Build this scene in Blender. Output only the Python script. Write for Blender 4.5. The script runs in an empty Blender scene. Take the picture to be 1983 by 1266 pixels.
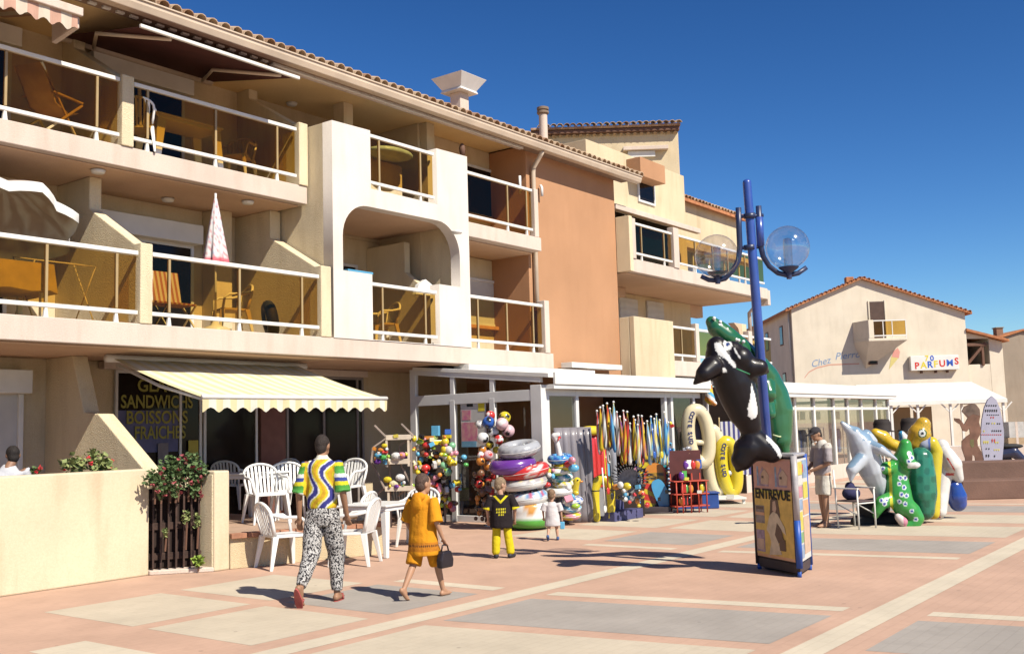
import bpy, bmesh, math, random
from mathutils import Vector, Matrix, Euler, noise as mnoise
random.seed(7)
R = math.radians
SC = bpy.context.scene
COL = SC.collection

# ------------------------------------------------------------------ camera
CAMZ, FPX = 1.7, 1985.0
YAW, PITCH, ROLL = R(37.12), R(5.73), R(-1.637)
_f = Vector((math.cos(YAW)*math.cos(PITCH), math.sin(YAW)*math.cos(PITCH), math.sin(PITCH)))
_r = Vector((math.sin(YAW), -math.cos(YAW), 0)); _u = _r.cross(_f)
_r2 = math.cos(ROLL)*_r + math.sin(ROLL)*_u; _u2 = -math.sin(ROLL)*_r + math.cos(ROLL)*_u
cam_d = bpy.data.cameras.new('camera'); cam = bpy.data.objects.new('camera', cam_d); COL.objects.link(cam)
cam_d.sensor_width = 36; cam_d.lens = 36*FPX/1983; cam_d.clip_end = 3000; cam_d.clip_start = 0.05
m = Matrix((( _r2.x, _u2.x, -_f.x, 0), (_r2.y, _u2.y, -_f.y, 0), (_r2.z, _u2.z, -_f.z, CAMZ), (0, 0, 0, 1)))
cam.matrix_world = m
SC.camera = cam
# ------------------------------------------------------------------ sky, sun, exposure
SHX, SHY = 0.17, 0.98                       # shadow of a 1 m post on the ground
sun_dir = Vector((-SHX, -SHY, 1.0)).normalized()
ELEV = math.asin(sun_dir.z); AZ = math.atan2(sun_dir.x, sun_dir.y)
W = bpy.data.worlds.new('World'); SC.world = W; W.use_nodes = True
nt = W.node_tree; nt.nodes.clear()
sky = nt.nodes.new('ShaderNodeTexSky'); sky.sky_type = 'NISHITA'; sky.sun_disc = False
sky.sun_elevation = ELEV; sky.sun_rotation = AZ; sky.altitude = 0; sky.air_density = 1.0; sky.dust_density = 0.0; sky.ozone_density = 5.0
bg = nt.nodes.new('ShaderNodeBackground'); bg.inputs[1].default_value = 0.1
ow = nt.nodes.new('ShaderNodeOutputWorld'); gm = nt.nodes.new('ShaderNodeGamma'); gm.inputs[1].default_value = 1.55; hs = nt.nodes.new('ShaderNodeHueSaturation'); hs.inputs['Saturation'].default_value = 1.07; hs.inputs['Value'].default_value = 0.275
nt.links.new(sky.outputs[0], gm.inputs[0]); nt.links.new(gm.outputs[0], hs.inputs['Color']); nt.links.new(hs.outputs[0], bg.inputs[0]); nt.links.new(bg.outputs[0], ow.inputs[0])
sun_d = bpy.data.lights.new('sun', 'SUN'); sun_d.energy = 5.0; sun_d.angle = R(0.5); sun_d.color = (1.0, 0.93, 0.80)
sun = bpy.data.objects.new('sun', sun_d); COL.objects.link(sun)
sun.rotation_euler = (-sun_dir).to_track_quat('-Z', 'Y').to_euler(); sun.location = (0, -20, 30)
SC.view_settings.view_transform = 'Standard'; SC.view_settings.look = 'None'
SC.view_settings.exposure = 0.74; SC.view_settings.gamma = 1.0; SC.view_settings.use_curve_mapping = False
SC.cycles.max_bounces = 8; SC.cycles.transparent_max_bounces = 24; SC.cycles.diffuse_bounces = 4

# ------------------------------------------------------------------ photo pixel -> place
def ray(x, y): return _r2*((x-991.5)/FPX) - _u2*((y-633)/FPX) + _f
_C = Vector((0, 0, CAMZ))
def GP(x, y, z=0.0): r = ray(x, y); return _C + r*((z-CAMZ)/r.z)      # on a level surface
def PY(x, y, Y): r = ray(x, y); return _C + r*(Y/r.y)                 # on a wall parallel to the front
def PX(x, y, X): r = ray(x, y); return _C + r*(X/r.x)                 # on a wall square to the front
def PD(x, y, d): return _C + ray(x, y)*d                              # at a known depth
def depth(p): return (Vector(p)-_C).dot(_f)

# ------------------------------------------------------------------ materials
MATS = {}
ALB = 0.74                                  # one level for all pigments
def mat(name, col, rough=0.8, var=0.08, scale=6.0, bump=0.0, bscale=60.0, spec=0.3, metal=0.0, col2=None, coat=0.0, trans=0.0, detail=6.0, sss=0.0):
    if name in MATS: return MATS[name]
    col = tuple(c*ALB for c in col); col2 = tuple(c*ALB for c in col2) if col2 else None
    M = bpy.data.materials.new(name); M.use_nodes = True; n = M.node_tree; b = n.nodes['Principled BSDF']
    b.inputs['Roughness'].default_value = rough; b.inputs['Specular IOR Level'].default_value = spec; b.inputs['Metallic'].default_value = metal
    if coat: b.inputs['Coat Weight'].default_value = coat; b.inputs['Coat Roughness'].default_value = 0.08
    tc = n.nodes.new('ShaderNodeTexCoord'); nz = n.nodes.new('ShaderNodeTexNoise'); nz.inputs['Scale'].default_value = scale; nz.inputs['Detail'].default_value = detail
    n.links.new(tc.outputs['Object'], nz.inputs['Vector'])
    mx = n.nodes.new('ShaderNodeMix'); mx.data_type = 'RGBA'
    rp = n.nodes.new('ShaderNodeMapRange'); rp.inputs[1].default_value = 0.3; rp.inputs[2].default_value = 0.7
    n.links.new(nz.outputs['Fac'], rp.inputs[0]); n.links.new(rp.outputs[0], mx.inputs[0])
    lo = col2 if col2 else tuple(c*(1-var*2) for c in col)
    hi = col if col2 else tuple(min(c*(1+var), 0.95) for c in col)
    mx.inputs[6].default_value = (*lo, 1); mx.inputs[7].default_value = (*hi, 1)
    n.links.new(mx.outputs[2], b.inputs['Base Color'])
    if bump:
        nb = n.nodes.new('ShaderNodeTexNoise'); nb.inputs['Scale'].default_value = bscale; nb.inputs['Detail'].default_value = 4
        n.links.new(tc.outputs['Object'], nb.inputs['Vector'])
        bp = n.nodes.new('ShaderNodeBump'); bp.inputs['Strength'].default_value = bump; bp.inputs['Distance'].default_value = 0.02
        n.links.new(nb.outputs['Fac'], bp.inputs['Height']); n.links.new(bp.outputs[0], b.inputs['Normal'])
    MATS[name] = M
    return M
def stucco(name, col, stain=0.25, bump=0.5, drip=True):
    """rendered wall: blotches, streaks running down, coarse grain"""
    if name in MATS: return MATS[name]
    M = mat(name, col, 0.92, 0.05, 0.9, bump, 70.0, 0.15); col = tuple(c*ALB for c in col); n = M.node_tree; b = n.nodes['Principled BSDF']
    tc = [k for k in n.nodes if k.type == 'TEX_COORD'][0]; mx = [k for k in n.nodes if k.type == 'MIX'][0]
    mp = n.nodes.new('ShaderNodeMapping'); mp.inputs['Scale'].default_value = (2.6, 2.6, 0.5); n.links.new(tc.outputs['Object'], mp.inputs[0])
    nz = n.nodes.new('ShaderNodeTexNoise'); nz.inputs['Scale'].default_value = 1.6; nz.inputs['Detail'].default_value = 5; n.links.new(mp.outputs[0], nz.inputs[0])
    g = n.nodes.new('ShaderNodeTexNoise'); g.inputs['Scale'].default_value = 45; g.inputs['Detail'].default_value = 3; n.links.new(tc.outputs['Object'], g.inputs[0])
    r = n.nodes.new('ShaderNodeMapRange'); r.inputs[1].default_value = 0.50; r.inputs[2].default_value = 0.80; r.inputs[4].default_value = stain*1.25
    n.links.new(nz.outputs[0], r.inputs[0])
    r2 = n.nodes.new('ShaderNodeMapRange'); r2.inputs[1].default_value = 0.35; r2.inputs[2].default_value = 0.75; r2.inputs[4].default_value = 0.16; n.links.new(g.outputs[0], r2.inputs[0])
    ad = n.nodes.new('ShaderNodeMath'); ad.operation = 'ADD'; ad.use_clamp = True; n.links.new(r.outputs[0], ad.inputs[0]); n.links.new(r2.outputs[0], ad.inputs[1])
    m2 = n.nodes.new('ShaderNodeMix'); m2.data_type = 'RGBA'; m2.inputs[7].default_value = (col[0]*0.5, col[1]*0.42, col[2]*0.33, 1)
    n.links.new(ad.outputs[0], m2.inputs[0]); n.links.new(mx.outputs[2], m2.inputs[6]); n.links.new(m2.outputs[2], b.inputs['Base Color'])
    return M
def glass_mat(name, tint, gloss=0.06, rough=0.02, refl=0.8):
    if name in MATS: return MATS[name]
    M = bpy.data.materials.new(name); M.use_nodes = True; n = M.node_tree; n.nodes.clear()
    o = n.nodes.new('ShaderNodeOutputMaterial'); t = n.nodes.new('ShaderNodeBsdfTransparent'); t.inputs[0].default_value = (*tint, 1)
    gl = n.nodes.new('ShaderNodeBsdfGlossy'); gl.inputs['Roughness'].default_value = rough
    lw = n.nodes.new('ShaderNodeLayerWeight'); fr = n.nodes.new('ShaderNodeMath'); fr.operation = 'POWER'; fr.inputs[1].default_value = 4.0; n.links.new(lw.outputs['Facing'], fr.inputs[0]); lw.inputs[0].default_value = 0.5
    mu = n.nodes.new('ShaderNodeMath'); mu.operation = 'MULTIPLY_ADD'; mu.inputs[1].default_value = refl; mu.inputs[2].default_value = gloss; mu.use_clamp = True
    mx = n.nodes.new('ShaderNodeMixShader'); n.links.new(fr.outputs[0], mu.inputs[0]); n.links.new(mu.outputs[0], mx.inputs[0])
    n.links.new(t.outputs[0], mx.inputs[1]); n.links.new(gl.outputs[0], mx.inputs[2]); n.links.new(mx.outputs[0], o.inputs[0])
    MATS[name] = M; return M
def vcol_mat(name, rough=0.8, spec=0.3, coat=0.0, bump=0.0, bscale=40):
    if name in MATS: return MATS[name]
    M = mat(name, (.5, .5, .5), rough, 0.05, 8, bump, bscale, spec, coat=coat); n = M.node_tree
    at = n.nodes.new('ShaderNodeAttribute'); at.attribute_name = 'Col'
    mx = [k for k in n.nodes if k.type == 'MIX'][0]
    m2 = n.nodes.new('ShaderNodeMix'); m2.data_type = 'RGBA'; m2.blend_type = 'MULTIPLY'; m2.inputs[0].default_value = 1.0
    mx.inputs[6].default_value = (.88*ALB, .88*ALB, .88*ALB, 1); mx.inputs[7].default_value = (ALB, ALB, ALB, 1)
    n.links.new(at.outputs['Color'], m2.inputs[6]); n.links.new(mx.outputs[2], m2.inputs[7]); n.links.new(m2.outputs[2], n.nodes['Principled BSDF'].inputs['Base Color'])
    return M
CREAM = stucco('cream_render', (0.72, 0.595, 0.40))
PALE = stucco('pale_render', (0.70, 0.585, 0.50), 0.22, 0.35)
BAYW = stucco('bay_render', (0.80, 0.73, 0.66), 0.14, 0.30)
PINKISH = stucco('soffit_render', (0.68, 0.47, 0.325), 0.06, 0.3)
CEIL = stucco('ceiling_render', (0.95, 0.70, 0.38), 0.03, 0.2)
ROUGHW = stucco('rough_render', (0.86, 0.73, 0.50), 0.28, 1.0)
ORANGE = stucco('orange_render', (0.525, 0.287, 0.158), 0.08, 0.5)
WHITE = mat('white_paint', (0.80, 0.78, 0.73), 0.45, 0.04, 3)
WALU = mat('white_aluminium', (0.74, 0.73, 0.71), 0.35, 0.05, 2.5, spec=0.5)
GUT = mat('gutter_paint', (0.66, 0.53, 0.40), 0.5, 0.08, 2)
TILE = mat('clay_tile', (0.62, 0.42, 0.27), 0.9, 0.15, 5, 0.4, 40, col2=(0.30, 0.16, 0.09))
TILE2 = mat('clay_tile_pale', (0.70, 0.56, 0.40), 0.9, 0.15, 5, 0.4, 40, col2=(0.48, 0.32, 0.20))
TILE3 = mat('clay_tile_red', (0.58, 0.25, 0.11), 0.9, 0.15, 5, 0.4, 40, col2=(0.34, 0.13, 0.06))
BROWN = mat('brown_paint', (0.16, 0.08, 0.05), 0.7, 0.1, 4)
SMOKED = glass_mat('smoked_glass', (0.80, 0.655, 0.335), 0.012, refl=0.3)
CLEAR = glass_mat('clear_glass', (0.9, 0.9, 0.88), 0.04)
DARKG = mat('dark_window_glass', (0.018, 0.013, 0.011), 0.10, 0.1, 1.2, spec=0.14)
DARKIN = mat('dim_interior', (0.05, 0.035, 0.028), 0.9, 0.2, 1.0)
SHUT = mat('shutter_white', (0.62, 0.60, 0.57), 0.6, 0.05, 3)

# ------------------------------------------------------------------ mesh building
class MB:
    def __init__(s): s.v = []; s.f = []; s.c = None
    def add(s, v, f):
        o = len(s.v); s.v += [tuple(p) for p in v]; s.f += [tuple(i+o for i in q) for q in f]; return s
    def box(s, x0, x1, y0, y1, z0, z1):
        return s.add([(x0,y0,z0),(x1,y0,z0),(x1,y1,z0),(x0,y1,z0),(x0,y0,z1),(x1,y0,z1),(x1,y1,z1),(x0,y1,z1)],
                     [(0,3,2,1),(4,5,6,7),(0,1,5,4),(1,2,6,5),(2,3,7,6),(3,0,4,7)])
    def obox(s, c, size, M=None):
        c = Vector(c); M = M or Matrix.Identity(3); h = [k/2 for k in size]
        v = [c + M @ Vector((sx*h[0], sy*h[1], sz*h[2])) for sz in (-1, 1) for sx, sy in ((-1,-1),(1,-1),(1,1),(-1,1))]
        return s.add(v, [(0,3,2,1),(4,5,6,7),(0,1,5,4),(1,2,6,5),(2,3,7,6),(3,0,4,7)])
    def beam(s, a, b, w, h, up=(0,0,1)):
        a = Vector(a); b = Vector(b); d = b-a; L = d.length; d.normalize()
        side = d.cross(Vector(up)); side = side.normalized() if side.length > 1e-5 else Vector((1,0,0)); u = side.cross(d)
        M = Matrix((d, side, u)).transposed(); return s.obox((a+b)/2, (L, w, h), M)
    def prism(s, poly, axis, a0, a1):
        """poly of 2-D points extruded along axis ('x': (y,z), 'y': (x,z), 'z': (x,y))"""
        n = len(poly)
        def P(p, a): return {'x': (a, p[0], p[1]), 'y': (p[0], a, p[1]), 'z': (p[0], p[1], a)}[axis]
        v = [P(p, a0) for p in poly] + [P(p, a1) for p in poly]
        f = [tuple(range(n))[::-1], tuple(range(n, 2*n))] + [(i, (i+1) % n, n+(i+1) % n, n+i) for i in range(n)]
        return s.add(v, f)
    def tube(s, pts, r, n=8, flat=1.0, caps=True, closed=False):
        pts = [Vector(p) for p in pts]; k = len(pts); rr = r if isinstance(r, (list, tuple)) else [r]*k
        v = []; f = []; prev = None
        for i, p in enumerate(pts):
            if closed: d = pts[(i+1) % k]-pts[i-1]
            else: d = (pts[min(i+1, k-1)]-pts[max(i-1, 0)])
            d.normalize()
            if prev is None:
                a = Vector((0,0,1)) if abs(d.z) < 0.9 else Vector((1,0,0))
                e1 = d.cross(a).normalized()
            else: e1 = (prev - d*prev.dot(d)).normalized()
            prev = e1; e2 = d.cross(e1)
            for j in range(n):
                t = 2*math.pi*j/n; v.append(p + e1*(math.cos(t)*rr[i]) + e2*(math.sin(t)*rr[i]*flat))
        for i in range(k if closed else k-1):
            for j in range(n):
                i2 = (i+1) % k; f.append((i*n+j, i*n+(j+1) % n, i2*n+(j+1) % n, i2*n+j))
        if caps and not closed: f.append(tuple(range(n))[::-1]); f.append(tuple((k-1)*n+j for j in range(n)))
        return s.add(v, f)
    def lathe(s, prof, c=(0,0,0), n=16, M=None):
        M = M or Matrix.Identity(3); c = Vector(c); v = []; f = []; k = len(prof)
        for r, z in prof:
            for j in range(n):
                t = 2*math.pi*j/n; v.append(c + M @ Vector((r*math.cos(t), r*math.sin(t), z)))
        for i in range(k-1):
            for j in range(n): f.append((i*n+j, i*n+(j+1) % n, (i+1)*n+(j+1) % n, (i+1)*n+j))
        if prof[0][0] > 1e-6: f.append(tuple(range(n))[::-1])
        if prof[-1][0] > 1e-6: f.append(tuple((k-1)*n+j for j in range(n)))
        return s.add(v, f)
    def ball(s, c, r, n=14, m=9, M=None):
        r = (r, r, r) if not isinstance(r, (tuple, list)) else r; M = M or Matrix.Identity(3); c = Vector(c); v = []; f = []
        v.append(c + M @ Vector((0,0,-r[2])))
        for i in range(1, m):
            a = math.pi*i/m - math.pi/2
            for j in range(n):
                t = 2*math.pi*j/n; v.append(c + M @ Vector((r[0]*math.cos(a)*math.cos(t), r[1]*math.cos(a)*math.sin(t), r[2]*math.sin(a))))
        v.append(c + M @ Vector((0,0,r[2])))
        for j in range(n): f.append((0, 1+(j+1) % n, 1+j)); f.append((len(v)-1, 1+(m-2)*n+j, 1+(m-2)*n+(j+1) % n))
        for i in range(m-2):
            for j in range(n): a = 1+i*n; f.append((a+j, a+(j+1) % n, a+n+(j+1) % n, a+n+j))
        return s.add(v, f)
    def torus(s, c, RR, r, n=28, m=12, M=None, sq=1.0, oval=1.0):
        M = M or Matrix.Identity(3); c = Vector(c); v = []; f = []
        for i in range(n):
            a = 2*math.pi*i/n
            for j in range(m):
                b = 2*math.pi*j/m; rad = RR + r*math.cos(b)
                v.append(c + M @ Vector((rad*math.cos(a)*oval, rad*math.sin(a), r*sq*math.sin(b))))
        for i in range(n):
            for j in range(m): f.append((i*m+j, ((i+1) % n)*m+j, ((i+1) % n)*m+(j+1) % m, i*m+(j+1) % m))
        return s.add(v, f)
    def quad(s, a, b, c, d): return s.add([a, b, c, d], [(0,1,2,3)])
    def mesh(s, name, org=(0,0,0)):
        me = bpy.data.meshes.new(name); o = Vector(org)
        me.from_pydata([tuple(Vector(p)-o) for p in s.v], [], s.f); me.validate(); me.update(); return me
    def build(s, name, material, parent=None, smooth=False, bevel=0.0, world=True):
        """one mesh object. With a parent the vertices are given in world space (parent without rotation) or, world=False, in the parent's space"""
        org = (0,0,0)
        if parent is not None and world: org = root_loc(parent)
        me = s.mesh(name, org); ob = bpy.data.objects.new(name, me); COL.objects.link(ob); ob.parent = parent
        me.materials.append(material)
        if s.c: setcol(me, s.c)
        if smooth: me.polygons.foreach_set('use_smooth', [True]*len(me.polygons))
        if smooth == 'auto':
            md = ob.modifiers.new('es', 'EDGE_SPLIT'); md.split_angle = R(40)
        if bevel: md = ob.modifiers.new('bev', 'BEVEL'); md.width = bevel; md.segments = 2; md.limit_method = 'ANGLE'
        return ob
def root_loc(o):
    while o.parent: o = o.parent
    return Vector(o.location)
def setcol(me, fn):
    at = me.color_attributes.new('Col', 'FLOAT_COLOR', 'POINT'); buf = []
    me.calc_loop_triangles() if False else None
    for v in me.vertices: c = fn(v.co, v.normal); buf += [c[0], c[1], c[2], 1.0]
    at.data.foreach_set('color', buf)
def tag(o, label=None, cat=None, group=None, kind=None):
    if label: o['label'] = label
    if cat: o['category'] = cat
    if group: o['group'] = group
    if kind: o['kind'] = kind
    return o
def thing(name, label, cat, loc=(0,0,0), rz=0.0, group=None):
    o = bpy.data.objects.new(name, None); COL.objects.link(o); o.location = loc; o.rotation_euler = (0,0,rz); o.empty_display_size = 0.2
    return tag(o, label, cat, group)
def dup(root, loc=None, rz=None, label=None, scale=None):
    def cp(o, par):
        c = o.copy(); COL.objects.link(c); c.parent = par
        for ch in list(o.children): cp(ch, c)
        return c
    r = cp(root, None)
    if loc is not None: r.location = loc
    if rz is not None: r.rotation_euler = (0,0,rz)
    if label: r['label'] = label
    if scale: r.scale = (scale,)*3
    return r
def inst(name, me, parent, loc=(0,0,0), rot=(0,0,0), scale=(1,1,1)):
    o = bpy.data.objects.new(name, me); COL.objects.link(o); o.parent = parent; o.location = loc; o.rotation_euler = rot; o.scale = scale; return o
def evalmesh(ob, name):
    dg = bpy.context.evaluated_depsgraph_get(); dg.update()
    me = bpy.data.meshes.new_from_object(ob.evaluated_get(dg)); me.name = name; return me
def plate_mesh(outer, holes, thick, name='plate'):
    """flat plate in x,z with holes, front at y=0, back at y=thick"""
    cu = bpy.data.curves.new(name, 'CURVE'); cu.dimensions = '2D'; cu.fill_mode = 'BOTH'; cu.extrude = thick/2
    for loop in [outer]+holes:
        sp = cu.splines.new('POLY'); sp.points.add(len(loop)-1); sp.use_cyclic_u = True
        for q, p in zip(sp.points, loop): q.co = (p[0], p[1], 0, 1)
    ob = bpy.data.objects.new(name, cu); COL.objects.link(ob); me = evalmesh(ob, name)
    bpy.data.objects.remove(ob); bpy.data.curves.remove(cu)
    me.transform(Matrix(((1,0,0,0),(0,0,-1,thick/2),(0,1,0,0),(0,0,0,1)))); me.update(); return me
def text_mesh(txt, size, ext=0.002, name='lettering', shear=0.0, bold=0.0, align='LEFT', spacing=1.0):
    cu = bpy.data.curves.new(name, 'FONT'); cu.body = txt; cu.size = size; cu.extrude = ext; cu.shear = shear; cu.offset = bold; cu.align_x = align; cu.space_character = spacing; cu.resolution_u = 3
    ob = bpy.data.objects.new(name, cu); COL.objects.link(ob); me = evalmesh(ob, name)
    bpy.data.objects.remove(ob); bpy.data.curves.remove(cu); return me
def text(txt, size, material, parent, loc, rot=(R(90),0,0), **k):
    me = text_mesh(txt, size, **k); me.materials.append(material)
    return inst('lettering', me, parent, loc, rot)
# soft bodies: overlapping tapered capsules and ellipsoids fused into one skin
def capsule(mb, a, b, ra, rb, n=12, flat=1.0):
    a = Vector(a); b = Vector(b); d = b-a; L = d.length
    if L < 1e-5: mb.ball(a, ra); return
    z = d/L; x = z.cross(Vector((0,1,0)) if abs(z.y) < 0.9 else Vector((1,0,0))).normalized(); y = z.cross(x)
    M = Matrix((x, y, z)).transposed(); prof = [(0, -ra)]
    for i in range(1, 5): t = math.pi/2*(1-i/4); prof.append((ra*math.cos(t), -ra*math.sin(t)))
    for i in range(0, 5): t = math.pi/2*i/4; prof.append((max(rb*math.cos(t), 0 if i == 4 else 1e-4), L+rb*math.sin(t)))
    prof[-1] = (0, L+rb)
    v0 = len(mb.v); mb.lathe([(max(r, 1e-4), zz) for r, zz in prof], a, n, M)
def chain(mb, pts, rs, n=12):
    for i in range(len(pts)-1): capsule(mb, pts[i], pts[i+1], rs[i], rs[i+1], n)
def blob(mb, name, material, parent, voxel=0.012, smooth=6, colfn=None, noise=0.0):
    """fuse the shapes of mb into one smooth skin, in the parent's space"""
    me = mb.mesh(name); ob = bpy.data.objects.new(name, me); COL.objects.link(ob)
    r = ob.modifiers.new('r', 'REMESH'); r.mode = 'VOXEL'; r.voxel_size = voxel
    s = ob.modifiers.new('s', 'SMOOTH'); s.factor = 0.5; s.iterations = smooth
    m2 = evalmesh(ob, name); ob.modifiers.clear(); ob.data = m2; bpy.data.meshes.remove(me)
    m2.materials.clear(); m2.materials.append(material); m2.polygons.foreach_set('use_smooth', [True]*len(m2.polygons))
    if noise:
        buf = [0.0]*(3*len(m2.vertices)); nb = Vector((0,0,0)); i = 0
        for v in m2.vertices:
            c = v.co; k = mnoise.noise(Vector((c.x*13, c.y*13, c.z*4.5))) + .6*mnoise.noise(Vector((c.x*9+7, c.y*9, c.z*16)))
            w = c + v.normal*(noise*k); buf[i:i+3] = w; i += 3
        m2.vertices.foreach_set('co', buf); m2.update()
    if colfn: setcol(m2, colfn)
    ob.parent = parent; return ob
def loft(mb, sec, n=20):
    """closed garment-like body from level sections (z, cx, cy, rx, ry)"""
    v = []; f = []
    for z, cx, cy, rx, ry in sec:
        for j in range(n): a = 2*math.pi*j/n; v.append((cx+rx*math.cos(a), cy+ry*math.sin(a), z))
    for i in range(len(sec)-1):
        for j in range(n): f.append((i*n+j, i*n+(j+1) % n, (i+1)*n+(j+1) % n, (i+1)*n+j))
    f.append(tuple(range(n))[::-1]); f.append(tuple((len(sec)-1)*n+j for j in range(n))); mb.add(v, f)
def rotz(a): return Matrix.Rotation(a, 3, 'Z')
def rot3(x, y, z): return Euler((x, y, z)).to_matrix()
# ================================================================== GROUND
PAVE = None
def paving(name, col, var, col2=None):
    M = mat(name, col, 0.85, var, 1.3, 0.0, spec=0.25, col2=col2); col = tuple(c*ALB for c in col); n = M.node_tree; b = n.nodes['Principled BSDF']
    tc = [k for k in n.nodes if k.type == 'TEX_COORD'][0]; mx = [k for k in n.nodes if k.type == 'MIX'][0]
    br = n.nodes.new('ShaderNodeTexBrick'); br.inputs['Scale'].default_value = 1.0; br.inputs['Brick Width'].default_value = 0.2; br.inputs['Row Height'].default_value = 0.1
    br.inputs['Mortar Size'].default_value = 0.006; br.inputs['Color1'].default_value = (1,1,1,1); br.inputs['Color2'].default_value = (.95,.95,.95,1); br.inputs['Mortar'].default_value = (.86,.85,.84,1)
    mp = n.nodes.new('ShaderNodeMapping'); n.links.new(tc.outputs['Object'], mp.inputs[0]); n.links.new(mp.outputs[0], br.inputs['Vector'])
    m2 = n.nodes.new('ShaderNodeMix'); m2.data_type = 'RGBA'; m2.blend_type = 'MULTIPLY'; m2.inputs[0].default_value = 0.45
    n.links.new(mx.outputs[2], m2.inputs[6]); n.links.new(br.outputs['Color'], m2.inputs[7])
    sp = n.nodes.new('ShaderNodeTexNoise'); sp.inputs['Scale'].default_value = 3.5; sp.inputs['Detail'].default_value = 9; sp.inputs['Roughness'].default_value = 0.72; n.links.new(tc.outputs['Object'], sp.inputs[0])
    rr = n.nodes.new('ShaderNodeMapRange'); rr.inputs[1].default_value = 0.5; rr.inputs[2].default_value = 0.75; rr.inputs[4].default_value = 0.35; n.links.new(sp.outputs[0], rr.inputs[0])
    m3 = n.nodes.new('ShaderNodeMix'); m3.data_type = 'RGBA'; m3.inputs[7].default_value = (col[0]*.62, col[1]*.62, col[2]*.62, 1); n.links.new(rr.outputs[0], m3.inputs[0]); n.links.new(m2.outputs[2], m3.inputs[6])
    n.links.new(m3.outputs[2], b.inputs['Base Color'])
    vo = n.nodes.new('ShaderNodeTexVoronoi'); vo.inputs['Scale'].default_value = 2.2; n.links.new(tc.outputs['Object'], vo.inputs['Vector'])
    vr = n.nodes.new('ShaderNodeMapRange'); vr.inputs[1].default_value = 0.035; vr.inputs[2].default_value = 0.05; vr.inputs[3].default_value = 0.35; vr.inputs[4].default_value = 0.0; n.links.new(vo.outputs['Distance'], vr.inputs[0])
    m4 = n.nodes.new('ShaderNodeMix'); m4.data_type = 'RGBA'; m4.inputs[7].default_value = (.07,.06,.055,1); n.links.new(vr.outputs[0], m4.inputs[0]); n.links.new(m3.outputs[2], m4.inputs[6]); n.links.new(m4.outputs[2], b.inputs['Base Color'])
    bp = n.nodes.new('ShaderNodeBump'); bp.inputs['Strength'].default_value = 0.35; bp.inputs['Distance'].default_value = 0.004; n.links.new(br.outputs['Fac'], bp.inputs['Height']); bp.invert = True
    n.links.new(bp.outputs[0], b.inputs['Normal'])
    return M
P_PINK = paving('paving_salmon', (0.575, 0.375, 0.275), 0.06)
P_GREY = paving('paving_grey', (0.40, 0.36, 0.32), 0.07)
P_BEIGE = paving('paving_beige', (0.60, 0.515, 0.395), 0.05)
P_CREAM = paving('paving_cream', (0.655, 0.57, 0.44), 0.05)
gnd = MB(); gnd.quad((-900,-900,0),(900,-900,0),(900,900,0),(-900,900,0))
ground = tag(gnd.build('pavement', P_PINK), kind='structure')
SEQ = [('S',-4.2,-4.0),('G',-3.6,-2.2),('B',-1.6,0.0),('B',.55,1.9),('G',2.15,3.5),('S',3.75,3.95),('S',4.45,4.95),('B',5.55,6.9),('G',7.15,8.5),('S',8.75,8.97),('S',12.7,12.9),('G',13.3,14.7),('B',15.3,16.9),('B',17.5,19.0),('G',19.6,21.0),('S',21.4,21.6),('S',25.4,25.6),('G',26.0,27.4),('B',28.0,29.5)]
def panel(kind, x0, x1, y0, y1, sk, ref):
    q = MB(); f = lambda x, y: (x + sk*(ref-y), y, 0.0015)
    q.quad(f(x0,y0), f(x1,y0), f(x1,y1), f(x0,y1))
    q.build({'G': 'paving_panel', 'B': 'paving_panel', 'S': 'paving_strip'}[kind], {'G': P_GREY, 'B': P_BEIGE, 'S': P_CREAM}[kind], ground)
for y0, y1, sk in ((3.38,6.3,.165),(-.4,2.68,.165),(-4.0,-.85,.165)):
    for k, a, b in SEQ: panel(k, a, b, y0, y1, sk, 6.4)
for k, a, b in SEQ:
    if k == 'S': panel('S', a, b, 6.98, 8.45, 0, 0); continue
    panel(k, a, b, 6.98, 8.45, 0, 0); panel('B', a, b, 8.68, 10.25, 0, 0)
for ya in (6.45, 2.9, -.65): 
    q = MB(); q.quad((-8,ya,.0022),(45,ya,.0022),(45,ya+.27,.0022),(-8,ya+.27,.0022)); q.build('paving_strip', P_CREAM, ground)

# ================================================================== MAIN APARTMENT BUILDING
apt = thing('apartment_building', 'cream three storey apartment building with glazed balconies above the beach shops', 'building', (12, 13, 0))
def part(name, m, mk, smooth=False, bevel=0.012, parent=None):
    q = MB(); mk(q); return q.build(name, m, parent or apt, smooth, bevel)
def pbox(name, m, *b, parent=None, bevel=0.012): return part(name, m, lambda q: q.box(*b), False, bevel, parent)
XL = 2.2
# floors
pbox('balcony_slab', PALE, XL, 18.68, 13.0, 15.3, 3.03, 3.36)
pbox('balcony_slab', PALE, XL, 12.07, 13.6, 15.3, 5.77, 6.09)
pbox('balcony_slab', PALE, 12.4, 15.6, 13.25, 15.3, 5.86, 6.08)
pbox('balcony_slab', PALE, 15.82, 18.43, 13.06, 15.3, 5.64, 5.94)
# soffit skins, one per storey, warm brown underside shade put into their colour
part('soffit', PINKISH, lambda q: q.box(XL, 18.6, 13.15, 15.3, 3.0, 3.027))
part('soffit', PINKISH, lambda q: q.box(XL, 12.0, 13.75, 15.3, 5.742, 5.767))
part('soffit', PINKISH, lambda q: q.box(15.82, 18.4, 13.3, 15.3, 5.60, 5.635)); part('soffit', PINKISH, lambda q: q.box(12.33, 15.55, 13.23, 15.29, 5.81, 5.855)); pbox('loggia_wall', CREAM, 13.0, 14.9, 13.95, 14.1, 6.08, 7.06)
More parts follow.
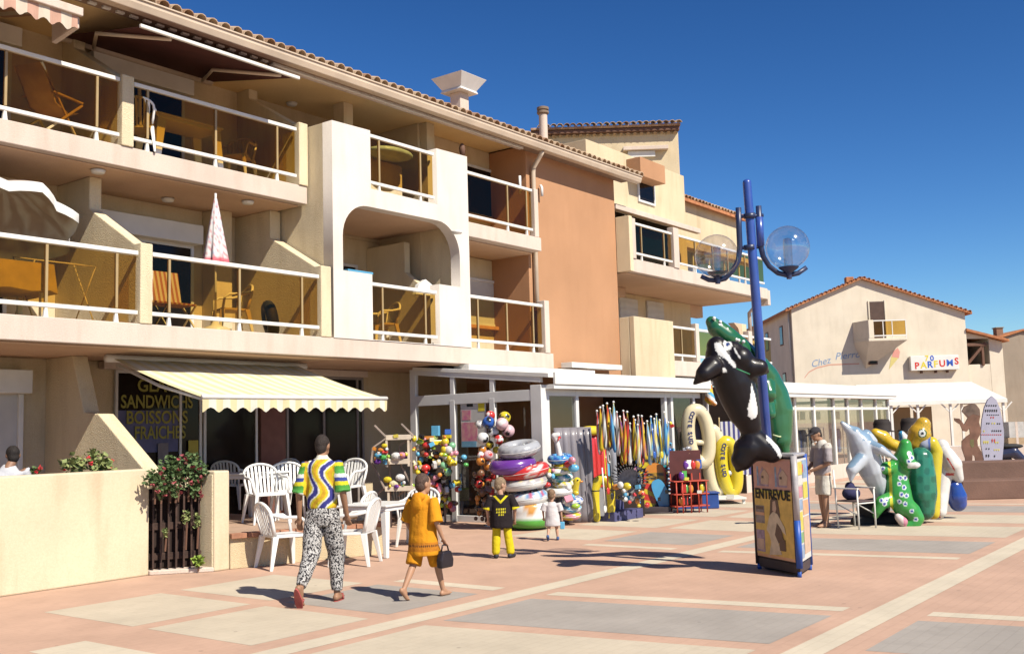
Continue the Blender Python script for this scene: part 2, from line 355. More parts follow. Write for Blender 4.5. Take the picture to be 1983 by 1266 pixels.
# back walls, one per storey
pbox('back_wall', CREAM, XL, 22.0, 15.3, 15.6, 0, 3.0)
pbox('back_wall', CREAM, XL, 18.4, 15.3, 15.6, 3.0, 5.75)
pbox('back_wall', CREAM, XL, 18.4, 15.3, 15.6, 5.75, 8.3)
pbox('end_wall', CREAM, XL-.25, XL, 13.0, 20, 0, 8.1)
# partitions: full height at the back, slanting down to a post at the balcony edge
def partition(x, w, yf, z0, ztop, ys, zs, zf, m=ROUGHW):
    poly = [(yf, z0), (15.3, z0), (15.3, ztop), (ys, ztop), (ys, zs), (yf+.16, zf), (yf, zf)]
    part('partition_wall', m, lambda q: q.prism([(a, b) for a, b in poly], 'x', x, x+w), bevel=.015)
for x in (5.0-.02, 8.38):
    partition(x, .2, 12.985, 3.36, 5.74, 14.35, 5.23, 4.53)
    partition(x+.05, .2, 13.57, 6.09, 8.14, 14.95, 7.93, 7.18)
partition(11.82, .23, 12.985, 3.36, 5.74, 14.3, 5.23, 4.58)
partition(11.87, .2, 13.57, 6.09, 8.14, 14.95, 7.95, 7.22)
part('partition_wall', ROUGHW, lambda q: q.prism([(12.0, 0), (15.3, 0), (15.3, 3.0), (14.55, 3.0), (14.2, 2.14), (13.82, 2.1), (12.55, 1.22), (12.0, 1.2)], 'x', 8.25, 8.5), bevel=.015)
# the white projecting bay with its arch
def arc(cx, cz, r, a0, a1, n=9): return [(cx+r*math.cos(R(a0+(a1-a0)*i/n)), cz+r*math.sin(R(a0+(a1-a0)*i/n))) for i in range(n+1)]
outer = [(12.1,3.36),(13.05,3.36),(13.05,3.362),(14.86,3.362),(14.86,3.36),(15.8,3.36),(15.8,7.26),(14.86,7.24),(14.86,6.12),(13.04,6.12),(13.04,7.2),(12.1,7.18)]
hole = [(13.04,3.375),(14.86,3.375),(14.86,4.55),(15.5,4.55)] + arc(14.86,5.16,.64,0,90) + arc(12.95,5.16,.62,90,180) + [(12.33,4.55),(13.04,4.55)]
bm_ = plate_mesh(outer, [hole], .24, 'arched_bay_wall'); bm_.materials.append(BAYW)
inst('arched_bay_wall', bm_, apt, Vector((0, 12.985, 0))-apt.location)
pbox('bay_return_wall', ROUGHW, 12.1, 12.32, 13.226, 15.3, 3.36, 7.18)
pbox('bay_return_wall', ROUGHW, 15.56, 15.8, 13.226, 14.1, 3.36, 7.24)
pbox('bay_return_wall', CREAM, 15.56, 15.8, 14.1, 15.3, 3.36, 8.14)
partition(15.2, .16, 13.4, 3.36, 5.59, 14.2, 4.95, 4.5)
# upper pillars carrying the eaves, with the front of the recessed loggia
pbox('pillar', CREAM, 13.55, 13.8, 14.2, 14.5, 6.08, 8.14); pbox('pillar', CREAM, 15.62, 15.86, 13.9, 14.1, 7.24, 8.14)
# orange stair tower
pbox('stair_tower_wall', ORANGE, 18.4, 22.2, 13.4, 18.0, 0, 8.12)
# eaves, gutter, roof
pbox('ceiling', CEIL, XL, 18.4, 13.35, 15.4, 8.14, 8.22)
pbox('eaves_soffit', mat('eaves_brown', (.30,.20,.14), .85), XL, 22.6, 13.06, 13.42, 7.99, 8.05)
part('gutter', GUT, lambda q: q.prism([(12.92,7.93),(13.07,7.93),(13.07,8.09),(12.88,8.09),(12.88,8.02)], 'x', XL-.2, 22.75), bevel=.01)
part('gutter_lip', GUT, lambda q: q.box(XL-.2, 22.75, 12.855, 12.88, 8.075, 8.10), bevel=.004)
vm = MB().box(-.06, .06, -.03, .03, -.014, .014).mesh('vent_slot'); vm.materials.append(WHITE)
x = XL
while x < 17.9:
    inst('vent_slot', vm, apt, Vector((x, 13.27, 7.972))-apt.location); x += .222
roof = part('roof', TILE, lambda q: q.prism([(13.0,8.115),(18.5,9.7),(24,8.25),(13.42,8.23)], 'x', XL-.2, 22.75), bevel=0)
def tile_mesh(r=.10, L=.46, m=TILE2, name='roof_tile'):
    q = MB(); n = 7; v = []; f = []
    for i, (yy, rr, dz) in enumerate(((0, r, 0), (L, r*.82, .012))):
        for rad in (rr, rr-.014):
            for j in range(n): t = math.pi*j/(n-1); v.append((rad*math.cos(t), yy, rad*math.sin(t)*.9+dz))
    for j in range(n-1):
        f += [(j, j+1, 2*n+j+1, 2*n+j), (n+j+1, n+j, 3*n+j, 3*n+j+1), (j+1, j, n+j, n+j+1), (2*n+j, 2*n+j+1, 3*n+j+1, 3*n+j)]
    q.add(v, f); me = q.mesh(name); me.materials.append(m); return me
def tile_row(parent, p0, p1, up, meshes, step=.2, rows=2, pitch=R(17)):
    """cover tiles side by side along an eave from p0 to p1; up = level direction up the slope"""
    p0 = Vector(p0); p1 = Vector(p1); d = p1-p0; n = int(d.length/step); a = math.atan2(up[1], up[0])-math.pi/2
    o = root_loc(parent)
    for k in range(rows):
        for i in range(n+1):
            p = p0 + d*(i/n) + Vector((up[0], up[1], math.tan(pitch)))*(.36*k)
            p += Vector((random.uniform(-.008,.008), random.uniform(-.012,.012), random.uniform(-.004,.006)))
            inst('roof_tile', random.choice(meshes), parent, p-o, (pitch, 0, a+random.uniform(-.02,.02)))
TM = [tile_mesh(m=TILE2), tile_mesh(m=TILE), tile_mesh(m=TILE2)]
tile_row(roof, (XL, 12.90, 8.125), (22.75, 12.90, 8.125), (0,1), TM, .222, 2, R(16.2))
# railings
POSTM = mat('bronze_post', (0.42, 0.30, 0.14), 0.4, 0.05, 4, spec=0.5)
def railing(x0, x1, Y, zb, zt, posts, parent=None, split=True):
    par = parent or apt
    rl = part('balcony_railing', WHITE, lambda q: (q.box(x0, x1, Y, Y+.07, zt-.062, zt), q.box(x0, x1, Y+.005, Y+.06, zb+.13, zb+.187)), bevel=.008, parent=par)
    for p in posts:
        part('post', POSTM, lambda q: q.box(p-.018, p+.018, Y+.01, Y+.05, zb+.2, zt-.075), bevel=0, parent=rl)
        part('rail_foot', WHITE, lambda q: q.prism([(p-.035, zb), (p+.035, zb), (p+.018, zb+.13), (p-.018, zb+.13)], 'y', Y+.015, Y+.05), bevel=0, parent=rl)
    e = [x0+.01]+list(posts)+[x1-.01]
    for a, b in zip(e[:-1], e[1:]):
        part('glass_pane', SMOKED, lambda q: q.box(a+.02, b-.02, Y+.025, Y+.033, zb+.2, zt-.075), bevel=0, parent=rl)
    return rl
def xs(Y, *pp): return [PY(x, y, Y).x for x, y in pp]
railing(5.2, 8.37, 13.02, 3.36, 4.41, [5.9]+xs(13.0,(93,540),(229,550)))
railing(8.6, 11.81, 13.02, 3.36, 4.42, xs(13.0,(331,560),(467,575),(588,590)))
railing(13.06, 14.84, 13.03, 3.36, 4.42, xs(13.0,(745,610),(828,620)))
railing(15.82, 18.36, 13.03, 3.36, 4.44, xs(13.0,(930,640),(986,640),(1037,650)))
railing(5.24, 8.42, 13.61, 6.09, 7.13, [5.6]+xs(13.6,(13,170),(190,205)))
railing(8.65, 11.85, 13.61, 6.09, 7.12, xs(13.6,(288,230),(420,262),(539,292)))
railing(13.06, 14.84, 13.03, 6.1, 7.16, xs(13.0,(738,320),(818,345)))
railing(15.82, 18.2, 13.1, 5.94, 7.02, xs(13.1,(985,420),(1022,430)))
part('end_post', PALE, lambda q: q.box(18.37, 18.55, 12.985, 13.2, 3.36, 4.53)); part('end_post', PALE, lambda q: q.box(18.21, 18.36, 13.06, 13.22, 5.94, 7.03))
part('end_panel', SMOKED, lambda q: q.box(18.44, 18.45, 13.2, 13.4, 3.5, 4.4), bevel=0)
# windows and shutters on the back walls
def window(par, x0, x1, Y, z0, z1, mull=(), box=0.0, fm=WALU, glass=DARKG, fr=.06, name='window'):
    w = part(name, fm, lambda q: ([q.box(a, b, Y-.05, Y-.002, z0, z1) for a, b in ((x0, x0+fr), (x1-fr, x1))], q.box(x0+fr, x1-fr, Y-.047, Y-.002, z1-fr, z1), q.box(x0+fr, x1-fr, Y-.047, Y-.002, z0, z0+fr), [q.box(m_-fr/2, m_+fr/2, Y-.049, Y-.002, z0+fr, z1-fr) for m_ in mull]), bevel=.004, parent=par)
    e = [x0+fr]+[v for m_ in mull for v in (m_-fr/2, m_+fr/2)]+[x1-fr]
    for a, b in zip(e[0::2], e[1::2]): part('pane', glass, lambda q: q.box(a, b, Y-.025, Y-.015, z0+fr, z1-fr), bevel=0, parent=w)
    if box: part('shutter_box', WHITE, lambda q: q.box(x0-.06, x1+.06, Y-.24, Y, z1, z1+box), parent=w)
    return w
window(apt, 5.4, 7.6, 15.3, 6.12, 7.75, (6.5,), .3)
window(apt, 8.9, 10.7, 15.3, 6.12, 7.75, (9.8,), .3)
window(apt, 5.3, 7.6, 15.3, 3.38, 5.15, (6.4,), .3)
window(apt, 8.9, 10.9, 15.3, 3.38, 5.1, (9.9,), .34)
pbox('pillar', CREAM, 11.1, 11.45, 14.9, 15.3, 3.36, 5.74)
window(apt, 13.0, 14.8, 15.3, 6.1, 7.75, (13.9,)); window(apt, 13.3, 14.9, 15.3, 3.38, 5.2, (14.1,))
# right hand balconies: a wall further forward with a window over an orange sill
pbox('bay_wall', CREAM, 15.82, 18.4, 14.45, 15.3, 3.36, 5.59); pbox('bay_wall', CREAM, 15.82, 18.4, 14.45, 15.3, 5.95, 8.14)
a = PY(905, 315, 14.45); b = PY(968, 388, 14.45)
w_ = window(apt, a.x-.35, b.x, 14.45, 6.55, 7.72); part('sill', mat('orange_sill', (.62,.30,.10), .7), lambda q: q.box(a.x-.45, b.x+.12, 14.3, 14.45, 6.46, 6.55), parent=w_)
b = PY(975, 600, 14.45)
w_ = window(apt, 16.0, b.x, 14.45, 4.05, 5.12, glass=SHUT); part('sill', MATS['orange_sill'], lambda q: q.box(15.9, b.x+.1, 14.3, 14.45, 3.97, 4.05), parent=w_)
for i in range(5): part('security_bar', WHITE, lambda q: q.box(16.15+i*.28, 16.17+i*.28, 14.36, 14.38, 4.1, 5.1), bevel=0, parent=w_)
# downpipes
def pipe(name, m, pts, r=.045, parent=None, n=10): return part(name, m, lambda q: q.tube(pts, r, n), True, 0, parent)
pipe('downpipe', GUT, [(18.5,13.0,7.93),(18.5,13.05,7.85),(18.56,13.3,7.62),(18.56,13.32,7.5),(18.56,13.33,3.1)], .055)
pipe('downpipe', WALU, [(18.85,13.3,7.0),(18.85,13.3,7.2),(18.86,13.34,7.26)], .035); pipe('vent_pipe', WALU, [(17.95,13.25,6.9),(17.95,13.25,7.3)], .03)
part('porch_lamp', BROWN, lambda q: q.lathe([(.001,-.14),(.05,-.12),(.07,.02),(.05,.1),(.001,.14)], PY(895,290,13.3), 10), True, 0)
for x, y, z in ((565,200,8.13),(790,262,8.13),(325,385,5.73),(480,390,5.73),(190,330,5.73),(885,448,5.59)):
    p = GP(x, y, z); part('ceiling_light', WHITE, lambda q: q.lathe([(.001,-.05),(.09,-.045),(.11,0)], p, 14), True, 0)
# chimneys and roof cowl
cw = MB(); c0 = PD(890, 205, 24.0)
def rq(q, c, w0, w1, z0, z1, a=R(45)):
    v = []
    for w, z in ((w0, z0), (w1, z1)):
        for i in range(4): t = a+math.pi/2*i; v.append((c.x+w*math.cos(t), c.y+w*math.sin(t), z))
    q.add(v, [(3,2,1,0),(4,5,6,7)]+[(i,(i+1)%4,4+(i+1)%4,4+i) for i in range(4)])
zc = PD(893, 175, 24).z
ck = part('chimney_cowl', WALU, lambda q: (rq(q, c0, .40, .66, zc-.02, zc+.27), rq(q, c0, .45, .42, zc-.08, zc-.02)), bevel=.01)
part('cap', WHITE, lambda q: q.lathe([(.36,zc+.272),(.26,zc+.38),(.001,zc+.5)], c0, 4, rotz(0)), False, 0, ck)
part('shaft', PALE, lambda q: rq(q, c0, .22, .22, zc-1.6, zc-.08), parent=ck)
c1 = PD(1052, 240, 25.5); zt = PD(1052, 222, 25.5).z
ch = part('chimney', PALE, lambda q: q.lathe([(.105,zt-1.2),(.105,zt)], c1-Vector((0,0,c1.z)), 14), 'auto', 0)
part('pot', mat('sooty_clay', (.25,.18,.13), .9), lambda q: q.lathe([(.12,zt),(.15,zt+.03),(.15,zt+.08),(.11,zt+.10),(.15,zt+.12),(.15,zt+.18),(.1,zt+.2)], c1-Vector((0,0,c1.z)), 14), 'auto', 0, ch)
# raised rear roofs seen over the eaves
r2 = part('rear_roof', TILE, lambda q: q.prism([(15.6,8.55),(15.6,9.25),(19.0,10.1),(19.0,8.9)], 'x', 18.2, 22.3), bevel=0)
tile_row(r2, (18.2, 15.5, 9.27), (22.4, 15.5, 9.27), (0,1), TM, .21, 2, R(14))
part('rear_gutter', GUT, lambda q: q.box(18.2, 22.4, 15.42, 15.56, 9.1, 9.24), parent=None)
# retractable awnings on the top floor
DARKRED = mat('dark_red_canvas', (.085,.022,.017), .85, .1, 3)
aw = thing('retractable_awning', 'dark red canvas awning opened under the tiled eaves', 'awning', (9.5, 13.2, 7.8))
f0 = PY(277,52,12.75); f1 = PY(575,141,12.75); zb_ = 8.08
part('canvas', DARKRED, lambda q: q.add([(f0.x,12.78,f0.z),(f1.x,12.78,f0.z),(f1.x,15.0,zb_),(f0.x,15.0,zb_),(f0.x,12.78,f0.z+.01),(f1.x,12.78,f0.z+.01),(f1.x,15.0,zb_+.01),(f0.x,15.0,zb_+.01)], [(0,1,2,3),(7,6,5,4),(0,4,5,1),(1,5,6,2),(2,6,7,3),(3,7,4,0)]), parent=aw, bevel=0)
part('front_bar', WHITE, lambda q: q.beam((f0.x-.05,12.75,f0.z), (f1.x+.05,12.75,f0.z), .05, .055), parent=aw)
for xa in (f0.x+.5, f1.x-.3):
    part('folding_arm', GUT, lambda q: q.tube([(xa, 12.8, f0.z-.03), (xa-.6, 13.8, (f0.z+zb_)/2-.08), (xa, 14.9, zb_-.08)], .03, 8), True, parent=aw, bevel=0)
part('roller', PALE, lambda q: q.tube([(f0.x,15.05,zb_+.0),(f1.x,15.05,zb_+.0)], .06, 10), True, parent=aw, bevel=0)
STRIPEP = mat('pink_striped_canvas', (.62,.45,.36), .9)
def stripes(name, c1, c2, scale, axis='X', rough=.9, thr=.5):
    if name in MATS: return MATS[name]
    M = mat(name, c1, rough); c1 = tuple(c*ALB for c in c1); c2 = tuple(c*ALB for c in c2); n = M.node_tree; tc = [k for k in n.nodes if k.type == 'TEX_COORD'][0]; mx = [k for k in n.nodes if k.type == 'MIX'][0]
    s = n.nodes.new('ShaderNodeSeparateXYZ'); n.links.new(tc.outputs['Object'], s.inputs[0])
    a = n.nodes.new('ShaderNodeMath'); a.operation = 'MULTIPLY'; a.inputs[1].default_value = scale; n.links.new(s.outputs[axis], a.inputs[0])
    fr = n.nodes.new('ShaderNodeMath'); fr.operation = 'FRACT'; n.links.new(a.outputs[0], fr.inputs[0])
    gt = n.nodes.new('ShaderNodeMath'); gt.operation = 'GREATER_THAN'; gt.inputs[1].default_value = thr; n.links.new(fr.outputs[0], gt.inputs[0])
    m2 = n.nodes.new('ShaderNodeMix'); m2.data_type = 'RGBA'; m2.inputs[6].default_value = (*c1,1); m2.inputs[7].default_value = (*c2,1); n.links.new(gt.outputs[0], m2.inputs[0])
    m3 = n.nodes.new('ShaderNodeMix'); m3.data_type = 'RGBA'; m3.blend_type = 'MULTIPLY'; m3.inputs[0].default_value = .25
    n.links.new(m2.outputs[2], m3.inputs[6]); n.links.new([k for k in n.nodes if k.type == 'TEX_NOISE'][0].outputs[0], m3.inputs[7]); n.links.new(m3.outputs[2], n.nodes['Principled BSDF'].inputs['Base Color'])
    return M
STR1 = stripes('faded_pink_stripe', (.70,.60,.48), (.60,.36,.27), 3.2)
aw2 = thing('retractable_awning', 'faded pink striped awning with cream front bar on the top floor', 'awning', (6.8, 13.0, 7.7))
g1 = PY(150,45,12.95)
def valance(q, x0, x1, Y, zt, h, n=16, per=.22, dy=0.0):
    k = int((x1-x0)/(per/6)); v = []; f = []
    for i in range(k+1):
        x = x0+(x1-x0)*i/k; zz = zt-h-.035*math.cos(2*math.pi*(x-x0)/per); w = .012*math.sin(2*math.pi*(x-x0)/(per*1.0))
        v += [(x, Y+dy, zt), (x, Y+w, zz)]
    for i in range(k): f.append((2*i, 2*i+1, 2*i+3, 2*i+2))
    q.add(v, f)
part('valance', STR1, lambda q: valance(q, 5.0, g1.x, 12.95, g1.z+.1, .2), parent=aw2, bevel=0)
part('front_bar', PALE, lambda q: q.beam((4.8,12.93,g1.z+.16), (g1.x+.06,12.93,g1.z+.16), .06, .12), parent=aw2)
part('canvas', STR1, lambda q: q.quad((5.0,12.97,g1.z+.15),(g1.x,12.97,g1.z+.15),(g1.x,15.0,8.1),(5.0,15.0,8.1)), parent=aw2, bevel=0)
part('side_arm', PALE, lambda q: q.prism([(13.0,g1.z-.05),(13.6,g1.z-.12),(13.6,g1.z+.18),(13.0,g1.z+.12)], 'x', g1.x-.02, g1.x+.06), parent=aw2)
cs = thing('awning_cassette', 'long cream closed awning roller fixed under the eaves', 'awning', (14.5, 13.4, 7.7))
h0 = PY(522,147,13.35); h1 = PY(1006,268,13.35)
part('roller', PALE, lambda q: q.tube([(h0.x,13.35,(h0.z+h1.z)/2),(h1.x,13.35,(h0.z+h1.z)/2)], .055, 12), True, 0, cs)
part('front_bar', WHITE, lambda q: q.box(h0.x, h1.x, 13.24, 13.29, (h0.z+h1.z)/2-.05, (h0.z+h1.z)/2+.03), parent=cs)
for i in range(7): xx = h0.x+.3+(h1.x-h0.x-.6)*i/6; part('bracket', WHITE, lambda q: q.box(xx-.03, xx+.03, 13.3, 13.4, (h0.z+h1.z)/2+.03, 8.14), parent=cs, bevel=0)
# ================================================================== CORNER BUILDING (cream, right of the orange tower)
cb = thing('corner_building', 'cream stepped apartment block with wide corner balconies beside the orange wall', 'building', (26, 13, 0))
def cpart(name, m, mk, smooth=False, bevel=.012, parent=None): return part(name, m, mk, smooth, bevel, parent or cb)
def cbox(name, m, *b, **k): return cpart(name, m, lambda q: q.box(*b), **k)
cbox('ground_wall', CREAM, 22.25, 30.0, 15.0, 15.3, 0, 3.0)
cbox('balcony_slab', PALE, 22.32, 31.0, 13.05, 16.4, 3.02, 3.42)
cbox('balcony_slab', PALE, 22.36, 30.75, 13.03, 16.4, 5.60, 5.94)
cbox('slab_nose', PALE, 30.75, 30.95, 13.03, 13.4, 5.42, 5.9)
cbox('soffit', PINKISH, 22.3, 30.6, 13.2, 16.3, 5.565, 5.597)
cbox('parapet', ROUGHW, 22.2, 22.34, 13.12, 13.4, 2.93, 4.44); cbox('parapet', CREAM, 22.2, 24.25, 12.97, 13.11, 2.93, 4.45)
cbox('parapet', ROUGHW, 22.2, 22.36, 13.0, 13.4, 5.6, 7.02)
cbox('corner_post', PALE, 22.36, 22.52, 13.0, 13.14, 5.94, 6.98)
cbox('corner_post', PALE, 24.55, 24.85, 13.0, 13.2, 5.94, 7.05); cbox('corner_post', PALE, 25.7, 25.9, 13.05, 13.2, 3.42, 4.5); cbox('corner_post', PALE, 29.2, 29.45, 13.05, 13.25, 3.42, 4.5)
railing(24.27, 25.68, 13.06, 3.42, 4.36, [24.9], cb); railing(25.92, 29.18, 13.06, 3.42, 4.36, [27.0,28.1], cb); railing(29.47, 30.9, 13.06, 3.42, 4.36, [30.2], cb)
railing(22.54, 24.53, 13.04, 5.94, 6.9, [22.9, 24.1], cb); railing(24.87, 30.6, 13.04, 5.94, 6.9, [25.9,27.0,28.0,29.2], cb)
x1 = PY(1338, 620, 15.2).x
cbox('back_wall', CREAM, 22.2, x1, 15.2, 16.2, 3.42, 5.56)
cbox('lintel_beam', PINKISH, 22.35, 24.6, 14.6, 14.9, 5.30, 5.56); cbox('lintel_beam', PINKISH, x1, 30.5, 15.2, 15.45, 5.18, 5.56)
xe = PY(1440, 640, 15.2).x
cbox('corner_column', CREAM, xe-.15, xe+.25, 15.2, 15.45, 3.42, 5.18)
cpart('corner_bracket', PINKISH, lambda q: q.prism([(xe-.15,5.18),(xe-.75,5.18),(xe-.4,5.0),(xe-.15,4.5)], 'y', 15.21, 15.44))
for a, b in (((1196,575),(1233,617)), ((1250,582),(1283,617))):
    A_ = PY(*a, 15.2); B_ = PY(*b, 15.2); sh_ = cbox('roller_shutter', SHUT, A_.x, B_.x, 15.14, 15.2, 3.6, A_.z)
    for i in range(9): z_ = 3.7+i*(A_.z-3.75)/9; cpart('shutter_slat', SHUT, lambda q: q.box(A_.x+.02, B_.x-.02, 15.125, 15.14, z_, z_+.1), bevel=.01, parent=sh_)
# upper storey
YT = 14.2
xr = PY(1326, 380, YT).x; zt_ = PY(1195, 292, YT).z
cbox('front_wall', CREAM, 22.2, xr, YT, 17.5, 5.94, zt_)
A_ = PY(1197, 392, YT); B_ = PY(1297, 440, YT)
cpw = window(cb, 22.5, B_.x, YT, 5.97, 7.55, (24.0,), glass=DARKG)
cs2 = cbox('awning_cassette', PALE, 22.35, B_.x+.5, YT-.75, YT-.6, 7.28, 7.42)
cpart('awning_arm', WHITE, lambda q: q.beam((22.42,YT-.68,7.3),(22.42,YT,7.62), .05, .06), parent=cs2); cpart('awning_arm', WHITE, lambda q: q.beam((B_.x+.4,YT-.68,7.3),(B_.x+.4,YT,7.62), .05, .06), parent=cs2)
cpart('awning_cloth', WHITE, lambda q: q.quad((22.4,YT-.7,7.43),(B_.x+.45,YT-.7,7.43),(B_.x+.45,YT,7.66),(22.4,YT,7.66)), parent=cs2, bevel=0)
A_ = PY(1240, 312, YT-.45); B_ = PY(1289, 358, YT-.45)
cbox('window_box', ORANGE, A_.x, B_.x, YT-.45, YT-.003, B_.z+.02, B_.z+.55)
A_ = PY(1233, 305, YT); window(cb, A_.x-.05, A_.x+.9, YT, zt_-1.25, zt_-.1, (), glass=DARKG)
# roof storey, turned to face the square
Q = PY(1315, 300, 14.6); TD = Vector((-math.sin(R(36)), math.cos(R(36)), 0)); TN = Vector((-math.cos(R(36)), -math.sin(R(36)), 0))
ztop = PD(1312, 252, depth(Q)).z
def slab_on(name, m, a, b, t0, t1, z0, z1, parent=None):
    """upright slab standing along the turned wall: a..b metres from its right end, t0..t1 metres in front"""
    pts = [Q+TD*a+TN*t0, Q+TD*b+TN*t0, Q+TD*b+TN*t1, Q+TD*a+TN*t1]
    return cpart(name, m, lambda q: q.prism([(p.x, p.y) for p in pts], 'z', z0, z1), parent=parent)
slab_on('attic_wall', CREAM, 0, 4.6, -4, 0, 5.9, ztop+.1)
slab_on('eaves_board', BROWN, -.02, 4.5, 0, .22, ztop-.03, ztop+.08)
tr = slab_on('attic_roof', TILE, -.05, 4.6, -4, .26, ztop+.1, ztop+.17)
e0 = Q+TN*.36+Vector((0,0,ztop+.16-Q.z)); e1 = e0+TD*4.3
tile_row(tr, e0, e1, (-TN.x, -TN.y), TM, .2, 2, R(14))
gen = tile_mesh(.07, .2, TILE2, 'eaves_tile')
for i in range(21): p = Q+TD*(.1+i*.21)+TN*.12; inst('eaves_tile', gen, tr, Vector((p.x, p.y, ztop-.1))-cb.location, (0, 0, math.atan2(TN.y, TN.x)+math.pi/2))
slab_on('awning_cassette', PALE, .35, 1.75, .0, .22, ztop-.62, ztop-.5); slab_on('shutter_box', WHITE, .75, 1.6, .0, .1, ztop-.82, ztop-.63)
# low wing at the right with a glazed loggia
xw0 = xr+.01; xw1 = PY(1428, 420, 14.6).x
zr = PY(1380, 398, 14.3).z
cbox('wing_wall', CREAM, xw0, xw1, 14.6, 17.2, 7.25, zr-.04); cbox('wing_wall', CREAM, xw0, xw1, 16.4, 16.6, 5.94, 7.25)
cbox('wing_fascia', PALE, xw0, xw1+1.0, 14.4, 14.6, 7.12, 7.27)
wr = cpart('wing_roof', TILE3, lambda q: q.prism([(14.35,zr-.02),(17.4,zr+.75),(17.4,zr+.65),(14.35,zr-.12)], 'x', xw0, xw1+.3), bevel=0)
tile_row(wr, (xw0+.1,14.32,zr-.02), (xw1+.3,14.32,zr-.02), (0,1), TM, .22, 1, R(14))
window(cb, xw0, xw1+1.0, 14.62, 5.96, 7.12, [xw0+(xw1+1-xw0)*i/5 for i in range(1,5)], glass=CLEAR)
pipe('downpipe', PALE, [(30.6,13.3,5.5),(30.55,13.6,5.2),(30.55,13.6,3.5)], .06, cb)
cbox('rail_end', WHITE, 30.2, 31.9, 14.0, 14.08, 4.3, 4.4)

# ================================================================== GABLE HOUSE across the square
def local(q): return q
gd = 54.0; gl = PD(1538, 700, gd)
gh = thing('gable_house', 'pale gabled house with corner balcony and painted sign across the square', 'house', (gl.x, gl.y, 0), R(-55))
HP = stucco('house_render', (0.80, 0.715, 0.575), 0.14, 0.25)
def gpart(name, m, mk, parent=None, bevel=.02, smooth=False, root=None):
    q = MB(); mk(q); return q.build(name, m, parent or root or gh, smooth, bevel, world=False)
ppm = FPX/gd
def gx(px_): return (px_-1538)/ppm
def gz(px_, py_): return CAMZ+((832-.0286*(px_-991))-py_)/ppm
zl, zr_, za = gz(1531,598), gz(1868,606), gz(1675,541); xa = gx(1675); wd = gx(1869)
gpart('walls', HP, lambda q: q.prism([(0,0),(wd,0),(wd,zr_),(xa,za),(0,zl)], 'y', 0, 11), bevel=0)
gpart('roof', TILE3, lambda q: (q.prism([(-.35,zl-.15),(xa,za+.01),(xa,za+.14),(-.35,zl-.02)], 'y', -.22, 11.2),), bevel=0)
gpart('roof', TILE3, lambda q: (q.prism([(xa,za+.01),(wd+.3,zr_-.12),(wd+.3,zr_+.01),(xa,za+.14)], 'y', -.22, 11.2),), bevel=0)
tm3 = tile_mesh(.085, .3, TILE3)
for x0_, z0_, n_ in ((-.35, zl-.02, 18), (wd+.3, zr_+.01, 24)):      # tile ends along the verge
    for i in range(n_): t_ = (i+.5)/n_; inst('verge_tile', tm3, gh, (x0_+(xa-x0_)*t_, -.27, z0_+(za+.14-z0_)*t_-.03), (0,0,0))
gpart('ridge_stub', TILE3, lambda q: q.box(xa-.7,xa-.3,.2,.6,za-.1,za+.2))
dr = gpart('balcony_door', mat('dark_brown_wood', (.10,.06,.045), .5, .1, 3), lambda q: q.box(gx(1688),gx(1716),-.03,.01,5.75,gz(1700,584)))
gpart('door_frame', HP, lambda q: (q.box(gx(1685),gx(1688),-.06,-.001,5.75,gz(1700,582)), q.box(gx(1716),gx(1719),-.06,-.001,5.75,gz(1700,582))), parent=dr)
b0, b1 = gx(1670), gx(1742); zf = gz(1700,664)
bal = gpart('balcony', HP, lambda q: q.prism([(b0-.45,-.0),(b0,-1.15),(b1,-1.15),(b1,0)], 'z', zf, zf+.14))
gpart('side_parapet', HP, lambda q: q.prism([(b0-.45,-.001),(b0-.3,-.001),(b0+.12,-1.12),(b0+.02,-1.14)], 'z', zf+.14, zf+1.1), parent=bal)
gpart('front_parapet', HP, lambda q: q.box(b0+.03, gx(1681), -1.15, -1.03, zf+.14, zf+1.1), parent=bal)
for h_ in (1.02, .24): gpart('rail', WHITE, lambda q: q.box(gx(1681), b1, -1.14, -1.08, zf+h_, zf+h_+.06), parent=bal, bevel=0)
for p_ in (gx(1698), gx(1715), b1-.04): gpart('post', WHITE, lambda q: q.box(p_, p_+.04, -1.13, -1.09, zf+.14, zf+1.02), parent=bal, bevel=0)
gpart('glass_pane', SMOKED, lambda q: q.box(gx(1681), b1, -1.115, -1.105, zf+.3, zf+1.02), parent=bal, bevel=0)
gpart('corbel', HP, lambda q: q.add([(b0-.45,-.001,zf),(b0,-1.15,zf),(b1,-1.15,zf),(b1,-.001,zf),(b0+.1,-.002,zf-1.35)], [(0,1,4),(1,2,4),(2,3,4),(0,4,3),(0,3,2,1)]), parent=bal, bevel=0)
sw = gpart('window', BROWN, lambda q: q.box(gx(1677),gx(1694),-.32,-.2,gz(1685,707),gz(1685,679)), bevel=.01); gpart('pane', DARKG, lambda q: q.box(gx(1679),gx(1692),-.33,-.32,gz(1685,705),gz(1685,681)), parent=sw, bevel=0)
for yy, z0, z1 in ((2.2,5.9,7.0),(2.0,3.2,4.4),(6,5.9,7.0),(6,3.2,4.4)):
    w_ = gpart('window', BROWN, lambda q: q.box(-.03,.01,yy,yy+.75,z0,z1)); gpart('pane', DARKG, lambda q: q.box(-.04,-.03,yy+.08,yy+.67,z0+.08,z1-.08), parent=w_, bevel=0)
pq = MB(); pq.tube([(-.08,.3,0),(-.08,.3,zl-.1)], .06, 8); pq.build('downpipe', HP, gh, True, 0, False)
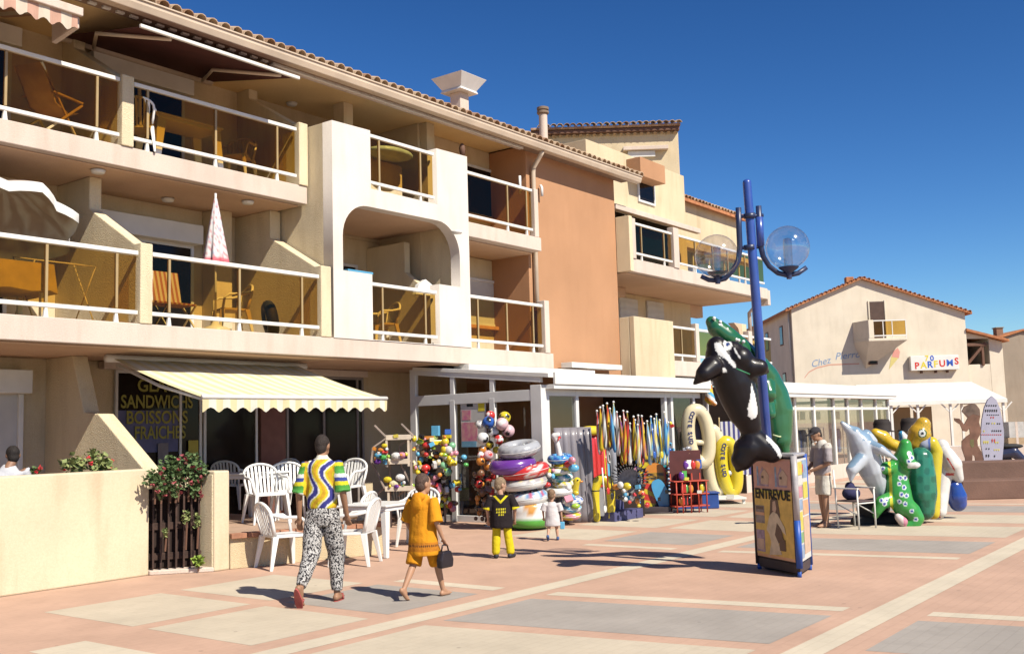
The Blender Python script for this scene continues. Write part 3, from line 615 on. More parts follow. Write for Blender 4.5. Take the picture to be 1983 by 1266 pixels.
# right wing with an open timber porch
w0, w1 = wd+.002, gx(1941)
gpart('wing_wall', HP, lambda q: q.prism([(gx(1915),0),(w1,0),(w1,gz(1941,662)),(gx(1915),gz(1915,655))], 'y', .3, 8))
gpart('wing_wall', HP, lambda q: q.box(w0,gx(1915),.3,.5,0,gz(1890,706)));
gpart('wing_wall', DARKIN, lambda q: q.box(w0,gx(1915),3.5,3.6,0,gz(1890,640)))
gpart('wing_roof', TILE3, lambda q: q.prism([(w0,gz(1869,642)),(w1+.2,gz(1941,662)-.03),(w1+.2,gz(1941,662)+.1),(w0,gz(1869,642)+.13)], 'y', -.1, 8.2), bevel=0)
gpart('wing_gable', HP, lambda q: q.prism([(w0,gz(1869,656)),(gx(1915),gz(1915,656)),(gx(1915),gz(1915,654)),(w0,gz(1869,643))], 'y', .3, .5), bevel=0)
gpart('porch_beam', BROWN, lambda q: q.beam((w0,.28,gz(1873,668)),(gx(1910),.28,gz(1905,668)), .2, .16)); gpart('porch_brace', BROWN, lambda q: q.beam((w0+.05,.28,gz(1873,706)),(gx(1908),.28,gz(1905,664)), .16, .14)); gpart('porch_post', BROWN, lambda q: q.box(gx(1899),gx(1904),.2,.36,gz(1900,708),gz(1900,668)))
# signs on the house
sg = thing('shop_sign', 'white sign board with multicoloured capital letters on the house front', 'sign', (gl.x, gl.y, 0), R(-55))
zs0, zs1 = gz(1800,718), gz(1800,690)
gpart('board', WHITE, lambda q: q.box(gx(1756),gx(1847),-.32,-.02,zs0,zs1), root=sg)
def bright(n, c, rough=.5): return mat(n, c, rough, .02, 3)
RED, YEL, BLU, GRN = bright('sign_red',(.65,.03,.02)), bright('sign_yellow',(.75,.62,.05)), bright('sign_blue',(.04,.12,.55)), bright('sign_green',(.10,.38,.08))
xx = gx(1763)
for i, (ch_, m_) in enumerate(zip('PARFUMS', (RED,YEL,BLU,YEL,RED,BLU,RED))):
    text(ch_, .47, m_, sg, (xx, -.325, zs0+.1+.02*i+(.06 if i in (6,) else 0)), bold=.012); xx += {'M': .43, 'U': .37, 'F': .28, 'P': .31, 'A': .34}.get(ch_, .33)
text('7', .4, YEL, sg, (gx(1783), -.325, zs1-.27), bold=.01); text('0', .4, BLU, sg, (gx(1793), -.325, zs1-.27), bold=.01)
for px_ in (1776, 1803, 1825): gpart('bracket', BROWN, lambda q: q.box(gx(px_), gx(px_)+.1, -.2, -.02, zs0-.14, zs0), root=sg)
sc_ = thing('painted_sign', 'faded blue handwritten script with pink swash painted on the house wall', 'sign', (gl.x, gl.y, 0), R(-55))
FB = bright('faded_blue_paint', (.22,.33,.52), .9); FP = bright('faded_pink_paint', (.66,.36,.27), .9)
t_ = text('Chez', .5, FB, sc_, (gx(1570), -.006, gz(1570,712)), (R(90), R(-12), 0), shear=.35); t_ = text('Pierrot', .52, FB, sc_, (gx(1616), -.006, gz(1616,697)), (R(90), R(-4), 0), shear=.35)
gpart('swash', FP, lambda q: [q.quad(*[(gx(a), -.004, gz(a, b)+d) for a, b, d in ((x_,y_,0),(x2,y2,0),(x2,y2,.07),(x_,y_,.07))]) for (x_,y_),(x2,y2) in zip(((1556,733),(1565,722),(1580,714),(1605,708),(1630,707)),((1565,722),(1580,714),(1605,708),(1630,707),(1662,706)))], root=sc_, bevel=0)
ic = thing('painted_sign', 'painted ice cream cone on the house wall beside the balcony', 'sign', (gl.x, gl.y, 0), R(-55))
gpart('cone', bright('cone_yellow', (.66,.56,.22), .9), lambda q: q.prism([(gx(1718),gz(1718,716)),(gx(1724),gz(1724,690)),(gx(1737),gz(1737,694))], 'y', -.012, -.004), root=ic, bevel=0)
gpart('scoop', bright('scoop_pink', (.70,.33,.28), .9), lambda q: q.prism([(gx(1725),gz(1724,692)),(gx(1728),gz(1724,682)),(gx(1737),gz(1737,674)),(gx(1741),gz(1741,682)),(gx(1738),gz(1737,694))], 'y', -.014, -.005), root=ic, bevel=0)
# grey house at the far right
fr_ = PD(1938, 760, 60); fh = thing('grey_house', 'dull beige house with brick chimney behind the gabled house', 'house', (fr_.x, fr_.y, 0), R(-55))
GP_ = stucco('dull_render', (0.36, 0.30, 0.235), 0.2, 0.3); pp2 = FPX/60
hz = lambda y: CAMZ+(805-y)/pp2
gpart('walls', GP_, lambda q: q.prism([(.1,0),(7.5,0),(7.5,hz(665)),(1.5,hz(643)),(.1,hz(656))], 'y', 0, 9), root=fh, bevel=0)
gpart('roof', TILE3, lambda q: q.prism([(-.1,hz(657)),(1.5,hz(642)),(7.6,hz(664)),(7.6,hz(661)),(1.5,hz(638)),(-.1,hz(653))], 'y', -.15, 9.2), root=fh, bevel=0)
c_ = gpart('chimney', mat('brick_brown', (.30,.17,.11), .9), lambda q: q.box(.45,.85,1,1.5,hz(650),hz(632)), root=fh); gpart('cap', GP_, lambda q: q.box(.4,.9,.95,1.55,hz(632),hz(630)), parent=c_)

# ================================================================== SHOP VERANDA
YV, XV = 10.8, 15.09
sv = thing('shop_veranda', 'white aluminium glazed veranda of the beach toy shop under the balconies', 'shopfront', (18, 12, 0))
def vp(name, m, mk, smooth=False, bevel=.006, parent=None): return part(name, m, mk, smooth, bevel, parent or sv)
def sy(px_, py_=800): return PX(px_, py_, XV).y
vp('roof_panel', WHITE, lambda q: q.prism([(YV-.2,2.62),(YV-.2,2.70),(13.9,3.0),(13.9,2.93)], 'x', XV-.05, 21.35))
vp('eaves_fascia', WHITE, lambda q: (q.box(XV+.1, 21.4, YV-.25, YV-.2, 2.5, 2.72), q.box(XV+.1, 21.4, YV-.22, YV+.05, 2.42, 2.5)))
vp('corner_post', WALU, lambda q: q.box(XV-.04, XV+.22, YV-.02, YV+.22, 0, 2.5))
vp('post', WALU, lambda q: q.box(XV-.03, XV+.06, 13.85, 14.0, 0, 2.95))
for p_ in (878, 955):
    y_ = sy(p_); vp('post', WALU, lambda q: q.box(XV-.04, XV+.05, y_-.06, y_+.06, 0, 2.3)); vp('post', WALU, lambda q: q.box(XV-.03, XV+.04, y_-.05, y_+.05, 2.42, 2.72+(y_-YV)*.08))
vp('top_beam', WALU, lambda q: q.box(XV-.035, XV+.055, YV+.22, 13.85, 2.22, 2.42))
vp('sloping_beam', WALU, lambda q: q.prism([(YV+.0,2.54),(YV+.0,2.64),(13.9,3.0),(13.9,2.84)], 'x', XV-.038, XV+.06))
e = [YV+.22, sy(955), sy(878), 13.85]
for a_, b_ in zip(e[:-1], e[1:]):
    vp('glass_pane', CLEAR, lambda q: q.box(XV, XV+.01, a_+.05, b_-.05, .12, 2.22), bevel=0)
    vp('glass_pane', CLEAR, lambda q: q.prism([(a_+.05,2.42),(b_-.05,2.42),(b_-.05,2.58+(b_-YV)*.09),(a_+.05,2.55+(a_-YV)*.09)], 'x', XV, XV+.01), bevel=0)
vp('kick_plate', WALU, lambda q: q.box(XV-.03, XV+.05, YV+.22, 13.85, 0, .12))
fxs = [PY(p_, 850, YV).x for p_ in (1119, 1291, 1303, 1346, 1372)]
for x_ in fxs: vp('post', WALU, lambda q: q.box(x_-.05, x_+.05, YV-.02, YV+.08, 0, 2.42))
vp('front_beam', WALU, lambda q: q.box(XV+.22, 21.3, YV-.015, YV+.075, 2.3, 2.42))
vp('glass_pane', CLEAR, lambda q: q.box(XV+.25, fxs[0]-.05, YV+.02, YV+.03, .1, 2.3), bevel=0); vp('glass_pane', CLEAR, lambda q: q.box(fxs[2]+.05, fxs[3]-.05, YV+.02, YV+.03, .1, 2.3), bevel=0)
a_ = PY(1110,716,13.2); b_ = PY(1196,722,13.2); vp('roof_flashing', WHITE, lambda q: (q.box(15.6, 20.2, 12.9, 13.3, 2.9, 3.02),))
vp('awning_cassette', WHITE, lambda q: q.box(19.4, 21.6, 13.0, 13.3, 3.08, 3.2))
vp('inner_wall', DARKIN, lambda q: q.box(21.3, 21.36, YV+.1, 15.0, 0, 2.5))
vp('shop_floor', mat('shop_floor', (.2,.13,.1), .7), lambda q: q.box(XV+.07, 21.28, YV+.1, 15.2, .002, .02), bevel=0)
POST_A = mat('poster_paper', (.62,.60,.56), .6, .05, 4); POST_P = mat('poster_pink', (.62,.16,.30), .6, .2, 9, col2=(.70,.42,.35)); POST_B = mat('poster_blue', (.20,.42,.58), .6, .1, 6)
def side_poster(name, label, y0, y1, z0, z1, m, extra=None):
    t = thing(name, label, 'poster', (XV-.012, y0, z0)); vp('sheet', m, lambda q: q.box(XV-.014, XV-.008, y0, y1, z0, z1), parent=t, bevel=0)
    for (m2, a, b, c, d) in extra or (): vp('print', m2, lambda q: q.box(XV-.018, XV-.0145, y0+(y1-y0)*a, y0+(y1-y0)*b, z0+(z1-z0)*c, z0+(z1-z0)*d), parent=t, bevel=0)
ya, yb = sy(942), sy(893); za_ = PX(917,770,XV).z; zb_ = PX(917,865,XV).z
BLK = mat('black_ink', (.03,.03,.03), .6); 
side_poster('poster', 'tall poster with grey notices above and pink pictures below inside the glazed door', ya, yb, zb_, za_, POST_A,
    [(POST_P,.35,.98,.12,.5),(POST_B,.4,.98,0,.12),(MATS['sign_yellow'],.05,.3,.72,.95),(BLK,.5,.75,.82,.96),(BLK,.1,.4,.5,.52),(BLK,.1,.45,.46,.48),(BLK,.12,.4,.42,.44),(POST_P,.6,.95,.55,.75)])

# second veranda further along
v2 = thing('long_veranda', 'long white glazed veranda with low cream wall beyond the toy shop', 'shopfront', (29, 12, 0))
def v2p(name, m, mk, smooth=False, bevel=.006, parent=None): return part(name, m, mk, smooth, bevel, parent or v2)
X2, X3 = 23.6, 35.1
v2p('roof_panel', WHITE, lambda q: q.prism([(YV-.2,2.62),(YV-.2,2.7),(14.9,3.0),(14.9,2.93)], 'x', X2, X3+.1)); v2p('eaves_fascia', WHITE, lambda q: (q.box(X2, X3+.15, YV-.25, YV-.2, 2.46, 2.74), q.box(X2, X3+.1, YV-.22, YV+.02, 2.36, 2.46)))
v2p('low_wall', PALE, lambda q: q.box(X2, X3, YV, YV+.15, 0, .42))
pp_ = [X2+.05]+[PY(p_, 830, YV).x for p_ in (1500, 1543, 1580, 1618, 1645, 1672, 1700)]+[X3-.05]
for x_ in pp_: v2p('post', WHITE, lambda q: q.box(x_-.06, x_+.06, YV, YV+.1, .42, 2.36))
v2p('transom', WHITE, lambda q: q.box(X2, X3, YV+.02, YV+.08, 2.02, 2.1))
for a_, b_ in zip(pp_[:-1], pp_[1:]): v2p('glass_pane', CLEAR, lambda q: q.box(a_+.06, b_-.06, YV+.04, YV+.05, .42, 2.02), bevel=0); v2p('glass_pane', CLEAR, lambda q: q.box(a_+.06, b_-.06, YV+.04, YV+.05, 2.1, 2.36), bevel=0)
v2p('end_post', WHITE, lambda q: q.box(X3-.06, X3+.06, 14.8, 14.9, 0, 2.9)); v2p('end_post', WHITE, lambda q: q.box(X3-.05, X3+.05, 12.8, 12.9, 0, 2.75)); v2p('end_beam', WHITE, lambda q: q.box(X3-.05, X3+.05, YV+.1, 14.8, 2.3, 2.4))
v2p('end_pane', CLEAR, lambda q: q.box(X3-.005, X3+.005, YV+.1, 14.8, .1, 2.3), bevel=0)
v2p('back_wall', mat('veranda_back', (.36,.27,.2), .9), lambda q: q.box(X2, X3-2.5, 14.9, 15.0, 0, 2.9)); v2p('floor', MATS['shop_floor'], lambda q: q.box(X2, X3, YV+.16, 14.9, .002, .02), bevel=0)
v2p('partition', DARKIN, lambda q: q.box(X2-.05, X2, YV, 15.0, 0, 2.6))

# white canopy tent before the house
cd = 46.0; cl = PD(1722, 800, cd); cz = lambda y, d=cd: CAMZ+(809-y)*d/FPX
ct = thing('canopy_tent', 'white canopy roof on posts in front of the gabled house', 'canopy', (cl.x, cl.y, 0), R(-53))
cw_ = (1946-1722)*cd/FPX; zE = cz(776); zR = cz(741, 48)
gpart('canopy_roof', WHITE, lambda q: q.add([(-.35,-.3,zE),(cw_,-.3,zE),(cw_-.45,2.2,zR),(-.7,2.2,zR),(-.35,4.5,zE),(cw_,4.5,zE),(-.35,-.3,zE-.16),(cw_,-.3,zE-.16),(cw_,4.5,zE-.16)], [(0,1,2,3),(3,2,5,4),(6,7,1,0),(7,8,5,1),(1,5,2)]), root=ct, bevel=0)
for px_ in (1724, 1775, 1838, 1940):
    x_ = (px_-1722)*cd/FPX; gpart('post', WHITE, lambda q: q.box(x_-.05, x_+.05, -.2, -.1, 0, zE-.1), root=ct, bevel=0)
    for s_ in (-1, 1): gpart('brace', WHITE, lambda q: q.beam((x_, -.15, zE-.55), (x_+s_*.4, -.15, zE-.14), .05, .05), root=ct, bevel=0)
for x_ in (0, cw_-.1): gpart('post', WHITE, lambda q: q.box(x_-.05, x_+.05, 4.2, 4.3, 0, zE-.1), root=ct, bevel=0)
TARP = mat('beige_tarpaulin', (.42,.31,.19), .9, .1, 1)
for a_, b_ in ((.1, 1.1),(1.25, 2.55),(2.7,3.6)): gpart('back_tarpaulin', TARP, lambda q: q.box(a_, b_, 4.2, 4.24, .2, zE-.2), root=ct, bevel=0)
# ================================================================== SNACK BAR under the balconies
YG = 15.28
def gxx(p_, y_=800, Y=YG): return PY(p_, y_, Y).x
w1_ = window(apt, gxx(220), gxx(388), YG, .5, 2.86, (gxx(347),), fm=WALU, fr=.05)
LET = mat('yellow_letters', (.34,.32,.07), .6, .05, 4)
for s_, pa, pb, py_ in (('GLACES',268,372,757),('SANDWICHS',236,376,789),('BOISSONS',246,366,820),('FRAICHES',262,362,850)):
    me_ = text_mesh(s_, .3, bold=.006); wdt = max(v.co.x for v in me_.vertices); me_.materials.append(LET)
    a_ = PY(pa, py_, 15.2); b_ = PY(pb, py_, 15.2); inst('lettering', me_, w1_, Vector((a_.x, 15.235, a_.z))-apt.location, (R(90),0,0), ((b_.x-a_.x)/wdt, 1.0, 1))
part('notice', mat('faded_blue_sheet', (.14,.15,.30), .7), lambda q: q.box(gxx(226), gxx(343), 15.252, 15.256, 1.5, 2.2), bevel=0, parent=w1_)
part('notice', mat('yellow_sheet', (.5,.42,.08), .7), lambda q: q.box(gxx(361,860), gxx(380,860), 15.22, 15.225, 1.32, 1.68), bevel=0, parent=w1_)
part('notice', mat('grey_sheet', (.25,.23,.26), .7), lambda q: q.box(gxx(302,860), gxx(322,860), 15.22, 15.225, 1.25, 1.65), bevel=0, parent=w1_)
window(apt, gxx(392), gxx(496), YG, .05, 2.86, (), fr=.05)
part('door_panel', mat('red_brown_paint', (.20,.09,.07), .8), lambda q: q.box(gxx(500), gxx(548), 15.2, 15.29, 0, 2.9))
window(apt, gxx(552), 15.0, YG, .05, 2.86, (gxx(625), gxx(690)), fm=mat('dull_alu', (.3,.26,.24), .5), fr=.05)
part('shop_fascia', PALE, lambda q: q.box(gxx(190,700), 15.0, 15.1, 15.28, 2.86, 2.99))
sh_ = part('roller_shutter', SHUT, lambda q: q.box(6.0, gxx(36,800), 15.2, 15.29, .1, 2.6)); part('shutter_box', WHITE, lambda q: q.box(5.9, gxx(46,720), 15.0, 15.29, 2.45, 2.8), parent=sh_)
part('shutter_rail', WHITE, lambda q: q.box(gxx(28,800), gxx(38,800), 15.15, 15.29, .1, 2.45), parent=sh_)
STRY = stripes('yellow_striped_canvas', (.76,.72,.60), (.74,.64,.38), 1/.235, 'X')
an = thing('striped_awning', 'pale yellow striped shop awning with scalloped valance over the snack bar', 'awning', (10.3, 12.8, 2.4))
AX0, AX1, AY0, AZ0, AY1, AZ1 = 8.55, 12.12, 11.8, 2.27, 13.95, 2.93
def sag(q):
    n, k = 8, 30; v = []; f = []
    for i in range(n+1):
        t = i/n
        for j in range(k+1): x_ = AX0+(AX1-AX0)*j/k; v.append((x_, AY0+(AY1-AY0)*t, AZ0+(AZ1-AZ0)*t-.035*math.sin(math.pi*t)+.006*math.sin(j*.9)))
    for i in range(n):
        for j in range(k): a = i*(k+1)+j; f.append((a, a+1, a+k+2, a+k+1))
    q.add(v, f)
part('canvas', STRY, sag, True, 0, an)
part('valance', STRY, lambda q: valance(q, AX0, AX1, AY0-.03, AZ0-.02, .16, per=.27), True, 0, an)
part('front_bar', WHITE, lambda q: q.tube([(AX0,AY0-.02,AZ0),(AX1,AY0-.02,AZ0)], .032, 8), True, 0, an)
part('roller', WHITE, lambda q: q.tube([(AX0-.1,AY1+.02,AZ1),(AX1+.2,AY1+.02,AZ1)], .06, 10), True, 0, an)
for x_ in (AX0+.08, AX1-.1): part('arm', WALU, lambda q: q.tube([(x_, AY0+.02, AZ0-.04), (x_+.02, 12.9, AZ0+.2), (x_, AY1, AZ1-.1)], .025, 8), True, 0, an)

# ================================================================== GARDEN WALL, GATE, TERRACE
GW = stucco('garden_wall_render', (.74,.615,.43), .28, .12)
gw = thing('garden_wall', 'low cream rendered garden wall in front of the ground floor flat', 'wall', (5, 11.8, 0))
xg0 = GP(283,1113).x
part('wall', GW, lambda q: q.box(1.0, xg0, 11.72, 11.92, 0, 1.34), bevel=.02, parent=gw)
part('return_wall', GW, lambda q: q.box(xg0-.16, xg0, 11.93, 13.0, 0, 1.3), parent=gw)
gp_ = thing('gate_pillar', 'cream gate pillar beside the wooden gate and terrace', 'pillar', (8.4, 11.3, 0))
part('shaft', GW, lambda q: q.box(8.32, 8.56, 11.2, 11.55, 0, 1.28), bevel=.02, parent=gp_); part('side', ROUGHW, lambda q: q.box(8.30, 8.319, 11.22, 11.53, 0, 1.24), parent=gp_)
gate = thing('wooden_gate', 'dark brown slatted wooden garden gate under trailing flowers', 'gate', (8, 11.6, 0))
DW = mat('dark_gate_wood', (.07,.038,.028), .75, .2, 6, .3, 30)
ga = Vector((xg0+.02, 11.75, 0)); gb = Vector((8.30, 11.42, 0)); gdv = (gb-ga); L_ = gdv.length; gdv.normalize()
for i in range(7):
    p_ = ga+gdv*(L_*(i+.5)/7); part('slat', DW, lambda q: q.beam((p_.x,p_.y,.08), (p_.x,p_.y,1.12+.02*math.sin(i*2)), .1, .025, up=(gdv.x,gdv.y,0)), parent=gate, bevel=.004)
for z_ in (.22, .6, .98): part('cross_rail', DW, lambda q: q.beam(ga+Vector((0.02,.03,z_)), gb+Vector((0.02,.03,z_)), .03, .09), parent=gate, bevel=.004)
part('backing_board', mat('dark_gate_back', (.035,.02,.016), .9), lambda q: q.beam(ga+Vector((.03,.06,.58)), gb+Vector((.03,.06,.58)), .02, 1.0), parent=gate, bevel=0)
part('threshold', PALE, lambda q: q.prism([(xg0,11.7),(8.32,11.2),(8.32,11.6),(xg0,11.9)], 'z', .0, .06), parent=gate)
tr_ = thing('terrace_platform', 'raised cream terrace with brick edging for the snack bar tables', 'terrace', (10, 12, 0))
BRK = mat('terracotta_edge', (.42,.20,.12), .85, .15, 10)
TP = [(8.57,11.2),(10.65,10.45),(10.9,10.9),(10.9,15.0),(8.57,15.0)]
part('base', stucco('terrace_render', (.70,.56,.36), .3, .6), lambda q: q.prism(TP, 'z', 0, .42), bevel=.01, parent=tr_)
part('paving', mat('terrace_tile', (.50,.34,.24), .85, .1, 3), lambda q: q.prism(TP, 'z', .424, .45), bevel=0, parent=tr_)
v_ = Vector((10.65-8.57, 10.45-11.2)); n_ = int(v_.length/.22)
for i in range(n_):
    a_ = Vector((8.57,11.2))+v_*(i/n_); b_ = Vector((8.57,11.2))+v_*((i+.94)/n_)
    part('edging_brick', BRK, lambda q: q.beam((a_.x,a_.y-.0,.425), (b_.x,b_.y-.0,.425), .12, .065), bevel=.006, parent=tr_)

# plants
def leaves(q, c, r, n, s=.035, flat=.7, droop=0.0):
    for i in range(n):
        u = Vector((random.gauss(0,1), random.gauss(0,1), random.gauss(0,1))).normalized()*random.random()**.45
        p = Vector(c)+Vector((u.x*r[0], u.y*r[1], u.z*r[2])); M_ = rot3(random.uniform(-1,1), random.uniform(-1,1), random.uniform(0,6.28)); k = s*random.uniform(.6,1.3)
        v = [p+M_ @ Vector(w) for w in ((-k*.5,0,0),(0,-k*.75,.12*k),(k*.5,0,0),(0,k*.75,.12*k))]; q.add(v, [(0,1,2,3)])
LEAF = mat('geranium_leaf', (.13,.20,.07), .7, .3, 14, col2=(.05,.09,.03)); LEAFY = mat('pale_leaf', (.34,.36,.13), .7, .3, 14, col2=(.12,.18,.06)); PETAL = mat('red_petal', (.62,.05,.06), .7, .2, 14); PETALP = mat('pink_petal', (.42,.09,.10), .7, .2, 14)
def bush(name, label, blobs, fl, petal, leafm, z0, cnt=220, s=.045):
    c = blobs[0][0]; t = thing(name, label, 'plant', (c[0], c[1], z0)); fo = MB(); st = MB(); fw = MB()
    for (cc, r) in blobs:
        leaves(fo, cc, r, int(cnt*r[0]*r[2]*14)+40, s); st.tube([(cc[0], cc[1], z0), (cc[0]+.02, cc[1], cc[2])], .012, 5)
        for i in range(fl):
            a = random.uniform(0, 6.28); p = Vector(cc)+Vector((r[0]*random.uniform(-1,1), -abs(r[1]*random.uniform(.3,1)), r[2]*random.uniform(-.8,1.0))); leaves(fw, p, (.025,.025,.02), 9, .03)
    fo.build('foliage', leafm, t); st.build('stem', BROWN, t); 
    if fl: fw.build('blossom', petal, t)
    return t
def up(px_, py_, Y): return tuple(PY(px_, py_, Y))
bush('geranium', 'leafy geranium with pale leaves growing behind the low garden wall', [(up(140,900,12.1),(.16,.15,.14)),(up(182,893,12.1),(.2,.15,.16)),(up(205,905,12.1),(.12,.12,.1))], 2, PETAL, LEAFY, .9, s=.06)
bush('geranium', 'single red geranium blooms low behind the garden wall', [(up(70,910,12.0),(.05,.05,.04))], 3, PETAL, LEAF, .9)
bush('trailing_geranium', 'trailing geranium full of small pink blooms over the wooden gate', [(up(345,925,11.5),(.40,.14,.16)),(up(300,925,11.5),(.18,.12,.12)),(up(330,905,11.5),(.2,.14,.15)),(up(365,900,11.45),(.2,.14,.17)),(up(388,915,11.4),(.12,.12,.14)),(up(312,950,11.45),(.07,.05,.12)),(up(340,948,11.42),(.06,.05,.1)),(up(378,945,11.38),(.08,.05,.14))], 4, PETALP, LEAF, .9, 430, .042)
bush('climbing_plant', 'thin green climber on the slats of the wooden gate', [(up(360,1000,11.4),(.06,.04,.1)),(up(382,1010,11.36),(.05,.04,.12)),(up(320,1030,11.5),(.03,.03,.06))], 0, PETALP, LEAFY, .3, 200, .035)
bush('weed', 'bright green weed at the foot of the wooden gate', [(up(384,1085,11.3),(.08,.06,.09))], 0, PETALP, mat('weed_leaf', (.30,.42,.07), .7, .2, 10), 0.02, 300, .05)

# ================================================================== PLASTIC CHAIRS AND TABLES
PLAST = mat('white_plastic', (.83,.82,.79), .35, .03, 3, spec=.45)
def chair_parts(t, m):
    def cp(name, mk, smooth=False, bevel=.006): q = MB(); mk(q); return q.build(name, m, t, smooth, bevel, False)
    # faces +y; back at -y
    cp('seat', lambda q: q.prism([(-.2,-.2),(.2,-.2),(.25,.1),(.24,.24),(-.24,.24),(-.25,.1)], 'z', .40, .435))
    for sx in (-1, 1):
        for yy, y2 in ((.22,.26),(-.19,-.27)):
            cp('leg', lambda q: q.add([(sx*a, b, z) for (a, b, z) in ((.25,yy-.04,.42),(.19,yy-.04,.42),(.2,yy+.04,.42),(.25,yy+.04,.42),(.29,y2-.02,0),(.26,y2-.02,0),(.26,y2+.02,0),(.29,y2+.02,0))], [(0,1,2,3),(7,6,5,4),(0,4,5,1),(1,5,6,2),(2,6,7,3),(3,7,4,0)]))
        cp('armrest', lambda q: q.tube([(sx*.25,.22,.42),(sx*.28,.2,.60),(sx*.285,.12,.655),(sx*.28,-.1,.665),(sx*.255,-.24,.70)], .022, 8, .8), True, 0)
    arc_ = []
    for i in range(15):
        a = math.pi*i/14; x_ = -.255*math.cos(a); z_ = .70+.15*math.sin(a) if 0 < i < 14 else .66; arc_.append((x_, -.24-.05*math.sin(a)-.05*(z_-.45), z_))
    cp('back_frame', lambda q: q.tube([(-.215,-.19,.42),(-.24,-.225,.55)]+arc_+[(.24,-.225,.55),(.215,-.19,.42)], .024, 8, .8), True, 0)
    for i in range(7):
        x_ = (-.5+(i+.5)/7)*.43; top = .70+.15*math.sqrt(max(0,1-(x_/.255)**2))-.01
        cp('back_slat', lambda q: q.beam((x_*.9,-.2,.43), (x_,-.285-.04*(1-abs(x_)/.25),top), .036, .014, up=(0,1,0)), bevel=.003)
ch0 = thing('plastic_chair', 'white plastic garden chair on the paving, slatted back turned to the terrace step', 'chair', GP(548,1098), 0, 'white plastic chairs of the snack bar'); chair_parts(ch0, PLAST); ch0.rotation_euler = (0,0,R(-108))
def seat(px_, py_, rz, label, z=0, sc=None): p = GP(px_, py_, z); return dup(ch0, p, rz, label)
seat(688, 1092, R(28), 'white plastic chair standing on the paving with its slatted back to the walkers')
c_ = dup(ch0, GP(684,1065), R(20), 'white plastic chair tucked in between the walker and the bookstand')
TZ = .45
dup(ch0, GP(516,1012,TZ), R(160), 'white plastic chair on the terrace pulled up to the table beside the gate pillar')
dup(ch0, GP(540,985,TZ), R(100), 'white plastic chair on the terrace with its back to the snack bar window')
dup(ch0, GP(596,985,TZ), R(70), 'white plastic chair on the terrace behind the walking man')
dup(ch0, GP(447,985,TZ), R(-60), 'white plastic chair on the terrace half hidden by the gate pillar')
dup(ch0, GP(812,1055), R(115), 'white plastic chair at the ground level table behind the boy in orange')
dup(ch0, GP(562,1004,TZ), R(150), 'white plastic chair on the terrace edge behind the chair on the paving')
dup(ch0, GP(640,1000,TZ), R(-150), 'white plastic chair on the terrace hidden behind the walking man')
dup(ch0, GP(668,992,TZ), R(100), 'white plastic chair at the far end of the terrace')
tb0 = thing('plastic_table', 'square white plastic table on the terrace by the gate pillar', 'table', GP(490,1005,TZ), R(10), 'white plastic tables of the snack bar')
def table_parts(t, m, w=.8, h=.72):
    def cp(name, mk, smooth=False, bevel=.01): q = MB(); mk(q); return q.build(name, m, t, smooth, bevel, False)
    cp('table_top', lambda q: (q.box(-w/2,w/2,-w/2,w/2,h-.03,h),)); cp('apron', lambda q: q.prism([(-w/2+.03,-w/2+.03),(w/2-.03,-w/2+.03),(w/2-.03,w/2-.03),(-w/2+.03,w/2-.03)], 'z', h-.09, h-.031))
    for sx in (-1,1):
        for sy_ in (-1,1): cp('leg', lambda q: q.add([(sx*(w/2-.03),sy_*(w/2-.03),h-.09),(sx*(w/2-.13),sy_*(w/2-.03),h-.09),(sx*(w/2-.13),sy_*(w/2-.10),h-.09),(sx*(w/2-.03),sy_*(w/2-.13),h-.09),(sx*(w/2-.0),sy_*(w/2-.0),0),(sx*(w/2-.06),sy_*(w/2-.0),0),(sx*(w/2-.06),sy_*(w/2-.06),0),(sx*(w/2),sy_*(w/2-.06),0)], [(0,1,2,3),(7,6,5,4),(0,4,5,1),(1,5,6,2),(2,6,7,3),(3,7,4,0)]))
table_parts(tb0, PLAST)
dup_t = None; pt_ = GP(752,1080); tb1 = dup(tb0, (pt_.x+.28, pt_.y+.42, 0), R(8), 'square white plastic table on the paving before the toy racks')

# ================================================================== BALCONY THINGS
BEIGEP = mat('beige_plastic', (.72,.62,.42), .45, .05, 3)
def small(name, label, cat, loc, rz=0, group=None): return thing(name, label, cat, loc, rz, group)
b0_ = dup(ch0, (11.0,14.2,6.09), R(120), 'plastic armchair on the top balcony under the dark red awning')
b1_ = dup(ch0, (10.55,13.75,3.36), R(70), 'plastic armchair beside the folded parasol on the first floor balcony')
b2_ = dup(ch0, (14.1,13.8,3.36), R(70), 'plastic armchair inside the arched bay')
b3_ = dup(ch0, (8.95,13.95,6.09), R(-40), 'plastic armchair in the corner of the top balcony next to the partition')
for o in (b0_, b1_, b2_):
    for c_ in o.children: c_.data = c_.data.copy(); c_.data.materials.clear(); c_.data.materials.append(BEIGEP)
for o in (b0_,b1_,b2_,b3_): o['group'] = 'plastic chairs on the balconies'
tb2 = dup(tb0, (9.75,14.05,6.09), 0, 'long white plastic table on the top balcony'); tb2.scale = (1.6,.8,1.0)
del tb2['group']
dk = thing('deck_chair', 'folding wooden deck chair on the top left balcony', 'chair', (7.55,14.0,6.09), R(-70))
WOODL = mat('light_wood', (.58,.44,.22), .6, .15, 8); CANV = mat('peach_canvas', (.74,.60,.46), .9)
def lp(name, m, t, mk, smooth=False, bevel=.004): q = MB(); mk(q); return q.build(name, m, t, smooth, bevel, False)
for s_ in (-.26,.26):
    lp('leg', WOODL, dk, lambda q: q.beam((s_,-.35,0),(s_,.35,.55), .03, .03)); lp('leg', WOODL, dk, lambda q: q.beam((s_*.9,.3,0),(s_*.9,-.45,.95), .03, .03)); lp('armrest', WOODL, dk, lambda q: q.beam((s_,-.25,.58),(s_,.35,.58), .05, .025))
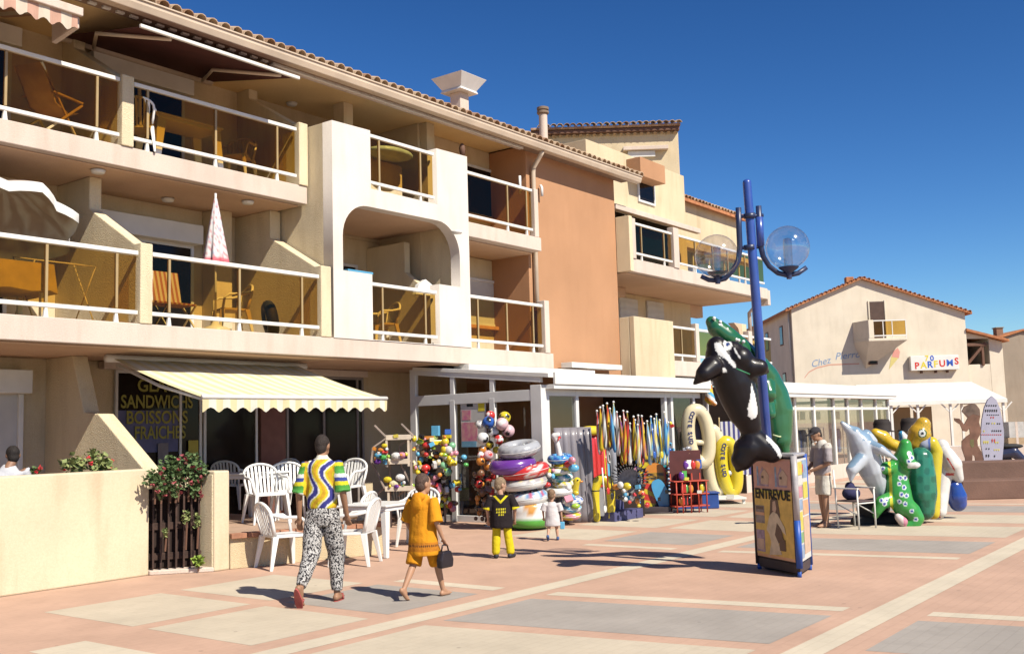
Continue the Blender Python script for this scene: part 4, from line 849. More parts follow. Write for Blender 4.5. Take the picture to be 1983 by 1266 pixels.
lp('cloth', CANV, dk, lambda q: q.tube([(0,.3,.42),(0,.1,.36),(0,-.15,.45),(0,-.45,.95)], [.24]*4, 12, .08), True, 0)
# small round items and laundry
dry = thing('drying_rack', 'folding laundry rack on the first floor left balcony', 'rack', (7.6,13.9,3.36))
for i in range(7): lp('bar', WOODL, dry, lambda q: q.tube([(-.45,-.3+i*.1,.85+.02*i),(.45,-.3+i*.1,.85+.02*i)], .008, 5), True, 0)
for s_ in (-.45,.45): lp('leg', WOODL, dry, lambda q: q.tube([(s_,-.3,.85),(s_,.3,0)], .01, 5), True, 0); lp('leg', WOODL, dry, lambda q: q.tube([(s_,.3,.97),(s_,-.3,0)], .01, 5), True, 0)
tw = thing('draped_table', 'table under a pale yellow cloth on the first floor left balcony', 'table', (6.6,13.6,3.36))
lp('cloth', mat('yellow_cloth', (.66,.58,.25), .9, .08, 6), tw, lambda q: q.prism([(-.62,.36),(-.6,.74),(.6,.74),(.66,.34),(.55,.38),(.3,.35),(0,.38),(-.3,.35)], 'y', -.42, .42)); 
for sx in (-.5,.5):
    for s2 in (-.3,.3): lp('leg', PLAST, tw, lambda q: q.box(sx-.03,sx+.03,s2-.03,s2+.03,0,.36))
STRB = stripes('brown_striped_cloth', (.62,.50,.36), (.42,.16,.08), 12, 'X')
for i, x_ in enumerate((8.95, 9.45)):
    t_ = thing('folding_chair', ('striped folding chair against the partition on the first floor balcony','striped folding chair left of the folded parasol on the first floor balcony')[i], 'chair', (x_,13.7,3.36), R(180), 'striped folding chairs')
    lp('backrest', STRB, t_, lambda q: q.add([(-.24,-.2,.42),(.24,-.2,.42),(.27,-.36,.98),(-.27,-.36,.98),(-.24,-.17,.42),(.24,-.17,.42),(.27,-.33,.98),(-.27,-.33,.98)], [(0,1,2,3),(7,6,5,4),(0,4,5,1),(1,5,6,2),(2,6,7,3),(3,7,4,0)])); lp('seat', STRB, t_, lambda q: q.box(-.24,.24,-.2,.2,.40,.43))
    for sx in (-.25,.25): lp('leg', PLAST, t_, lambda q: q.beam((sx,.2,0),(sx,-.2,.45),.025,.025)); lp('leg', PLAST, t_, lambda q: q.beam((sx,-.25,0),(sx,.18,.42),.025,.025))
ty = thing('spare_tyre', 'dark car tyre leaning on the partition of the first floor balcony', 'tyre', (11.35,13.75,3.36))
RUB = mat('dark_rubber', (.03,.03,.032), .7, .2, 8)
lp('tread', RUB, ty, lambda q: q.torus((0,0,.33), .23, .10, 24, 10, rot3(R(80),0,R(60))), True, 0); lp('rim', WALU, ty, lambda q: q.lathe([(.16,-.05),(.10,-.02),(.10,.02),(.16,.05)], (0,0,.33), 16, rot3(R(80),0,R(60))), True, 0)
ps = thing('folded_parasol', 'folded white parasol with pink flowered hem on the first floor balcony', 'parasol', (10.05,13.5,3.36))
pt = PY(430,383,13.5).z-3.36; pb = PY(427,510,13.5).z-3.36
def fold(q):
    n = 32; v = []; f = []
    lv = [(i/24, .012+.158*(i/24)**.8) for i in range(25)]
    for t, r in lv:
        for j in range(n): a = 2*math.pi*j/n; k = r*(1+.28*math.cos(j*math.pi/4*1.0*2)*t); v.append((k*math.cos(a), k*math.sin(a), pt-(pt-pb)*t-0))
    for i in range(len(lv)-1):
        for j in range(n): f.append((i*n+j, i*n+(j+1) % n, (i+1)*n+(j+1) % n, (i+1)*n+j))
    q.add(v, f); q.c = lambda co, n_: (.70,.16,.2) if co.z < pb+.05 else ((.62,.28,.30) if (math.sin(co.x*70+co.z*9)*math.sin(co.z*44+co.y*60)) > .5 else ((.45,.5,.62) if math.sin(co.x*50+2)*math.sin(co.z*31) > .75 else (.74,.72,.71)))
lp('canvas', vcol_mat('printed_cloth', .9), ps, fold, True, 0); lp('pole', WALU, ps, lambda q: q.tube([(0,0,0),(0,0,pt+.05)], .018, 8), True, 0); lp('foot', PLAST, ps, lambda q: q.lathe([(.25,0),(.25,.06),(.08,.12),(.03,.2)], (0,0,0), 16), True, 0)
pu = thing('open_parasol', 'open grey striped parasol with scalloped white rim on the left balcony', 'parasol', (6.75,14.25,3.36))
pc = PY(20,415,14.25); tip = PY(62,345,13.5)
def canopy(q):
    n = 8; R_ = 1.05; M_ = rot3(R(-20), R(14), 0); c = Vector((pc.x-6.75-.15,.0,pc.z-3.36-.1)); v = []; f = []; m_ = 10; sub = 6
    N = n*sub
    for i in range(m_+1):
        t = i/m_
        for j in range(N):
            a = 2*math.pi*j/N; fr = abs(((j % sub)/sub)-.5)*2; r = R_*t*(.86+.14*fr); z_ = .52*(1-t**1.6)+.03*fr*t
            v.append(c+M_ @ Vector((r*math.cos(a), r*math.sin(a), z_)))
    for i in range(m_):
        for j in range(N): f.append((i*N+j, i*N+(j+1) % N, (i+1)*N+(j+1) % N, (i+1)*N+j))
    for j in range(N):   # hem
        v.append(v[m_*N+j]+Vector((0,0,-.13)))
    for j in range(N): f.append((m_*N+j, m_*N+(j+1) % N, (m_+1)*N+(j+1) % N, (m_+1)*N+j))
    q.add(v, f); cc = c
    hemz = [Vector(p) for p in v[m_*N:]]
    q.c = lambda co, n_: (.78,.76,.72) if min((Vector(co)-h).length for h in hemz) < .03 else (.50,.46,.43) if int((math.atan2(co.y-cc.y, co.x-cc.x)+7)*5) % 2 and math.sin((co-cc).length*26) > -.5 else (.38,.30,.26)
lp('canopy', MATS['printed_cloth'], pu, canopy, True, 0); lp('pole', WALU, pu, lambda q: q.tube([(0,0,0),(-.02,.0,1.5),(-.1,0.0,pc.z-3.36+.25)], .02, 8), True, 0)
tent = thing('beach_towel', 'patterned towel hung over the arched bay parapet', 'towel', (12.7,13.1,4.56))
def towel(q):
    q.box(-.2,.42,-.06,.2,0,.04); q.c = lambda co, n_: [(.7,.7,.7),(.1,.35,.55),(.08,.1,.35),(.6,.15,.2)][int(abs(math.sin(co.x*31)+math.sin(co.y*27))*2) % 4]
lp('cloth', MATS['printed_cloth'], tent, towel)
bush('balcony_shrub', 'dark flowering shrub in the left of the arched bay', [((12.62,13.75,4.75),(.22,.3,.35))], 4, PETALP, mat('dusky_leaf', (.10,.09,.13), .7, .2, 9), 3.36, 160, .05)
rf = thing('folded_sunbed', 'white folded sunbed leaning in the arched bay', 'sunbed', (15.05,13.6,4.4)); lp('frame', PLAST, rf, lambda q: q.prism([(-.3,0),(.3,0),(.25,.2),(0,.32),(-.2,.2)], 'y', -.1, .0))
rm = thing('inflatable_raft', 'pale blue inflatable raft drying on the top balcony of the white bay', 'inflatable', (14.25,13.65,7.13)); lp('raft', mat('pale_blue_vinyl', (.52,.66,.68), .3, .1, 4), rm, lambda q: q.ball((0,0,0), (.55,.35,.11), 16, 8), True, 0)
fb = thing('flower_pot', 'small yellow pot plant on the orange sill of the first floor', 'plant', (17.3,14.37,4.05)); lp('pot', BEIGEP, fb, lambda q: q.lathe([(.06,0),(.08,.1)], (0,0,0), 10)); 
qq = MB(); leaves(qq, (0,0,.2), (.2,.05,.12), 60, .06); qq.build('foliage', mat('straw_leaf', (.5,.42,.12), .8), fb, False, 0, False)

tb3 = dup(tb0, GP(615,975,TZ), R(10), 'square white plastic table at the back of the terrace behind the walking man')
# ================================================================== STREET LAMP
def proj(p):
    v = Vector(p)-_C; d = v.dot(_f); return (991.5+FPX*v.dot(_r2)/d, 633-FPX*v.dot(_u2)/d)
LD = 12.05
lb = PD(1489, 905, LD); ltop = PD(1446, 347, LD)
ax = (ltop-lb).normalized(); lbase = lb - ax*(lb.z/ax.z)
lamp = thing('street_lamp', 'blue street lamp with two clear globe lanterns on curved arms', 'street lamp', lbase)
LBLUE = mat('blue_lamp_paint', (.035,.085,.36), .35, .08, 4, spec=.5, coat=.3); LDARK = mat('dark_blue_lamp_paint', (.022,.035,.10), .4, .1, 4, spec=.5)
def lpart(name, m, mk, smooth=True, bevel=0, parent=None): return part(name, m, mk, smooth, bevel, parent or lamp)
lpart('pole', LBLUE, lambda q: (q.tube([lbase, lb+(ltop-lb)*.5, ltop-ax*.04, ltop-ax*.015, ltop], [.062,.056,.05,.042,.012], 16)))
lpart('base_plate', LDARK, lambda q: q.lathe([(.14,0),(.14,.02),(.09,.05),(.075,.12)], lbase, 16))
def zp(x, y): return PD(1320+x/4.364, 330+y/4.364, LD)
for s_, px_ in (('l', [(480,315),(485,500),(492,650),(480,760),(430,850),(365,915),(300,930),(230,925),(165,895)]), ('r', [(650,300),(658,480),(668,640),(690,730),(740,810),(815,868),(900,888),(985,868),(1055,820)])):
    P_ = [zp(*a) for a in px_]; am = lpart('arm', LDARK, lambda q: q.tube(P_, [.034,.034,.034,.032,.03,.03,.03,.03,.028], 10))
    if s_ == 'r': lpart('sleeve', LBLUE, lambda q: q.tube([zp(655,395), zp(668,640)], .045, 12), parent=am)
    c = zp(*((295,725) if s_ == 'l' else (895,652))); r_ = .255
    b_ = zp(*((300,925) if s_ == 'l' else (900,885)))
    lpart('holder', LDARK, lambda q: (q.lathe([(.03,b_.z-.05),(.035,b_.z+.02),(.11,b_.z+.075),(.12,b_.z+.09),(.0,b_.z+.10)], (c.x, c.y, 0), 14)), 'auto', parent=am)
    gl_ = lpart('globe', glass_mat('globe_acrylic', (.92,.92,.93), .13, .10, refl=.6), lambda q: q.ball(c, r_, 28, 18), parent=am)
    lpart('lamp_tube', glass_mat('tube_glass', (.80,.80,.80), .22, .12, refl=.5), lambda q: (q.lathe([(.05,c.z-.22),(.052,c.z+.06),(.045,c.z+.1),(.02,c.z+.11)], (c.x+.0, c.y, 0), 14)), 'auto', parent=gl_)
for yy in (385, 650):
    lpart('collar', LDARK, lambda q: q.tube([zp(455 if yy < 500 else 470, yy+8), zp(690, yy-6)], .022, 8)); cc = zp(575, yy); lpart('clamp', LDARK, lambda q: q.tube([cc-ax*.03, cc+ax*.03], .068, 14))

# ================================================================== NEWSPAPER STAND
kL, kM = Vector((11.49,5.17,0)), Vector((11.02,4.47,0)); kR = kM+Vector((.95,.18,0))*.66
ks = thing('newspaper_stand', 'three sided poster stand for magazines at the foot of the lamp', 'stand', (kL+kM+kR)/3)
KB = mat('stand_blue', (.03,.10,.42), .4, .05, 5); KD = mat('stand_dark', (.06,.045,.05), .5, .1, 5); KA = mat('stand_alu', (.45,.42,.42), .35, .1, 8, spec=.5)
KT = PD(1500, 884, depth(kM)).z
cen = (kL+kM+kR)/3
def shrink(p, k): return cen+(p-cen)*k
part('base', KD, lambda q: q.prism([tuple(shrink(p,1.02).xy) for p in (kL,kM,kR)], 'z', .03, .14), parent=ks)
part('core', KD, lambda q: q.prism([tuple(shrink(p,.94).xy) for p in (kL,kM,kR)], 'z', .14, KT-.02), parent=ks, bevel=0)
part('lid', KA, lambda q: q.prism([tuple(shrink(p,1.03).xy) for p in (kL,kM,kR)], 'z', KT-.02, KT+.02), parent=ks)
part('corner_tube', KA, lambda q: q.tube([kM+Vector((0,0,.62)), kM+Vector((0,0,KT))], .036, 10), True, 0, ks); part('corner_tube', KB, lambda q: q.tube([kM+Vector((0,0,.1)), kM+Vector((0,0,.62))], .037, 10), True, 0, ks)
for p_ in (kL, kR): part('corner_tube', KD if p_ is kL else KB, lambda q: q.tube([p_+Vector((0,0,.06)), p_+Vector((0,0,KT))], .025, 10), True, 0, ks)
for p_ in (kL,kM,kR): s2 = shrink(p_,.95); part('foot', KB, lambda q: q.tube([(s2.x,s2.y,0),(s2.x,s2.y,.06)], .025, 8), True, 0, ks)
def face(a, b, off):
    """rectangles on an upright face from a to b, u and v in 0..1, off metres proud"""
    d = (b-a); n = Vector((d.y, -d.x, 0)).normalized()
    if n.dot(a-cen) < 0: n = -n
    def quad(u0, u1, v0, v1, m, lift, name='print', parent=None, poly=None):
        f = lambda u, v: a+d*u+n*(off+lift)+Vector((0,0,.16+(KT-.2)*v))
        pts = poly or [(u0,v0),(u1,v0),(u1,v1),(u0,v1)]
        q = MB(); k = len(pts); q.add([f(*p) for p in pts]+[f(*p)-n*.0015 for p in pts], [tuple(range(k)), tuple(range(k,2*k))[::-1]]+[(i,(i+1)%k,k+(i+1)%k,k+i) for i in range(k)])
        return q.build(name, m, parent or ks, False, 0)
    return quad, n, d
C_ = lambda n, c, var=.1, sc=14, c2=None: mat(n, c, .35, var, sc, spec=.5, col2=c2)
MUST = C_('print_mustard', (.80,.54,.12)); ORG = C_('print_orange', (.78,.36,.14), .1, 9, (.70,.46,.32)); SKIN_ = C_('print_skin', (.66,.46,.33)); SKIN2 = C_('print_pale', (.72,.60,.42)); PBR = C_('print_brown', (.13,.07,.05)); PGR = C_('print_grey', (.30,.25,.24), .2, 20); PPU = C_('print_mauve', (.42,.30,.40), .2, 20); PBL = C_('print_sky', (.30,.42,.60), .2, 12); PRE = C_('print_red', (.6,.07,.06)); PYE = C_('print_yellow', (.72,.62,.10)); PWH = C_('print_white', (.72,.70,.66), .05, 20); PGN = C_('print_green', (.25,.45,.2), .1, 10); PPK = C_('print_pink', (.66,.30,.34), .1, 10)
F1, n1, d1 = face(kL, kM, .025)
pan = F1(.05,.95,0,1, ORG, -.004, 'poster')
F1(.05,.95,.03,.68, MUST, 0, parent=pan)
F1(.05,.95,.69,.99, C_('print_rosy', (.76,.42,.30), .2, 8, (.60,.30,.26)), 0, parent=pan)
for u in (.12,.56):
    F1(0,0,0,0, PPU, .002, parent=pan, poly=[(u,.72),(u+.3,.72),(u+.3,.8),(u+.16,.92),(u+.05,.8)]); F1(0,0,0,0, SKIN_, .004, parent=pan, poly=[(u+.12,.74),(u+.3,.74),(u+.32,.83),(u+.22,.9),(u+.12,.84)]); F1(u+.14,u+.19,.80,.825, PBR, .006, parent=pan); F1(u+.02,u+.06,.72,.92, PBL, .003, parent=pan)
F1(.08,.92,.655,.685, PYE, .001, parent=pan)
F1(.06,.28,.34,.52, PGR, .002, parent=pan); F1(.06,.28,.42,.45, ORG, .004, parent=pan); F1(.08,.26,.48,.51, PBR, .004, parent=pan); F1(.06,.26,.05,.27, PPU, .002, parent=pan); F1(.08,.24,.07,.18, SKIN_, .004, parent=pan)
F1(0,0,0,0, PBR, .002, parent=pan, poly=[(.40,.40),(.44,.58),(.52,.63),(.62,.60),(.66,.44),(.60,.30),(.44,.3)])
F1(0,0,0,0, SKIN_, .004, parent=pan, poly=[(.48,.48),(.50,.57),(.56,.58),(.58,.5),(.55,.46)])
F1(0,0,0,0, SKIN2, .005, parent=pan, poly=[(.32,.28),(.40,.42),(.50,.47),(.60,.45),(.75,.33),(.78,.25),(.70,.28),(.62,.34),(.55,.24),(.66,.05),(.36,.03),(.42,.16),(.38,.24)])
F1(0,0,0,0, PBR, .007, parent=pan, poly=[(.52,.24),(.58,.36),(.68,.3),(.72,.2),(.6,.16)]); F1(.62,.76,.09,.2, PBR, .006, parent=pan)
me_ = text_mesh('ENTREVUE', .16, bold=.004, align='CENTER'); me_.materials.append(BLK); wdt = max(v.co.x for v in me_.vertices)*2
o_ = inst('lettering', me_, pan, (kL+kM)/2+n1*.032+Vector((0,0,.16+(KT-.2)*.595))-ks.location, (R(90),0,math.atan2(d1.y,d1.x)+(0 if d1.cross(n1).z < 0 else math.pi)), (d1.length*.84/wdt,1.0,1))
F2, n2, d2 = face(kM, kR, .02)
pan = F2(.06,.96,0,1, PWH, -.003, 'poster')
for (u0,u1,v0,v1,m_) in ((.1,.5,.84,.97,PYE),(.52,.94,.8,.98,PBL),(.1,.9,.74,.8,PWH),(.12,.45,.62,.73,PPK),(.5,.92,.6,.76,PYE),(.1,.4,.5,.6,PBL),(.42,.92,.44,.58,ORG),(.1,.35,.3,.48,PYE),(.38,.92,.06,.42,SKIN_),(.55,.8,.1,.36,PRE),(.1,.34,.18,.28,PGN),(.1,.34,.03,.16,PBL),(.42,.6,.86,.94,PRE),(.15,.3,.52,.56,PRE)): F2(u0,u1,v0,v1,m_, .002+.0004*random.random(), parent=pan)
F3, n3, d3 = face(kR, kL, .02); F3(.05,.95,0,1, PYE, 0, 'poster')

# ================================================================== INFLATABLES TIED TO THE LAMP
VINYL = vcol_mat('printed_vinyl', .26, .4, coat=.15)
OVIN = vcol_mat('whale_vinyl', .38, .25, coat=.06)
def vin(name, c, rough=.25): return mat(name, c, rough, .04, 3, spec=.5, coat=.35)
def inpoly(x, y, P):
    r = False; n = len(P)
    for i in range(n):
        (x1, y1), (x2, y2) = P[i], P[i-1]
        if (y1 > y) != (y2 > y) and x < (x2-x1)*(y-y1)/(y2-y1)+x1: r = not r
    return r
def oz(x, y): return (1300+x/4.22, 600+y/4.22)      # reading points off the enlarged photograph
OD = 11.62
def opt(x, y, dd=0.0): return PD(*oz(x, y), OD+dd)
orca = thing('inflatable_orca', 'black and white inflatable killer whale tied upright to the lamp', 'inflatable', opt(730,1250))
ob_ = MB(); oo = orca.location
def oc(pts): return [opt(*p)-oo for p in pts]
sp = [(372,300),(405,380),(465,480),(515,600),(555,720),(592,830),(635,930),(665,1000),(680,1060)]
chain(ob_, oc(sp), [.12,.18,.215,.23,.215,.185,.14,.105,.10], 18)
chain(ob_, oc([(500,330,-.05),(560,400,-.08),(610,470,-.05),(620,560,0)]), [.11,.15,.14,.12], 16)
chain(ob_, oc([(330,470,-.18),(270,520,-.25),(190,600,-.22)]), [.13,.10,.025], 12)
chain(ob_, oc([(660,470,-.1),(720,470,-.12),(775,500,-.1)]), [.13,.10,.04], 12)
chain(ob_, oc([(650,1060),(640,1130),(580,1220),(545,1300)]), [.13,.16,.13,.04], 12); chain(ob_, oc([(680,1060),(740,1120),(820,1170),(895,1195)]), [.13,.145,.115,.035], 12)
chain(ob_, oc([(600,1130),(700,1140),(790,1160)]), [.13,.135,.11], 12)
OP = [[(350,270),(385,262),(440,320),(480,385),(520,430),(535,480),(505,470),(445,400),(390,370),(360,330)], [(655,595),(685,700),(708,820),(695,880),(660,893),(625,860),(625,800),(645,720)], [(418,475),(445,470),(452,505),(425,515)], [(505,310),(520,310),(570,395),(560,405)], [(770,985),(800,995),(860,1090),(908,1190),(890,1215),(840,1130),(780,1060)], [(430,250),(470,245),(500,280),(490,325),(450,325),(425,290)]]
OP2 = [(445,270),(470,265),(480,285),(460,300),(445,290)]
def orca_col(co, n):
    w = co+oo; px, py = proj(w); x, y = (px-1300)*4.22, (py-600)*4.22
    if (w-_C).dot(n) < 0:
        if inpoly(x, y, OP2): return (.03,.06,.2)
        for P in OP:
            if inpoly(x, y, P): return (.80,.80,.78)
    if n.dot(Vector((.5,.3,-.2))) > .55 and y < 900 and y > 450: return (.78,.78,.76)
    return (.012,.009,.011)
blob(ob_, 'body', OVIN, orca, .016, 8, orca_col)
lp('tie_cord', mat('green_cord', (.05,.25,.12), .6), orca, lambda q: q.tube(oc([(530,480,-.42),(580,500,-.42),(640,525,-.36)]), .008, 6), True, 0)
cr = thing('inflatable_crocodile', 'dark green inflatable crocodile tied behind the killer whale on the lamp', 'inflatable', PD(1515,880,12.35)); ko = cr.location
def kc(pts): return [PD(*oz(x, y), 12.35+d)-ko for x, y, d in pts]
kb = MB(); GREEN = vin('deep_green_vinyl', (.02,.13,.05))
chain(kb, kc([(330,100,-.3),(370,150,-.3),(460,220,-.3),(570,320,-.2),(670,430,-.05),(760,560,.1),(820,700,.15),(855,830,.15),(870,960,.1),(890,1060,.05),(925,1150,0)]), [.075,.11,.12,.13,.15,.185,.205,.21,.18,.14,.07], 16)
chain(kb, kc([(760,600,0),(790,680,-.1),(820,700,-.12)]), [.12,.1,.06]); chain(kb, kc([(780,780,-.05),(810,850,-.12)]), [.11,.07])
blob(kb, 'body', GREEN, cr, .016, 7)
kt = MB()
for i, (x, y) in enumerate(((350,65),(400,95),(405,122),(455,155),(478,188),(530,238),(550,245),(590,255))): lp('tooth', mat('white_vinyl', (.8,.8,.78), .3, .03, 3, coat=.3), cr, lambda q: q.ball(kc([(x,y+4,-.38)])[0], .022, 8, 6), True, 0)
lp('tie_cord', mat('pale_cord', (.55,.62,.35), .6), cr, lambda q: q.tube(kc([(830,1020,-.12),(880,1035,-.12),(940,1030,.1)]), .01, 6), True, 0)

# ================================================================== BEACH TOYS BY THE METAL CHAIR (right)
def rz_(x, y): return (1540+x/4.366, 760+y/4.366)
def rp(x, y, d=16.5): return PD(*rz_(x, y), d)
def inflatable(name, label, base, segs, colfn=None, m=None, voxel=.016, sm=7, d=16.5, balls=()):
    """segs: list of chains of (x, y, depth offset, radius in metres)"""
    b = rp(*base, d); b.z = max(0, b.z); t = thing(name, label, 'inflatable', b); q = MB()
    for s in segs: chain(q, [rp(x, y, d+o)-b for x, y, o, r in s], [r for *_, r in s], 14)
    for x, y, o, rr, M_ in balls: q.ball(rp(x, y, d+o)-b, rr, 18, 12, M_)
    f = None
    if colfn:
        def f(co, n):
            w = co+b; px, py = proj(w); return colfn((px-1540)*4.366, (py-760)*4.366, n, (w-_C).dot(n) < 0, co)
    blob(q, 'body', m or VINYL, t, voxel, sm, f); return t
def dol(x, y, n, front, co):
    if n.z > .35 or (n.x > .35 and y < 520): return (.22,.33,.45)
    return (.56,.60,.66)
inflatable('inflatable_dolphin', 'grey blue inflatable dolphin rearing beside the metal folding chair', (700,1000), [[(395,255,0,.035),(440,300,0,.07),(500,350,0,.13),(560,440,0,.2),(600,540,0,.23),(640,640,0,.21),(680,740,.05,.17),(715,840,.1,.12),(735,930,.12,.08)], [(640,450,-.1,.1),(720,480,-.22,.085),(860,565,-.25,.02)], [(560,560,-.12,.12),(480,650,-.2,.1),(470,740,-.22,.03)], [(600,360,.05,.1),(660,410,.1,.07)]], dol)
def crocd(x, y, n, front, co):
    if front:
        for (sx, sy_) in ((690,630),(715,660),(740,640),(730,910),(755,940),(770,905),(880,920),(930,940),(900,860),(940,870),(920,800),(880,770),(985,1000),(1020,1070),(965,515),(985,550),(960,580),(890,720),(930,720)):
            r2 = (x-sx)**2+(y-sy_)**2
            if r2 < 130: return (.04,.06,.35)
            if r2 < 420: return (.70,.76,.76)
    if abs(x-795-.06*(y-600)) < 12 and 580 < y < 1000: return (.62,.60,.05)
    if y > 590 and y < 640 and x > 950: return (.78,.78,.74)
    return (.05,.32,.06)
inflatable('inflatable_crocodile', 'bright green inflatable crocodile with blue ringed spots sitting on the paving', (900,1120), [[(930,440,0,.1),(925,520,0,.14),(950,590,-.1,.12),(1010,610,-.15,.07),(1040,612,-.16,.04)], [(925,520,0,.14),(880,620,.05,.17),(850,740,.05,.2),(870,860,0,.21),(910,950,-.05,.18),(980,1000,-.1,.15),(1020,1060,-.12,.13),(1000,1110,-.14,.11),(940,1125,-.15,.08)], [(820,630,0,.11),(750,640,-.1,.1),(680,620,-.12,.06)], [(800,900,-.05,.12),(730,930,-.12,.11),(690,1000,-.12,.08),(680,1040,-.1,.05)]], crocd)
def turt(x, y, n, front, co):
    k = math.sin(x*.055)*math.sin(y*.045); return (.03,.19,.12) if k < .3 else (.02,.13,.08)
inflatable('inflatable_turtle', 'dark green inflatable turtle raft standing on edge among the toys', (1080,1080), [[(1060,560,.25,.2),(1060,700,.2,.24),(1070,860,.15,.24),(1090,990,.1,.17)]], turt, d=16.6)
def sun_c(x, y, n, front, co):
    r2 = (x-1075)**2+(y-345)**2
    if front and r2 < 200: return (.02,.02,.02)
    if front and r2 < 800: return (.8,.8,.76)
    if front and r2 < 1500: return (.05,.12,.03)
    return (.60,.36,.03) if math.sin(x*.21)*math.sin(y*.19) < .45 or x < 1050 else (.35,.30,.04)
inflatable('inflatable_animal', 'orange yellow inflatable animal with round printed eye', (1060,980), [[(1080,270,.3,.13),(1050,350,.3,.19),(1010,430,.3,.14),(1020,560,.4,.1),(1050,980,.45,.1)]], sun_c, d=16.8)
inflatable('inflatable_banana', 'plain yellow inflatable bent like a long balloon behind the dolphin', (860,900), [[(680,345,.3,.09),(740,380,.3,.125),(800,430,.3,.1),(850,450,.3,.1),(890,470,.35,.08),(880,900,.5,.08)]], m=vin('warm_yellow_vinyl', (.66,.42,.02)), d=16.7)
def strp(x, y, n, front, co):
    return (.62,.50,.03) if x > 1145 else (.10,.16,.42) if x > 1125 else (.38,.40,.50)
inflatable('inflatable_ring_boat', 'grey and yellow inflatable boat stood on end beside the turtle raft', (1170,1060), [[(1090,440,.3,.1),(1150,430,.3,.12),(1185,500,.3,.12),(1175,640,.25,.12),(1165,800,.2,.12),(1165,940,.15,.12),(1170,1020,.1,.1)]], strp, d=16.7)
def redw(x, y, n, front, co):
    k = (x-1210)-.05*(y-800)
    if -14 < k < 6 or (1280 < x < 1350 and 550 < y < 660 and abs((x-1285)-.6*(y-550)) < 8) or (1270 < x < 1345 and 680 < y < 700): return (.55,.03,.03)
    return (.76,.73,.70)
inflatable('inflatable_boat', 'white inflatable boat with red stripes standing upright', (1220,1040), [[(1240,450,.5,.12),(1260,560,.5,.16),(1245,700,.45,.16),(1225,850,.4,.15),(1220,1000,.3,.12)], [(1280,520,.4,.13),(1330,610,.35,.16),(1380,720,.35,.09)]], redw, d=17.0)
inflatable('inflatable_ball', 'blue inflatable egg hanging at the end of the toy group', (1340,1000), [[(1345,800,.2,.14),(1360,880,.2,.18),(1375,930,.2,.15)]], m=vin('royal_blue_vinyl', (.02,.06,.30)), d=17.2)
inflatable('rubber_rings', 'black rubber tubes heaped under the metal chair', (750,1100), [[(540,1100,.2,.14),(700,1110,.25,.14),(820,1080,.2,.14)], [(600,980,.3,.16),(720,960,.35,.16)]], m=RUB, d=16.6)
inflatable('inflatable_duck', 'pink and white inflatable lying under the green crocodile tail', (900,1130), [[(870,1050,.0,.06),(910,1090,0,.08),(920,1130,.0,.04)]], lambda x, y, n, f, c: (.74,.62,.58) if x < 915 else (.62,.25,.34), d=16.3)
inflatable('inflatable_penguin', 'blue and white inflatable head poking up behind the yellow toys', (920,620), [[(900,350,.6,.06),(920,390,.6,.09),(925,430,.6,.07),(930,620,.6,.06)]], lambda x, y, n, f, c: (.05,.3,.55) if x < 905 else ((.04,.05,.2) if y > 405 else (.76,.76,.76)), d=17)
for i, (x, y) in enumerate(((735,285),(965,275))):
    p_ = rp(x, y, 18.0); t_ = thing('display_hat', ('black hat on a stand behind the yellow inflatables','dark hat on a stand behind the round eyed inflatable')[i], 'hat', (p_.x, p_.y, 0)); HM = mat('black_felt', (.03,.022,.02), .8)
    lp('crown', HM, t_, lambda q: q.lathe([(.21,p_.z-.1),(.19,p_.z-.08),(.15,p_.z-.07),(.15,p_.z+.05),(.12,p_.z+.12),(.001,p_.z+.13)], (0,0,0), 16), True, 0); lp('stand_pole', WALU, t_, lambda q: q.tube([(0,0,0),(0,0,p_.z)], .015, 6), True, 0)
fc = GP(1660, 1022); mc = thing('metal_folding_chair', 'white tubular folding chair with black bag beside the dolphin', 'chair', fc, R(-20))
for sx in (-.2,.2): lp('leg', WHITE, mc, lambda q: q.tube([(sx,-.2,0),(sx,-.2,.62)], .014, 8), True, 0); lp('leg', WHITE, mc, lambda q: q.tube([(sx,.2,0),(sx,.24,.92)], .014, 8), True, 0); lp('armrest', WHITE, mc, lambda q: q.beam((sx,-.22,.63),(sx,.25,.63),.04,.02)); lp('brace', WHITE, mc, lambda q: q.tube([(sx,-.2,.22),(sx,.2,.38)], .01, 6), True, 0)
lp('seat', mat('dark_sling', (.12,.08,.08), .9), mc, lambda q: q.box(-.2,.2,-.2,.22,.42,.44)); lp('cross_bar', WHITE, mc, lambda q: q.tube([(-.2,-.2,.40),(.2,-.2,.40)], .012, 6), True, 0)
bg_ = thing('black_bag', 'black bag lying on the metal folding chair', 'bag', fc+Vector((.05,.08,.44))); bq = MB(); bq.ball((0,0,.1),(.19,.14,.11),14,9); bq.ball((.1,.05,.2),(.1,.08,.08),12,8); blob(bq, 'sack', mat('dark_blue_cloth', (.03,.03,.09), .9), bg_, .02, 4)

